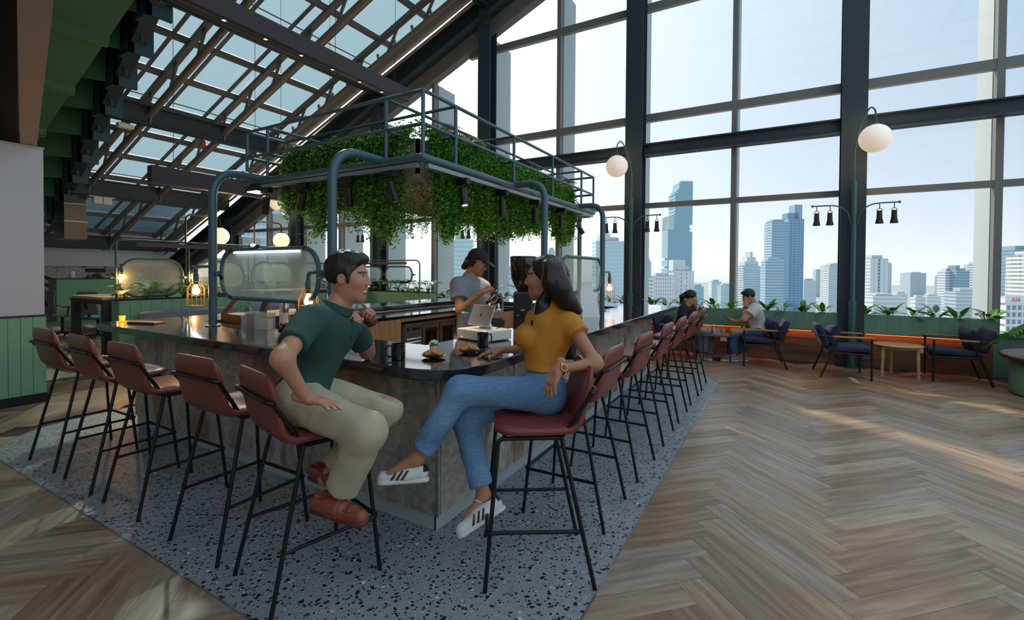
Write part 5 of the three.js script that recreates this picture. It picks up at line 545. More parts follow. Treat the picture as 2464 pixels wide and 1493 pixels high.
function elp(c, r) { const m = min(r[0], r[1], r[2]); return (x, y, z) => { const a = (x - c[0]) / r[0], b = (y - c[1]) / r[1], d = (z - c[2]) / r[2], k = hyp(a, b, d); return (k - 1) * m * (0.5 + 0.5 * max(1, k)) ; }; }
function elpF(c, r, F) { const e = elp([0, 0, 0], r); return (x, y, z) => { const p = [x - c[0], y - c[1], z - c[2]]; return e(dot3(p, F[0]), dot3(p, F[1]), dot3(p, F[2])); }; }
const uni = (fs, k = 0.03) => (x, y, z) => { let d = 1e9; for (const f of fs) d = d > 1e8 ? f(x, y, z) : smin(d, f(x, y, z), k); return d; };
const plane = (p, n) => { n = nrm3(n); return (x, y, z) => (x - p[0]) * n[0] + (y - p[1]) * n[1] + (z - p[2]) * n[2]; }; // negative behind the plane
const inter = (f, ...ps) => (x, y, z) => { let d = f(x, y, z); for (const p of ps) d = smax(d, p(x, y, z), 0.006); return d; };
function n3(x, y, z) { const xi = Math.floor(x), yi = Math.floor(y), zi = Math.floor(z), fx = x - xi, fy = y - yi, fz = z - zi, u = fx * fx * (3 - 2 * fx), v = fy * fy * (3 - 2 * fy), w = fz * fz * (3 - 2 * fz), h = (a, b, c) => hash(xi + a, yi + b, zi + c); return mix(mix(mix(h(0, 0, 0), h(1, 0, 0), u), mix(h(0, 1, 0), h(1, 1, 0), u), v), mix(mix(h(0, 0, 1), h(1, 0, 1), u), mix(h(0, 1, 1), h(1, 1, 1), u), v), w) - 0.5; }
function nets(f, lo, hi, c, colorFn) {
  const nx = Math.ceil((hi[0] - lo[0]) / c) + 1, ny = Math.ceil((hi[1] - lo[1]) / c) + 1, nz = Math.ceil((hi[2] - lo[2]) / c) + 1, F = new Float32Array(nx * ny * nz), id = (i, j, k) => i + nx * (j + ny * k);
  for (let k = 0; k < nz; k++) for (let j = 0; j < ny; j++) for (let i = 0; i < nx; i++) F[id(i, j, k)] = f(lo[0] + i * c, lo[1] + j * c, lo[2] + k * c);
  const vid = new Int32Array(nx * ny * nz).fill(-1), pos = [], idx = [], off = []; for (let q = 0; q < 8; q++) off.push([q & 1, (q >> 1) & 1, q >> 2]);
  const E = []; for (let a = 0; a < 8; a++) for (let b = a + 1; b < 8; b++) { const d = a ^ b; if (d === 1 || d === 2 || d === 4) E.push([a, b]); }
  for (let k = 0; k < nz - 1; k++) for (let j = 0; j < ny - 1; j++) for (let i = 0; i < nx - 1; i++) {
    const v = off.map(o => F[id(i + o[0], j + o[1], k + o[2])]); let m = 0; for (let q = 0; q < 8; q++) if (v[q] < 0) m++; if (m === 0 || m === 8) continue;
    let x = 0, y = 0, z = 0, n = 0; for (const [a, b] of E) if ((v[a] < 0) !== (v[b] < 0)) { const t = v[a] / (v[a] - v[b]); x += mix(off[a][0], off[b][0], t); y += mix(off[a][1], off[b][1], t); z += mix(off[a][2], off[b][2], t); n++; }
    vid[id(i, j, k)] = pos.length / 3; pos.push(lo[0] + (i + x / n) * c, lo[1] + (j + y / n) * c, lo[2] + (k + z / n) * c);
  }
  const quad = (a, b, cc, d, fl) => { if (a < 0 || b < 0 || cc < 0 || d < 0) return; fl ? idx.push(a, b, cc, a, cc, d) : idx.push(a, cc, b, a, d, cc); };
  for (let k = 1; k < nz - 1; k++) for (let j = 1; j < ny - 1; j++) for (let i = 1; i < nx - 1; i++) {
    const s = F[id(i, j, k)] < 0; if (s !== F[id(i + 1, j, k)] < 0) quad(vid[id(i, j - 1, k - 1)], vid[id(i, j, k - 1)], vid[id(i, j, k)], vid[id(i, j - 1, k)], s);
    if (s !== F[id(i, j + 1, k)] < 0) quad(vid[id(i - 1, j, k - 1)], vid[id(i - 1, j, k)], vid[id(i, j, k)], vid[id(i, j, k - 1)], s); if (s !== F[id(i, j, k + 1)] < 0) quad(vid[id(i - 1, j - 1, k)], vid[id(i, j - 1, k)], vid[id(i, j, k)], vid[id(i - 1, j, k)], s);
  }
  const g = new THREE.BufferGeometry(); g.setAttribute('position', new THREE.Float32BufferAttribute(pos, 3)); g.setAttribute('uv', new THREE.Float32BufferAttribute(new Float32Array(pos.length / 3 * 2), 2)); { const u = g.attributes.uv; for (let i = 0; i < u.count; i++) u.setXY(i, (pos[i * 3] + pos[i * 3 + 2]) * 3, pos[i * 3 + 1] * 3); } g.setIndex(idx); g.computeVertexNormals();
  if (colorFn) { const cl = []; for (let i = 0; i < pos.length; i += 3) cl.push(...colorFn(pos[i], pos[i + 1], pos[i + 2])); g.setAttribute('color', new THREE.Float32BufferAttribute(cl, 3)); } return g;
}
const lin = h => { const c = new THREE.Color(h); return [c.r, c.g, c.b]; };
const bounds = (pts, pad) => [[0, 1, 2].map(i => min(...pts.map(p => p[i])) - pad), [0, 1, 2].map(i => max(...pts.map(p => p[i])) + pad)];
function frame(fwd, up) { const f = nrm3(fwd), r = nrm3(cross3(f, up)), u = cross3(r, f); return [r.map(v => -v), u, f]; } // local x = left of the face's own view, y up, z forward
const toW = (c, F, p) => [0, 1, 2].map(i => c[i] + F[0][i] * p[0] + F[1][i] * p[1] + F[2][i] * p[2]);
function headGeo(c, F, o) { // local head field, then carried into the world
  const s = o.s ?? 1, w = o.fem ? 0.94 : 1;
  const base = uni([elp([0, 0.035, -0.012], [0.076 * w, 0.092, 0.096]), elp([0, -0.03, 0.022], [0.06 * w, 0.082, 0.07]), elp([0, -0.072, 0.034], [0.044 * w, 0.036, 0.048]), elp([0.036 * w, -0.022, 0.062], [0.024, 0.026, 0.022]), elp([-0.036 * w, -0.022, 0.062], [0.024, 0.026, 0.022])], 0.03);
  const chin = elp([0, -0.1, 0.064], [0.02 * w, 0.016, 0.018]), nose = uni([cap([0, 0.022, 0.086], [0, -0.02, 0.106], 0.008, 0.0115), elp([0.012, -0.025, 0.094], [0.008, 0.007, 0.01]), elp([-0.012, -0.025, 0.094], [0.008, 0.007, 0.01])], 0.012), brow = cap([-0.03, 0.034, 0.079], [0.03, 0.034, 0.079], 0.009), lips = uni([cap([-0.02, -0.053, 0.082], [0.02, -0.053, 0.082], 0.0065), cap([-0.017, -0.068, 0.082], [0.017, -0.068, 0.082], 0.0075)], 0.004), ear = uni([elp([0.074 * w, 0.0, -0.012], [0.01, 0.03, 0.019]), elp([-0.074 * w, 0.0, -0.012], [0.01, 0.03, 0.019])], 0.005), eyeS = uni([elp([0.031, 0.014, 0.1], [0.02, 0.013, 0.014]), elp([-0.031, 0.014, 0.1], [0.02, 0.013, 0.014])], 0.01), eye = uni([elp([0.031, 0.014, 0.074], [0.0125, 0.0125, 0.0125]), elp([-0.031, 0.014, 0.074], [0.0125, 0.0125, 0.0125])], 0.001), mouth = elp([0, -0.0605, 0.094], [0.02, 0.0045, 0.012]), earH = uni([elp([0.084 * w, 0.002, -0.008], [0.006, 0.018, 0.01]), elp([-0.084 * w, 0.002, -0.008], [0.006, 0.018, 0.01])], 0.003), neck = cap([0, -0.04, -0.02], [0, -0.15, -0.03], 0.05 * w, 0.05 * w);
  const f = (x, y, z) => { let d = smin(base(x, y, z), chin(x, y, z), 0.03); d = smin(d, brow(x, y, z), 0.02); d = smax(d, -eyeS(x, y, z), 0.014); d = smin(d, nose(x, y, z), 0.014); d = smin(d, lips(x, y, z), 0.008); d = smin(d, ear(x, y, z), 0.01); d = smax(d, -earH(x, y, z), 0.005); if (o.smile) d = smax(d, -mouth(x, y, z), 0.003); d = smin(d, eye(x, y, z), 0.002); return smin(d, neck(x, y, z), 0.03); };
  const sk = lin(o.skin), lip = lin(o.lip ?? '#a3574c'), dark = lin('#1c1512'), white = lin('#e6e0d8'), cheek = lerp3(sk, lin('#b0604a'), 0.2);
  const col = (x, y, z) => { if (z > 0.05) { for (const e of [-0.031, 0.031]) { const dx = x - e, dy = y - 0.014; if (hyp(dx / 0.013, dy / (o.smile ? 0.0048 : 0.006)) < 1 && z > 0.066) return hyp(dx - (o.look ?? 0), dy) < 0.0056 ? dark : white; if (abs(dx) < 0.02 && abs(y - (0.036 - 12 * dx * dx)) < 0.0048) return lerp3(sk, dark, 0.85); if (hyp(dx / 0.0155, (dy - 0.002) / 0.0075) < 1) return lerp3(sk, dark, 0.45); } if (o.smile && mouth(x, y, z) < 0.003) return y > -0.0645 ? white : lin('#7a3a34'); if (lips(x, y, z) < 0.0035 && y < -0.043) return lip; if (hyp(x, y + 0.0285, z - 0.098) < 0.014 && y < -0.03) return lerp3(sk, dark, 0.3); if (hyp(abs(x) - 0.04, y + 0.025) < 0.022) return cheek; } return sk; };
  const g = nets(f, [-0.105, -0.17, -0.125], [0.105, 0.145, 0.135], 0.0036, col); g.scale(s, s, s); const m = new THREE.Matrix4().makeBasis(V(...F[0]), V(...F[1]), V(...F[2])).setPosition(...c); g.applyMatrix4(m); return g;
}
function inHead(c, F, fn, lo, hi, cell, s = 1) { const g = nets(fn, lo, hi, cell); g.scale(s, s, s); g.applyMatrix4(new THREE.Matrix4().makeBasis(V(...F[0]), V(...F[1]), V(...F[2])).setPosition(...c)); return g; }
// hand: y runs to the fingertips, z out of the palm, thumb on the +x side; curl per finger (radians per joint)
function handGeo(w, dir, palm, side, curl, thumb, s, skin, spread = 0.06) {
  const Y = nrm3(dir), Z = nrm3(sub3(palm, Y.map(v => v * dot3(palm, Y)))), X = cross3(Y, Z).map(v => v * side), fs = [uni([cap([0.028, 0.03, 0], [0.026, 0.083, 0], 0.013, 0.0115), cap([0.009, 0.015, 0], [0.009, 0.088, -0.001], 0.0155, 0.012), cap([-0.01, 0.015, 0], [-0.01, 0.085, -0.001], 0.0155, 0.0118), cap([-0.026, 0.03, 0], [-0.026, 0.078, 0], 0.013, 0.011), cap([0.02, 0.02, 0.006], [0.028, 0.05, 0.008], 0.014, 0.01), cap([0, -0.04, 0], [0, 0.02, 0], 0.025, 0.024)], 0.02)], tips = [];
  [[0.027, 0.087, 0.07], [0.009, 0.092, 0.078], [-0.01, 0.089, 0.072], [-0.026, 0.082, 0.057]].forEach(([x, y, L], i) => { const c = Array.isArray(curl) ? curl[i] : curl, sp = (1.2 - i) * spread; let p = [x, y - 0.006, 0], a = c * 0.7; const ch = []; for (const [q, r0, r1] of [[0.46, 0.0098, 0.0088], [0.3, 0.0088, 0.008], [0.24, 0.008, 0.0066]]) { const n = [p[0] + sin(sp) * cos(a) * L * q, p[1] + cos(sp) * cos(a) * L * q, p[2] + sin(a) * L * q]; ch.push(cap(p, n, r0, r1)); p = n; a += c; } fs.push(uni(ch, 0.003)); tips.push(p); });
  { const [ax, az] = thumb; let p = [0.026, 0.022, 0.006]; const ch = []; for (const [L, r0, r1, k] of [[0.034, 0.0135, 0.011, 0], [0.03, 0.011, 0.0095, 0.25], [0.025, 0.0095, 0.0075, 0.5]]) { const b = ax - k * 0.6, n = [p[0] + sin(b) * cos(az) * L, p[1] + cos(b) * L, p[2] + sin(b) * sin(az) * L + k * 0.01]; ch.push(cap(p, n, r0, r1)); p = n; } fs.push(uni(ch, 0.006)); tips.push(p); }
  const f = (x, y, z) => { let d = fs[0](x, y, z); for (let i = 1; i < fs.length; i++) d = smin(d, fs[i](x, y, z), i === 5 ? 0.012 : 0.005); return d; };
  const sk = lin(skin), nail = lerp3(sk, [0.9, 0.75, 0.7], 0.4); const g = nets(f, [-0.07, -0.075, -0.1], [0.1, 0.185, 0.115], 0.0032, (x, y, z) => { for (const t of tips) if (hyp(x - t[0], y - t[1], z - t[2] + 0.006) < 0.0062) return nail; return sk; });
  g.scale(s, s, s); const m = new THREE.Matrix4().makeBasis(V(...X), V(...Y), V(...Z)).setPosition(...w); g.applyMatrix4(m); if (side < 0) { const ix = g.index.array; for (let i = 0; i < ix.length; i += 3) { const t = ix[i]; ix[i] = ix[i + 1]; ix[i + 1] = t; } } g.computeVertexNormals(); return g;
}
const cloth = (c, o = {}) => new THREE.MeshStandardMaterial({ color: c, roughness: 0.85, bumpMap: fineBump, bumpScale: 0.0012, ...o });
const skinM = new THREE.MeshPhysicalMaterial({ vertexColors: true, roughness: 0.5, specularIntensity: 0.6 });
function limbSet(J, a, b, c, r, add = 0) { return [cap(J[a], J[b], r[0] + add, r[1] + add), cap(J[b], J[c], (r[3] ?? r[1]) + add, r[2] + add)]; }
function person(label, J, o) {
  const t = thing('person', label, 'person'), fem = o.fem, k = o.k ?? 1, sk = lin(o.skin), cell = o.cell ?? 0.011;
  const sp = mid3(J.pel, J.neck, 0.45), chest = mid3(J.pel, J.neck, 0.75), sR = mid3(J.shR, chest, 0.22), sL = mid3(J.shL, chest, 0.22), hc = mid3(J.hipR, J.hipL);
  const torso = a => [cap(mid3(J.hipR, hc, 0.25), mid3(J.hipL, hc, 0.25), (fem ? 0.105 : 0.1) * k + a, (fem ? 0.105 : 0.1) * k + a), cap(J.pel, sp, (fem ? 0.1 : 0.108) * k + a, (fem ? 0.085 : 0.105) * k + a), cap(mid3(sR, sp, 0.45), mid3(sL, sp, 0.45), (fem ? 0.078 : 0.095) * k + a, (fem ? 0.078 : 0.095) * k + a), cap(sR, sL, (fem ? 0.068 : 0.08) * k + a, (fem ? 0.068 : 0.08) * k + a), cap(sp, chest, 0.09 * k + a, 0.1 * k + a), cap(chest, J.neck, 0.08 * k + a, 0.06 * k + a)];
  const aw = fem ? [0.046, 0.036, 0.024, 0.037] : [0.055, 0.043, 0.028, 0.043], lw = fem ? [0.084, 0.056, 0.036, 0.057] : [0.086, 0.06, 0.04, 0.06]; const A = aw.map(v => v * k), Lg = lw.map(v => v * k);
  const neck = cap(J.neck, toW(J.head, o.F, [0, -0.07, -0.025]), 0.055 * k * (fem ? 0.9 : 1), 0.05 * k * (fem ? 0.9 : 1));
  const arms = [...limbSet(J, 'shR', 'elR', 'wrR', A), ...limbSet(J, 'shL', 'elL', 'wrL', A)], legs = J.kneeR ? [...limbSet(J, 'hipR', 'kneeR', 'ankR', Lg), ...limbSet(J, 'hipL', 'kneeL', 'ankL', Lg)] : [cap(J.hipR, add3(J.hipR, [0, -0.8, 0]), 0.09, 0.06), cap(J.hipL, add3(J.hipL, [0, -0.8, 0]), 0.09, 0.06)];
  const feet = J.toeR ? [cap(J.ankR, J.toeR, 0.036 * k, 0.028 * k), cap(J.ankL, J.toeL, 0.036 * k, 0.028 * k)] : [];
  const all = Object.values(J).filter(Array.isArray), [lo, hi] = bounds(J.kneeR ? all : [...all, add3(J.hipR, [0, -0.8, 0])], 0.16); hi[1] = min(hi[1], J.head[1] + 0.02);
  const body = uni([...torso(0), neck, ...arms, ...legs, ...feet], 0.035), gs = [nets((x, y, z) => body(x, y, z) + 0.004, lo, hi, cell * 1.1, () => sk), headGeo(J.head, o.F, { skin: o.skin, fem, smile: o.smile, s: o.hs ?? 1, lip: o.lip, look: o.look })];
  for (const h of o.hands ?? []) gs.push(handGeo(...h, o.skin));
  part('body', gs.map(g => g.toNonIndexed()), skinM, t);
  // shirt
  const slv = o.sleeve ?? 0.55, fold = (a, fq, amp) => (x, y, z) => amp * (n3(x * fq + a, y * fq * 0.8, z * fq) + 0.5 * n3(x * fq * 2.3, y * fq * 2.1 + a, z * fq * 2.3));
  const ad = o.shirtAdd ?? 0.018, arm1 = (s, e) => inter(cap(J[s], mid3(J[s], J[e], slv + 0.12), (A[0] + ad + 0.004), mix(A[0], A[1], slv) + ad + (o.flare ?? 0.012)), plane(mid3(J[s], J[e], slv), sub3(J[e], J[s])));
  const sh = uni([...torso(ad), ...(o.bust ? o.bust.map(b => elp(b[0], b[1])) : [])], 0.04), aR = arm1('shR', 'elR'), aL = arm1('shL', 'elL'), f1 = fold(3, 9, o.folds ?? 0.009), nk = plane(add3(J.neck, nrm3(sub3(J.head, J.neck)), o.collarAt ?? 0.015), sub3(toW(J.head, o.F, [0, -0.05, 0.02]), J.neck)), hem = plane(o.hemP, o.hemN);
  const shirtF = (x, y, z) => { let d = smin(smin(sh(x, y, z), aR(x, y, z), 0.02), aL(x, y, z), 0.02) + f1(x, y, z); d = smax(d, nk(x, y, z), 0.006); return smax(d, hem(x, y, z), 0.006); };
  part('shirt', nets(shirtF, lo, hi, cell * 0.95), o.shirtM, t);
  if (o.collar) part('collar', nets(inter((x, y, z) => { const d = cap(add3(J.neck, [0, -0.01, 0]), toW(J.head, o.F, [0, -0.09, -0.02]), 0.078 * k, 0.066 * k)(x, y, z); return abs(d) - 0.006; }, plane(add3(J.neck, nrm3(sub3(J.head, J.neck)), 0.034), sub3(J.head, J.neck)), plane(add3(J.neck, nrm3(sub3(J.head, J.neck)), -0.012), sub3(J.neck, J.head)), (x, y, z) => 0.02 - hyp(x - o.collar[0], (y - o.collar[1]) * 0.6, z - o.collar[2]) + 0.012), ...bounds([J.neck, J.head], 0.12), 0.006), o.shirtM, t);
  // trousers
  if (o.trM) { const ta = o.trAdd ?? 0.016, tr = uni([cap(mid3(J.hipR, hc, 0.25), mid3(J.hipL, hc, 0.25), (fem ? 0.107 : 0.102) * k + ta * 0.7, (fem ? 0.107 : 0.102) * k + ta * 0.7), cap(J.pel, add3(J.pel, nrm3(sub3(sp, J.pel)), 0.11), 0.1 * k + ta * 0.5, (fem ? 0.085 : 0.098) * k + ta * 0.5)], 0.04), mk = (h, kn, an) => { const e = mid3(J[kn], J[an], o.trTo ?? 0.86), L = [...limbSet(J, h, kn, an, [Lg[0], Lg[1], Lg[2] + (o.cuff ?? 0.018), Lg[3]], ta)]; const u = uni(L, 0.05), pl = plane(e, sub3(J[an], J[kn])); return (x, y, z) => { const d = u(x, y, z), inS = cap(J[kn], J[an], 0.12)(x, y, z) < 0; return inS ? smax(d, pl(x, y, z), 0.006) : d; }; };
    const lR = mk('hipR', 'kneeR', 'ankR'), lL = mk('hipL', 'kneeL', 'ankL'), f2 = fold(8, 11, o.trFold ?? 0.01), tp = plane(o.trTopP ?? add3(J.pel, nrm3(sub3(sp, J.pel)), 0.1), o.trTopN ?? sub3(sp, J.pel)); part('trousers', nets((x, y, z) => smax(smin(smin(tr(x, y, z), lR(x, y, z), 0.03), lL(x, y, z), 0.012) + f2(x, y, z), tp(x, y, z), 0.006), lo, hi, cell * 0.95), o.trM, t); }
  return t;
}
// shoes: heel -> toe along a direction, sole normal up
function shoe(t, heel, toe, up, kind, m) {
  const Z = nrm3(sub3(toe, heel)), U = nrm3(sub3(up, Z.map(v => v * dot3(up, Z)))), X = cross3(U, Z), L = len3(sub3(toe, heel)), place = g => { g.applyMatrix4(new THREE.Matrix4().makeBasis(V(...X), V(...U), V(...Z)).setPosition(...heel)); return g; };
  const upper = uni([cap([0, 0.042, 0.03], [0, 0.04, L * 0.45], 0.036, 0.039), cap([0, 0.036, L * 0.4], [0, 0.03, L - 0.04], 0.041, 0.034), cap([0, 0.06, 0.03], [0, 0.055, 0.07], 0.034, 0.034)], 0.03), open = elp([0, 0.098, 0.045], [0.026, 0.05, 0.058]), fl = plane([0, 0.016, 0], [0, -1, 0]);
  part('shoe_upper', place(nets((x, y, z) => smax(smax(upper(x, y, z) + (kind === 'loafer' ? 0.004 * sin(max(0, z - L * 0.45) * 130) * sstep(L * 0.42, L * 0.5, z) * sstep(L * 0.8, L * 0.66, z) * (y > 0.05 ? 1 : 0) : 0), -open(x, y, z), 0.006), fl(x, y, z), 0.008), [-0.06, -0.01, -0.03], [0.06, 0.12, L + 0.02], 0.005)), m, t);
  const sole = uni([cap([0, 0.012, 0.02], [0, 0.012, L * 0.5], 0.036, 0.034), cap([0, 0.012, L * 0.5], [0, 0.012, L - 0.045], 0.036, 0.041)], 0.02); part('shoe_sole', place(nets((x, y, z) => smax(sole(x, y, z), abs(y - 0.012) - 0.012, 0.006), [-0.06, -0.02, -0.04], [0.06, 0.04, L + 0.02], 0.005)), kind === 'loafer' ? mat('#5a2c1a', 0.6) : mat('#dcd9cf', 0.6), t);
  if (kind === 'sneaker') { const bl = mat('#15161a', 0.5); for (const s of [-1, 1]) for (let i = 0; i < 3; i++) { const z0 = L * 0.42 + i * 0.026, pts = []; for (let q = 0; q <= 6; q++) { const v = q / 6, y = mix(0.022, 0.066, v), z = z0 + 0.014 - v * 0.03; let x = 0.06; for (let e = 0; e < 24; e++) { const d = upper(s * x, y, z); x -= d * 0.7; } pts.push([s * (x + 0.0015), y, z]); } const g = new THREE.BufferGeometry(), P = []; for (let q = 0; q < 6; q++) { const a = pts[q], b = pts[q + 1], w = 0.0065; for (const [p, e] of [[a, -1], [b, -1], [b, 1], [a, -1], [b, 1], [a, 1]]) P.push(p[0], p[1], p[2] + e * w); } g.setAttribute('position', new THREE.Float32BufferAttribute(P, 3)); g.computeVertexNormals(); part('shoe_stripe', place(norm(g)), bl.clone(), t); }
    part('heel_tab', place(nets((x, y, z) => smax(upper(x, y, z) - 0.0015, max(max(z - 0.018, 0.05 - y), y - 0.082), 0.003), [-0.06, 0.03, -0.03], [0.06, 0.12, 0.05], 0.005)), bl, t); const lc = []; for (let i = 0; i < 5; i++) { const z = L * 0.42 + i * 0.016, y = 0.083 - i * 0.006; lc.push(cyl([-0.018, y - 0.004, z], [0.018, y, z + 0.006], 0.0032, 0.0032, 6), cyl([0.018, y - 0.004, z], [-0.018, y, z + 0.006], 0.0032, 0.0032, 6)); } part('laces', lc.map(place), mat('#cfcabd', 0.8), t); part('tongue', place(ell(0.02, 0.006, 0.03, 0, 0, 0, 12).rotateX(-0.9).translate(0, 0.1, L * 0.36)), mat('#d5d2c8', 0.7), t); }
  if (kind === 'loafer') { part('strap', place(nets((x, y, z) => smax(upper(x, y, z) - 0.003, max(abs(z - L * 0.5 + 0.02 * 0) - 0.014, 0.035 - y), 0.003), [-0.06, 0.02, 0], [0.06, 0.12, L], 0.005)), m, t); part('seam', place(new THREE.TorusGeometry(0.03, 0.002, 5, 24).rotateX(PI / 2).scale(1, 1, 1.6).translate(0, 0.062, L * 0.72)), mat('#7a3a22', 0.6), t); }
}
function watch(t, a, b, f, rad, strapM, dialM, caseM) { const p = mid3(a, b, f), d = nrm3(sub3(b, a)); const q = new THREE.Quaternion().setFromUnitVectors(V(0, 0, 1), V(...d)); const w = part('watch_strap', new THREE.TorusGeometry(rad, 0.006, 8, 28).scale(1, 1, 1.9).applyQuaternion(q).translate(...p), strapM, t); const toCam = nrm3(sub3([0, 1.5, 0], p)), n = nrm3(sub3(toCam, d.map(v => v * dot3(toCam, d)))); const nn = dialM[1] ? n.map(v => v * dialM[1]) : n; part('watch_case', cyl(add3(p, nn, rad - 0.003), add3(p, nn, rad + 0.009), 0.0175, 0.0175, 20), caseM, w); part('watch_dial', cyl(add3(p, nn, rad + 0.009), add3(p, nn, rad + 0.0096), 0.0145, 0.0145, 20), dialM[0], w); }
const denimT = (c0, c1, s) => tex(256, 256, (u, v) => lerp3(hex(c0), hex(c1), clamp(fbm(u, v, 3, 3, 4, s) * 0.9 + (fbm(u, v, 90, 90, 2, s + 4) - 0.5) * 0.7)));
const denim = new THREE.MeshStandardMaterial({ map: denimT("#4d7096", "#83a6c6", 800), roughness: 0.85, bumpMap: fineBump, bumpScale: 0.0012 }), denim2 = new THREE.MeshStandardMaterial({ map: denimT("#2c4468", "#48658c", 810), roughness: 0.85 });
camera.updateMatrixWorld();
function U(px, py, d) { const v = V((px - 1232) / 1127.83 * d, -(py - 672.79) / 1127.83 * d, -d).applyMatrix4(camera.matrixWorld); return v.toArray(); } // a measured point: photo column and row at a depth in metres
const hairBase = (amp = 0.004) => (x, y, z) => amp * n3(x * 90, y * 22, z * 60) + amp * n3(x * 40 + 5, y * 12, z * 30);
const hairM = c => new THREE.MeshPhysicalMaterial({ color: c, roughness: 0.42, sheen: 0.3, sheenColor: new THREE.Color('#4a3a34') });
// --- man in the green polo
{
  const J = { pel: [-2.03, 0.905, -1.476], hipR: [-1.979, 0.885, -1.412], hipL: [-2.045, 0.867, -1.558], kneeR: [-1.569, 0.797, -1.462], ankR: [-1.76, 0.442, -1.461], toeR: [-1.59, 0.41, -1.43], kneeL: [-1.71, 0.812, -1.704], ankL: [-1.956, 0.467, -1.556], toeL: [-1.8, 0.44, -1.545], neck: [-1.93, 1.308, -1.586], head: [-1.888, 1.462, -1.632], shR: [-1.885, 1.268, -1.405], shL: [-2.0, 1.226, -1.745], elR: [-1.733, 1.146, -1.166], wrR: [-1.727, 0.965, -1.27], elL: [-2.139, 1.016, -1.992], wrL: [-2.02, 1.229, -1.902] };
  const F = frame([0.83, -0.03, -0.5], [0.06, 1, -0.03]), skin = '#b98468';
  const hL = [J.wrL, sub3(toW(J.head, F, [0.05, -0.03, 0.085]), J.wrL), [0.1, -0.5, 0.85], -1, [0.18, 1.25, 1.3, 1.35], [0.7, 0.9], 0.98], hR = [J.wrR, [0.75, -0.12, -0.28], [0.1, -1, 0.1], 1, [0.16, 0.14, 0.16, 0.22], [0.8, 0.2], 0.98];
  const t = person('man in a dark green polo shirt and khaki trousers sitting on a bar stool, smiling', J, { F, skin, smile: 1, look: -0.003, hands: [hL, hR], sleeve: 0.66, flare: 0.008, shirtAdd: 0.012, hemP: add3(J.pel, [0.02, 0.0, 0]), hemN: [-0.25, -1, 0.2], shirtM: cloth('#22463f'), trM: cloth('#b3a88c'), trTo: 0.82, cuff: 0.022, trAdd: 0.018, collar: toW(J.head, F, [0, -0.16, 0.07]), collarAt: 0.004, folds: 0.012, trFold: 0.012, cell: 0.0105 });
  const sh = uni([elp([0, 0.045, -0.018], [0.085, 0.097, 0.104]), elp([0.0, 0.1, 0.012], [0.068, 0.038, 0.084]), elp([0.02, 0.082, 0.075], [0.05, 0.022, 0.032])], 0.025), c1 = plane([0, 0.064, 0.066], [0, -0.62, 0.78]), c2 = plane([0, -0.055, -0.03], [0, -1, 0.3]), ex = uni([elp([0.08, -0.012, -0.004], [0.03, 0.036, 0.024]), elp([-0.08, -0.012, -0.004], [0.03, 0.036, 0.024])], 0.01), sb = uni([cap([0.072, 0.03, 0.02], [0.07, -0.015, 0.022], 0.012, 0.008), cap([-0.072, 0.03, 0.02], [-0.07, -0.015, 0.022], 0.012, 0.008)], 0.01), nz = hairBase(0.006);
  part('hair', inHead(J.head, F, (x, y, z) => smin(smax(smax(smax(sh(x, y, z) + nz(x, y, z), c1(x, y, z), 0.012), c2(x, y, z), 0.01), -ex(x, y, z), 0.008), sb(x, y, z), 0.012), [-0.12, -0.11, -0.15], [0.12, 0.17, 0.14], 0.0045), hairM('#17120f'), t, 'short black hair');
  shoe(t, U(758, 1228, 2.15), U(885, 1266, 2.03), [0.1, 1, 0.1], 'loafer', new THREE.MeshPhysicalMaterial({ color: '#8a4229', roughness: 0.45, clearcoat: 0.2 })); shoe(t, U(752, 1150, 2.4), U(858, 1190, 2.26), [0.1, 1, 0.1], 'loafer', new THREE.MeshPhysicalMaterial({ color: '#7d3a24', roughness: 0.45, clearcoat: 0.2 }));
  watch(t, J.elL, J.wrL, 0.93, 0.032, mat('#4a3022', 0.6), [M.black, 0.7], M.brass);
  part('placket', rbox(0.026, 0.11, 0.006, 0.002).applyMatrix4(new THREE.Matrix4().makeBasis(V(...F[0]), V(...F[1]), V(...F[2])).setPosition(...add3(add3(J.neck, F[2], 0.088), F[1], -0.09))), cloth('#1d3d37'), t);
  part('belt', inter_belt(J, 0.118), mat('#4a2e1e', 0.6), t);
}
function inter_belt(J, r) { const up = nrm3(sub3(J.neck, J.pel)), c = add3(J.pel, up, 0.055); return new THREE.TorusGeometry(r * 0.98, 0.009, 8, 40).scale(1, 0.9, 1.6).applyQuaternion(new THREE.Quaternion().setFromUnitVectors(V(0, 0, 1), V(...up))).translate(...c); }
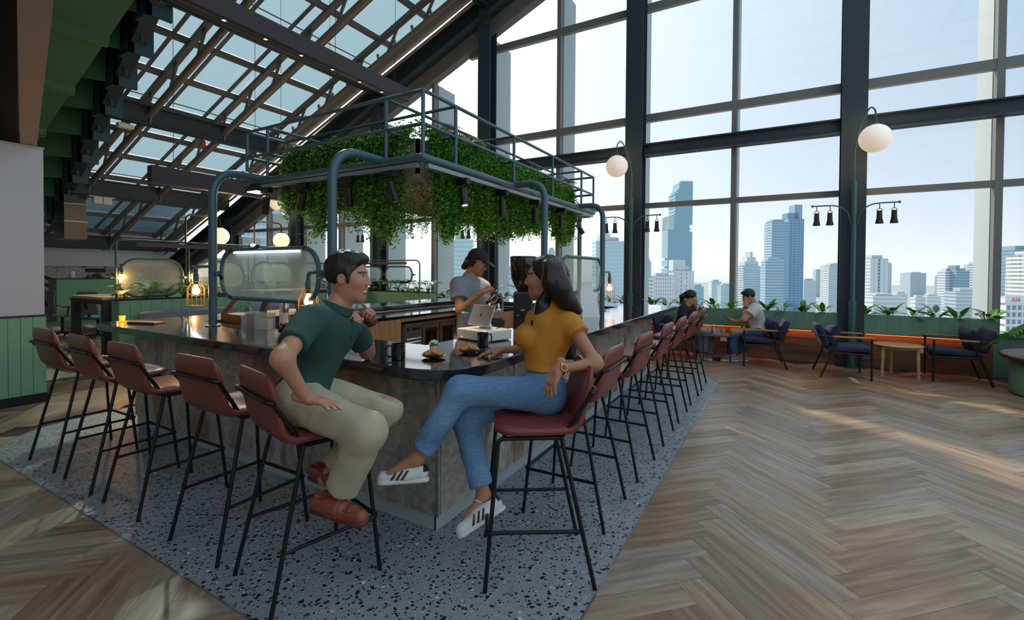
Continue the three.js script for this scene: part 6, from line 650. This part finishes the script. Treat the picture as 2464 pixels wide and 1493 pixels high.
// --- woman in the mustard top
{
  const J = { pel: [-1.106, 0.872, -2.25], hipR: [-1.176, 0.85, -2.334], hipL: [-1.047, 0.866, -2.2], kneeL: [-1.429, 0.888, -1.959], ankL: [-1.606, 0.54, -1.828], toeL: [-1.71, 0.47, -1.735], kneeR: [-1.474, 0.7, -2.068], ankR: [-1.337, 0.322, -2.048], toeR: [-1.371, 0.235, -1.94], neck: [-1.123, 1.3, -2.374], head: [-1.15, 1.463, -2.366], shR: [-1.255, 1.222, -2.468], shL: [-0.97, 1.222, -2.322], elR: [-1.373, 1.022, -2.59], wrR: [-1.53, 1.008, -2.52], elL: [-0.8, 1.046, -2.24], wrL: [-0.93, 1.036, -2.07] };
  const F = frame([-0.94, -0.03, 0.33], [0, 1, 0]), skin = '#b57f60';
  const hR = [J.wrR, [-0.72, -0.14, 0.62], [0, -1, 0.05], 1, [0.16, 0.2, 0.2, 0.22], [0.75, 0.3], 0.9], hL = [J.wrL, [-0.22, -0.8, 0.45], [0.3, -0.45, -0.8], -1, [0.2, 0.28, 0.32, 0.36], [0.45, 0.6], 0.9];
  const bust = [[add3(mid3(J.neck, J.pel, 0.36), [-0.135, 0, 0.0]), [0.06, 0.062, 0.06]], [add3(mid3(J.neck, J.pel, 0.36), [-0.085, 0, 0.095]), [0.06, 0.062, 0.06]]];
  const t = person('woman in a mustard top and blue jeans sitting cross legged on a bar stool', J, { F, skin, fem: 1, smile: 1, lip: '#a8504a', hands: [hR, hL], sleeve: 0.3, flare: 0.016, shirtAdd: 0.012, hemP: add3(J.pel, [0, 0.105, 0]), hemN: [0, -1, 0], shirtM: cloth('#c07a1e', { roughness: 0.75 }), trM: denim, trTo: 0.86, cuff: 0.014, trAdd: 0.012, bust, collarAt: 0.03, folds: 0.006, trFold: 0.007, trTopP: add3(J.pel, [0, 0.135, 0]), trTopN: [0, 1, 0], cell: 0.0105 });
  const sh = uni([elp([0, 0.042, -0.02], [0.084, 0.096, 0.106])], 0.02), c1 = plane([0, 0.05, 0.06], [0, -0.5, 0.86]), W = p => { const d = sub3(p, J.head); return [dot3(d, F[0]), dot3(d, F[1]), dot3(d, F[2])]; };
  const L = (...P) => { const q = P.map(p => [...W(U(p[0], p[1], p[2])), p[3]]), o = []; for (let i = 0; i < q.length - 1; i++) o.push(cap(q[i].slice(0, 3), q[i + 1].slice(0, 3), q[i][3], q[i + 1][3])); return uni(o, 0.04); };
  const near = L([1335, 648, 2.55, 0.05], [1345, 690, 2.52, 0.058], [1365, 722, 2.54, 0.045], [1392, 748, 2.56, 0.022]), near2 = L([1320, 640, 2.53, 0.03], [1322, 680, 2.51, 0.034], [1335, 705, 2.52, 0.03]), backm = L([1345, 660, 2.66, 0.06], [1350, 720, 2.68, 0.06], [1375, 790, 2.68, 0.05], [1372, 860, 2.66, 0.03]), front = L([1322, 690, 2.6, 0.03], [1305, 740, 2.57, 0.036], [1292, 790, 2.55, 0.036], [1278, 835, 2.55, 0.026], [1266, 868, 2.56, 0.01]), nz = (x, y, z) => 0.004 * n3(x * 120, y * 9, z * 120) + 0.003 * n3(x * 60, y * 6, z * 60);
  part('hair', inHead(J.head, F, (x, y, z) => { let d = smax(sh(x, y, z), c1(x, y, z), 0.012); d = smin(d, near(x, y, z), 0.03); d = smin(d, near2(x, y, z), 0.03); d = smin(d, backm(x, y, z), 0.03); d = smin(d, front(x, y, z), 0.02); return d + nz(x, y, z); }, [-0.26, -0.46, -0.3], [0.26, 0.16, 0.24], 0.0055), hairM('#1e1411'), t, 'long straight dark brown hair');
  shoe(t, U(1026, 1160, 2.4), U(902, 1168, 2.36), [-0.25, 0.97, -0.1], 'sneaker', mat('#d9d6ce', 0.6)); shoe(t, U(1212, 1228, 2.44), U(1102, 1302, 2.32), [-0.3, 0.9, -0.35], 'sneaker', mat('#d9d6ce', 0.6));
  watch(t, J.elL, J.wrL, 0.93, 0.029, M.gold, [mat('#6a4a38', 0.3), 0], M.gold);
}
// --- barista
{
  const J = { pel: [-2.71, 0.87, -3.852], hipR: [-2.7, 0.83, -3.77], hipL: [-2.711, 0.83, -3.94], neck: [-2.697, 1.445, -3.87], head: [-2.635, 1.592, -3.884], shR: [-2.745, 1.37, -3.71], shL: [-2.677, 1.36, -4.04], elR: [-2.66, 1.14, -3.63], wrR: [-2.45, 1.305, -3.69], elL: [-2.66, 1.1, -4.0], wrL: [-2.47, 1.18, -3.9] };
  const F = frame([0.88, -0.38, -0.32], [0.2, 1, 0]), skin = '#b07a5e';
  const hR = [J.wrR, [0.78, 0.5, -0.35], [0.3, -0.6, -0.6], 1, [0.9, 0.95, 1.0, 1.0], [0.6, 0.9], 0.98], hL = [J.wrL, [0.85, 0.2, 0.45], [-0.1, 0.9, 0.1], -1, [0.8, 0.85, 0.9, 0.9], [0.7, 0.9], 0.98];
  const t = person('barista in a grey t-shirt and black cap pouring milk behind the bar', J, { F, skin, hands: [hR, hL], sleeve: 0.6, flare: 0.02, shirtAdd: 0.022, hemP: add3(J.pel, [0, -0.1, 0]), hemN: [0, -1, 0], shirtM: cloth('#85898e'), collarAt: 0.03, folds: 0.012, cell: 0.012 });
  const tr = uni([cap([-2.7, 0.86, -3.77], [-2.7, 0.1, -3.76], 0.1, 0.065), cap([-2.711, 0.86, -3.94], [-2.711, 0.1, -3.95], 0.1, 0.065)], 0.03); part('trousers', nets(tr, [-2.85, 0, -4.1], [-2.55, 1.0, -3.6], 0.014), cloth('#2b2c30'), t);
  const capS = inter(elp([0, 0.045, -0.012], [0.088, 0.1, 0.108]), plane([0, 0.04, 0], [0, -1, 0.12])), brim = inter(elp([0, 0.045, 0.1], [0.075, 0.012, 0.085]), plane([0, 0, 0.06], [0, 0, -1])); part('cap', inHead(J.head, F, (x, y, z) => smin(capS(x, y, z), brim(x, y - 0.02 * 0 + (z - 0.1) * 0.25, z), 0.006), [-0.12, -0.02, -0.15], [0.12, 0.17, 0.21], 0.0055), mat('#1d1b1f', 0.8), t, 'black baseball cap');
  const nz = hairBase(0.006), hs = uni([elp([0, 0.0, -0.045], [0.083, 0.07, 0.075]), cap([0.02, -0.02, -0.09], [0.0, -0.09, -0.11], 0.05, 0.03), cap([0.07, 0.02, -0.01], [0.072, -0.05, -0.02], 0.02, 0.012), cap([-0.07, 0.02, -0.01], [-0.072, -0.03, -0.02], 0.018, 0.01)], 0.02); part('hair', inHead(J.head, F, (x, y, z) => hs(x, y, z) + nz(x, y, z), [-0.12, -0.16, -0.2], [0.12, 0.1, 0.08], 0.0055), hairM('#15110f'), t);
  const pj = solo('milk_pitcher', lathe([[0, 0], [0.032, 0], [0.036, 0.02], [0.03, 0.075], [0.034, 0.09], [0.032, 0.09], [0.028, 0.075], [0.033, 0.02], [0, 0.004]], 20).translate(0, -0.045, 0).rotateZ(-0.9), M.chrome, 'steel milk pitcher tilted in the barista’s hand', 'pitcher'); pj.position.set(...add3(J.wrR, [0.11, -0.045, -0.05])); const cu = solo('paper_cup', lathe([[0, 0], [0.028, 0], [0.04, 0.1], [0.038, 0.1], [0.026, 0.004]], 20).translate(0, -0.05, 0).rotateZ(0.35), M.black, 'black cup held in the barista’s other hand', 'cup'); cu.position.set(...add3(J.wrL, [0.1, 0.055, 0.03]));
}
// --- seated guests by the window
{
  const J = { pel: [-1.56, 0.52, -8.78], neck: [-1.436, 0.945, -8.79], head: [-1.385, 1.075, -8.76], shR: [-1.5, 0.88, -8.63], shL: [-1.42, 0.86, -8.98], elR: [-1.47, 0.63, -8.56], wrR: [-1.31, 0.74, -8.68], elL: [-1.36, 0.69, -9.02], wrL: [-1.31, 0.9, -8.86], kneeR: [-1.16, 0.5, -8.75], ankR: [-1.2, 0.1, -8.76], toeR: [-1.06, 0.05, -8.72], kneeL: [-1.13, 0.52, -8.96], ankL: [-1.1, 0.1, -8.96], toeL: [-0.96, 0.05, -8.94], hipR: [-1.54, 0.5, -8.68], hipL: [-1.57, 0.5, -8.88] }, F = frame([0.94, -0.2, -0.25], [0.1, 1, 0]);
  const t = person('woman in black with a ponytail sitting by the window resting her chin on her hand', J, { F, skin: '#b98a6e', fem: 1, cell: 0.014, hands: [[J.wrR, [0.3, 0.75, -0.3], [-0.2, 0.1, -0.9], 1, 0.9, [0.6, 0.8], 0.9], [J.wrL, [-0.35, 0.9, 0.25], [-0.8, 0, 0.5], -1, 0.8, [0.6, 0.8], 0.9]], sleeve: 0.6, shirtAdd: 0.02, hemP: add3(J.pel, [0, -0.05, 0]), hemN: [0, -1, 0], shirtM: cloth('#191a1f'), trM: cloth('#5d6064'), trAdd: 0.035, cuff: 0.04, trTo: 0.9 });
  const nz = hairBase(0.004), sh = elp([0, 0.045, -0.016], [0.085, 0.095, 0.104]), c1 = plane([0, 0.05, 0.066], [0, -0.6, 0.8]), pt = uni([cap([0, 0.05, -0.1], [0, -0.02, -0.15], 0.035, 0.04), cap([0, -0.02, -0.15], [0, -0.14, -0.14], 0.04, 0.015)], 0.03); part('hair', inHead(J.head, F, (x, y, z) => smin(smax(smax(sh(x, y, z), c1(x, y, z), 0.01), plane([0, -0.05, 0], [0, -1, 0.3])(x, y, z), 0.01), pt(x, y, z), 0.02) + nz(x, y, z), [-0.12, -0.18, -0.22], [0.12, 0.16, 0.13], 0.006), hairM('#14100f'), t); part('hair_tie', new THREE.TorusGeometry(0.03, 0.008, 6, 16).rotateX(0.9).applyMatrix4(new THREE.Matrix4().makeBasis(V(...F[0]), V(...F[1]), V(...F[2])).setPosition(...toW(J.head, F, [0, 0.04, -0.115]))), mat('#b8b33a', 0.7), t);
  for (const s of ['R', 'L']) shoe(t, add3(J['ank' + s], [-0.05, -0.1, 0]), add3(J['toe' + s], [0.05, -0.05, 0]), [0, 1, 0], 'plain', mat('#c9a79a', 0.7));
}
{
  const J = { pel: [-0.3, 0.53, -8.99], neck: [-0.44, 0.985, -8.93], head: [-0.478, 1.11, -8.92], shR: [-0.46, 0.9, -9.1], shL: [-0.37, 0.91, -8.78], elL: [-0.53, 0.74, -8.66], wrL: [-0.52, 0.96, -8.78], elR: [-0.5, 0.68, -9.12], wrR: [-0.7, 0.68, -8.98], kneeL: [-0.69, 0.52, -8.72], ankL: [-0.69, 0.12, -8.76], toeL: [-0.84, 0.06, -8.72], kneeR: [-0.66, 0.5, -9.0], ankR: [-0.55, 0.11, -8.95], toeR: [-0.7, 0.06, -8.88], hipL: [-0.32, 0.51, -8.89], hipR: [-0.33, 0.51, -9.08] }, F = frame([-0.9, -0.42, 0.1], [-0.3, 1, 0]);
  const t = person('man in a white shirt and jeans sitting by the window looking at a phone', J, { F, skin: '#b98568', cell: 0.014, hands: [[J.wrL, [-0.1, 0.9, -0.2], [0.4, 0, -0.8], -1, 1.0, [0.6, 0.8], 0.95], [J.wrR, [-0.9, 0.15, 0.1], [0.1, 0.9, 0.1], 1, 0.7, [0.7, 0.9], 0.95]], sleeve: 0.55, shirtAdd: 0.025, flare: 0.025, hemP: add3(J.pel, [0.02, -0.06, 0]), hemN: [0.2, -1, 0], shirtM: cloth('#c9c6c4'), trM: denim2, trAdd: 0.022, trTo: 0.9, folds: 0.012 });
  const nz = hairBase(0.005), sh = uni([elp([0, 0.045, -0.016], [0.085, 0.098, 0.104]), elp([0, 0.09, 0.03], [0.06, 0.035, 0.07])], 0.02), c1 = plane([0, 0.062, 0.066], [0, -0.6, 0.8]); part('hair', inHead(J.head, F, (x, y, z) => smax(smax(sh(x, y, z) + nz(x, y, z), c1(x, y, z), 0.01), plane([0, -0.045, 0], [0, -1, 0.35])(x, y, z), 0.01), [-0.12, -0.12, -0.14], [0.12, 0.16, 0.13], 0.006), hairM('#15120f'), t);
  for (const s of ['R', 'L']) shoe(t, add3(J['ank' + s], [0.06, -0.105, -0.01]), add3(J['toe' + s], [-0.06, -0.055, 0]), [0, 1, 0], 'sport', mat('#8d9499', 0.7)); watch(t, J.elL, J.wrL, 0.85, 0.032, M.black, [M.black, 0], M.black);
  const ph = solo('phone', rbox(0.15, 0.009, 0.075, 0.003).rotateZ(-0.5), M.blackGloss, 'black phone held by the man in the white shirt', 'phone'); ph.position.set(-0.8, 0.715, -8.97);
}
// ---------- hazy city beyond the windows ----------
{
  const GY0 = -110, rnd = RNG(60);
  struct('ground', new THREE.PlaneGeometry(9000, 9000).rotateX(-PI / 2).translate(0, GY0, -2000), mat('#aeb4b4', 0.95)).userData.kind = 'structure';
  const wallC = {}, mm = (c, r = 0.7) => wallC[c + r] ?? (wallC[c + r] = mat(c, r));
  // a block given by its left and right edge and top in the photo, at a distance: core, floor bands, piers, roof boxes
  function tower(label, x0, x1, top, d, o = {}) {
    const A = U(x0, top, d), B = U(x1, top, d), w = hyp(B[0] - A[0], B[2] - A[2]), cx = (A[0] + B[0]) / 2, cz = (A[2] + B[2]) / 2, Yt = A[1], turn = Math.atan2(-(B[2] - A[2]), B[0] - A[0]) + (o.turn ?? 0), dp = w * (o.deep ?? 0.8), h = Yt - GY0;
    const dir = nrm3([cx, 0, cz]), t = thing('office_tower', label, 'building', [cx + dir[0] * dp / 2, GY0, cz + dir[2] * dp / 2], turn);
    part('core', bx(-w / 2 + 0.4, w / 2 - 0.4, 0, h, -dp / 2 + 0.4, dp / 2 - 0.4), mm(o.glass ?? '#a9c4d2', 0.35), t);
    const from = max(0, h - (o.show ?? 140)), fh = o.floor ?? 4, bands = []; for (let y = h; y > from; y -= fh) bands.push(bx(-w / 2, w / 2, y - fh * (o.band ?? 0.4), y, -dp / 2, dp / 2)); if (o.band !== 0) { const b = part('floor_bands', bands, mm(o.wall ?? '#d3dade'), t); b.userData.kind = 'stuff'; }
    if (o.piers) { const p = [], n = o.piers; for (let i = 0; i <= n; i++) { const x = mix(-w / 2, w / 2, i / n), q = w / n * (o.pierW ?? 0.25); p.push(bx(clamp(x - q / 2, -w / 2, w / 2 - q), clamp(x + q / 2, -w / 2 + q, w / 2), from, h, -dp / 2 - 0.25, dp / 2 + 0.25)); } const b = part('piers', p, mm(o.pierC ?? o.wall ?? '#d3dade'), t); b.userData.kind = 'stuff'; }
    part('roof', bx(-w * 0.3, w * 0.3, h, h + (o.roof ?? 4), -dp * 0.3, dp * 0.3), mm(o.wall ?? '#d3dade'), t); for (const e of o.extra ?? []) part('upper_block', bx(e[0] * w, e[1] * w, h + e[2], h + e[3], -dp * 0.4, dp * 0.4), mm(e[4] ?? o.glass ?? '#a9c4d2', 0.4), t); return t;
  }
  // stepped glass tower with notches
  { const A = U(1601, 440, 900), B = U(1659, 440, 900), w = hyp(B[0] - A[0], B[2] - A[2]), t = thing('stepped_tower', 'tall pale blue glass tower with ragged pixel like notches', 'building', [(A[0] + B[0]) / 2, GY0, (A[2] + B[2]) / 2], Math.atan2(-(B[2] - A[2]), B[0] - A[0])), H = A[1] - GY0, m = mat('#9fc6d4', 0.3), m2 = mat('#d9e6ea', 0.4), r = RNG(3); const bl = [], lt = []; const N = 56, fh = H * 0.62 / N; part('shaft', bx(-w * 0.42, w * 0.42, 0, H * 0.4, -w * 0.4, w * 0.4), m, t);
    for (let i = 0; i < N; i++) { const y = H * 0.38 + i * fh, f = i / N; let l = -0.5, rr = 0.5; if (f > 0.3 && f < 0.62) { } if (f > 0.62) l = -0.25 + 0.02 * (r() * 3 | 0); if (f > 0.86) l = -0.16 + (f - 0.86) * 1.2 + 0.05 * (r() - 0.5); if (f < 0.18) l = -0.5 + 0.12 * (r() * 2 | 0); if (f > 0.44 && f < 0.54) rr = 0.5 - 0.06 * (r() * 3 | 0); bl.push(bx(l * w, rr * w, y, y + fh * 0.82, -w * 0.4, w * 0.4)); bl.push(bx((l + 0.02) * w, (rr - 0.02) * w, y + fh * 0.8, y + fh * 1.01, -w * 0.38, w * 0.38)); if (f > 0.48 && f <= 0.62) lt.push(bx(-0.5 * w, -0.26 * w, y, y + fh * 0.9, -w * 0.3, w * 0.42)); } const b = part('glass_floors', bl, m, t); b.userData.kind = 'stuff'; const c = part('lit_notches', lt, m2, t); c.userData.kind = 'stuff'; part('crown', bx(0.05 * w, 0.4 * w, H, H + 3, -4, 4), m2, t); }
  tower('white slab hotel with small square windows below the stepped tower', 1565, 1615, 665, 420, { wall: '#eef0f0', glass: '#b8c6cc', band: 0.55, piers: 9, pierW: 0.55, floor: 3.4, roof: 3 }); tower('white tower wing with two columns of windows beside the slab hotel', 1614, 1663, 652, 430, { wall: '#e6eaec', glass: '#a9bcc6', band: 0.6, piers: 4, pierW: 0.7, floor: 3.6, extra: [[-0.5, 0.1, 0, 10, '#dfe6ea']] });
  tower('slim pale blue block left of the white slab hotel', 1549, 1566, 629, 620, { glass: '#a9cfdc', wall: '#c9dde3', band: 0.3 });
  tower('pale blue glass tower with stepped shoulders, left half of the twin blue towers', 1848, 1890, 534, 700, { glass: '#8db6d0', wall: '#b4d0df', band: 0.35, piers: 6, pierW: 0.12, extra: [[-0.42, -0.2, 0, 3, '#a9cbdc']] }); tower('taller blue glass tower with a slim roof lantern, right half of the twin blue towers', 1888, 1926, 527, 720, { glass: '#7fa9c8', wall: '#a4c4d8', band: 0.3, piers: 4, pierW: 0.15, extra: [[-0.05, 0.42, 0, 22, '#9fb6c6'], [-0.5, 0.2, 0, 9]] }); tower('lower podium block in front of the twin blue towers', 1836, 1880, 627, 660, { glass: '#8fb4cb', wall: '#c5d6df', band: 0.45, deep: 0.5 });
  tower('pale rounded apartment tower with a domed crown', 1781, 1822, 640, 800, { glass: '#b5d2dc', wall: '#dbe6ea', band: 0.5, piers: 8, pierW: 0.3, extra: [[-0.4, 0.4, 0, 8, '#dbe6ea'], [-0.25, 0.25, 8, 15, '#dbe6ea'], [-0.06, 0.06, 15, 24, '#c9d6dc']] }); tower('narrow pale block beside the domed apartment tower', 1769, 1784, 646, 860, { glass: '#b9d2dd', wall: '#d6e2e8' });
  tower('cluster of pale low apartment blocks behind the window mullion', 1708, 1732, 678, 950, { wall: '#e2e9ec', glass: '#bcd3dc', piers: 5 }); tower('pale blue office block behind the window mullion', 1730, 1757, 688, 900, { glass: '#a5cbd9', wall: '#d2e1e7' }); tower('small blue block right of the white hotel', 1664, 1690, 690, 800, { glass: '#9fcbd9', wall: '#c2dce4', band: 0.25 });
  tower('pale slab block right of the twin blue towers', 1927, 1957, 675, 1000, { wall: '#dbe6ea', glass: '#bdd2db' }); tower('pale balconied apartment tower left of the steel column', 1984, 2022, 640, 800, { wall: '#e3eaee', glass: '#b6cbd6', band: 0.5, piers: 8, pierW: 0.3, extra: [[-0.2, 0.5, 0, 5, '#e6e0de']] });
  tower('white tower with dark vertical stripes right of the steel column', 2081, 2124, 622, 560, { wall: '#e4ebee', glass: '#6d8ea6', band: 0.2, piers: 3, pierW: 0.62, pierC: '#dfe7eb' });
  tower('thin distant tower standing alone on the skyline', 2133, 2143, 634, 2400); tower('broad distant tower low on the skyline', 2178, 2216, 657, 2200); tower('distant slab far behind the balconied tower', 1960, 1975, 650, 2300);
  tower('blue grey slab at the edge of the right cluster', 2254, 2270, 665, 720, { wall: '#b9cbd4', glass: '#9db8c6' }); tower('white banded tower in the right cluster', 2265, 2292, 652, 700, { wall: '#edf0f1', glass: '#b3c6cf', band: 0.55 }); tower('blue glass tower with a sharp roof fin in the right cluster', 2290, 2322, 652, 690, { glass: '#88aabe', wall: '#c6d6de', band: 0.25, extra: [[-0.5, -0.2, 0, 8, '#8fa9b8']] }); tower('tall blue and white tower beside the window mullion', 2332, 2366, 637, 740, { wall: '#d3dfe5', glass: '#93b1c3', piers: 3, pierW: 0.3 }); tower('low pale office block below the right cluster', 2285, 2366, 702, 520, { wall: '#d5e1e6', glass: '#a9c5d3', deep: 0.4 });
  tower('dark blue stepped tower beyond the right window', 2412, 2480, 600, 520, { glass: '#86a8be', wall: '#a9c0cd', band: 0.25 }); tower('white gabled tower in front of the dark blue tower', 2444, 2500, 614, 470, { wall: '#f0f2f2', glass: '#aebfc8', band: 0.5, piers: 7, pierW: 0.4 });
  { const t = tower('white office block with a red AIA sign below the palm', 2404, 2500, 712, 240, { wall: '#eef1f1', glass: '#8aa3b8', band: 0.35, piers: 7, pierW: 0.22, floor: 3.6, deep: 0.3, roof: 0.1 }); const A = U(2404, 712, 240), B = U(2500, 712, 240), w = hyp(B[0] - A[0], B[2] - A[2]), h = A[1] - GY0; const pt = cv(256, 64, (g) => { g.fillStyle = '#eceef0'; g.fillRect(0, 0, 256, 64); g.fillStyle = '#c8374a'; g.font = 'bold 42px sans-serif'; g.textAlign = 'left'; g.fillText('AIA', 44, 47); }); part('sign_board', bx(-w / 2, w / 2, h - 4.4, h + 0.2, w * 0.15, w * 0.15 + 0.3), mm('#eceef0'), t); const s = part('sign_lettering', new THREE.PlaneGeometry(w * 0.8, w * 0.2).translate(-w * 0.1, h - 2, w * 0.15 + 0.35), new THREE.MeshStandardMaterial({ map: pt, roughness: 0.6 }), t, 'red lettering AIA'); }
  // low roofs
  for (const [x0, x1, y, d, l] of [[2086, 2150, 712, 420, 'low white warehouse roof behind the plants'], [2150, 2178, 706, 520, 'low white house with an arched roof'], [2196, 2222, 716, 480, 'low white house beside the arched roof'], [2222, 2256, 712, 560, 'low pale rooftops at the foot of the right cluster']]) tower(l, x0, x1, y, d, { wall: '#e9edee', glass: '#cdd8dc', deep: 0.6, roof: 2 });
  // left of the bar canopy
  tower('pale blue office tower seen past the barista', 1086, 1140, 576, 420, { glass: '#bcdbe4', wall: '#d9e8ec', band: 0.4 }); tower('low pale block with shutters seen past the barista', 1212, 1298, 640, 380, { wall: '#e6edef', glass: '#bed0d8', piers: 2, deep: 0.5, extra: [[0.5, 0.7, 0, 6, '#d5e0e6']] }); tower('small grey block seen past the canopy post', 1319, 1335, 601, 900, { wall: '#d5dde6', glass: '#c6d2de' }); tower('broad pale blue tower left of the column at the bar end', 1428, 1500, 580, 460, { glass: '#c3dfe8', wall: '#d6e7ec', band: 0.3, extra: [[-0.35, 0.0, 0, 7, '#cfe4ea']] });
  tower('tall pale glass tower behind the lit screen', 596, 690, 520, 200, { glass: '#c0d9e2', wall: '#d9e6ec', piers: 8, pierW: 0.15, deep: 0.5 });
}
renderer.render(scene, camera);
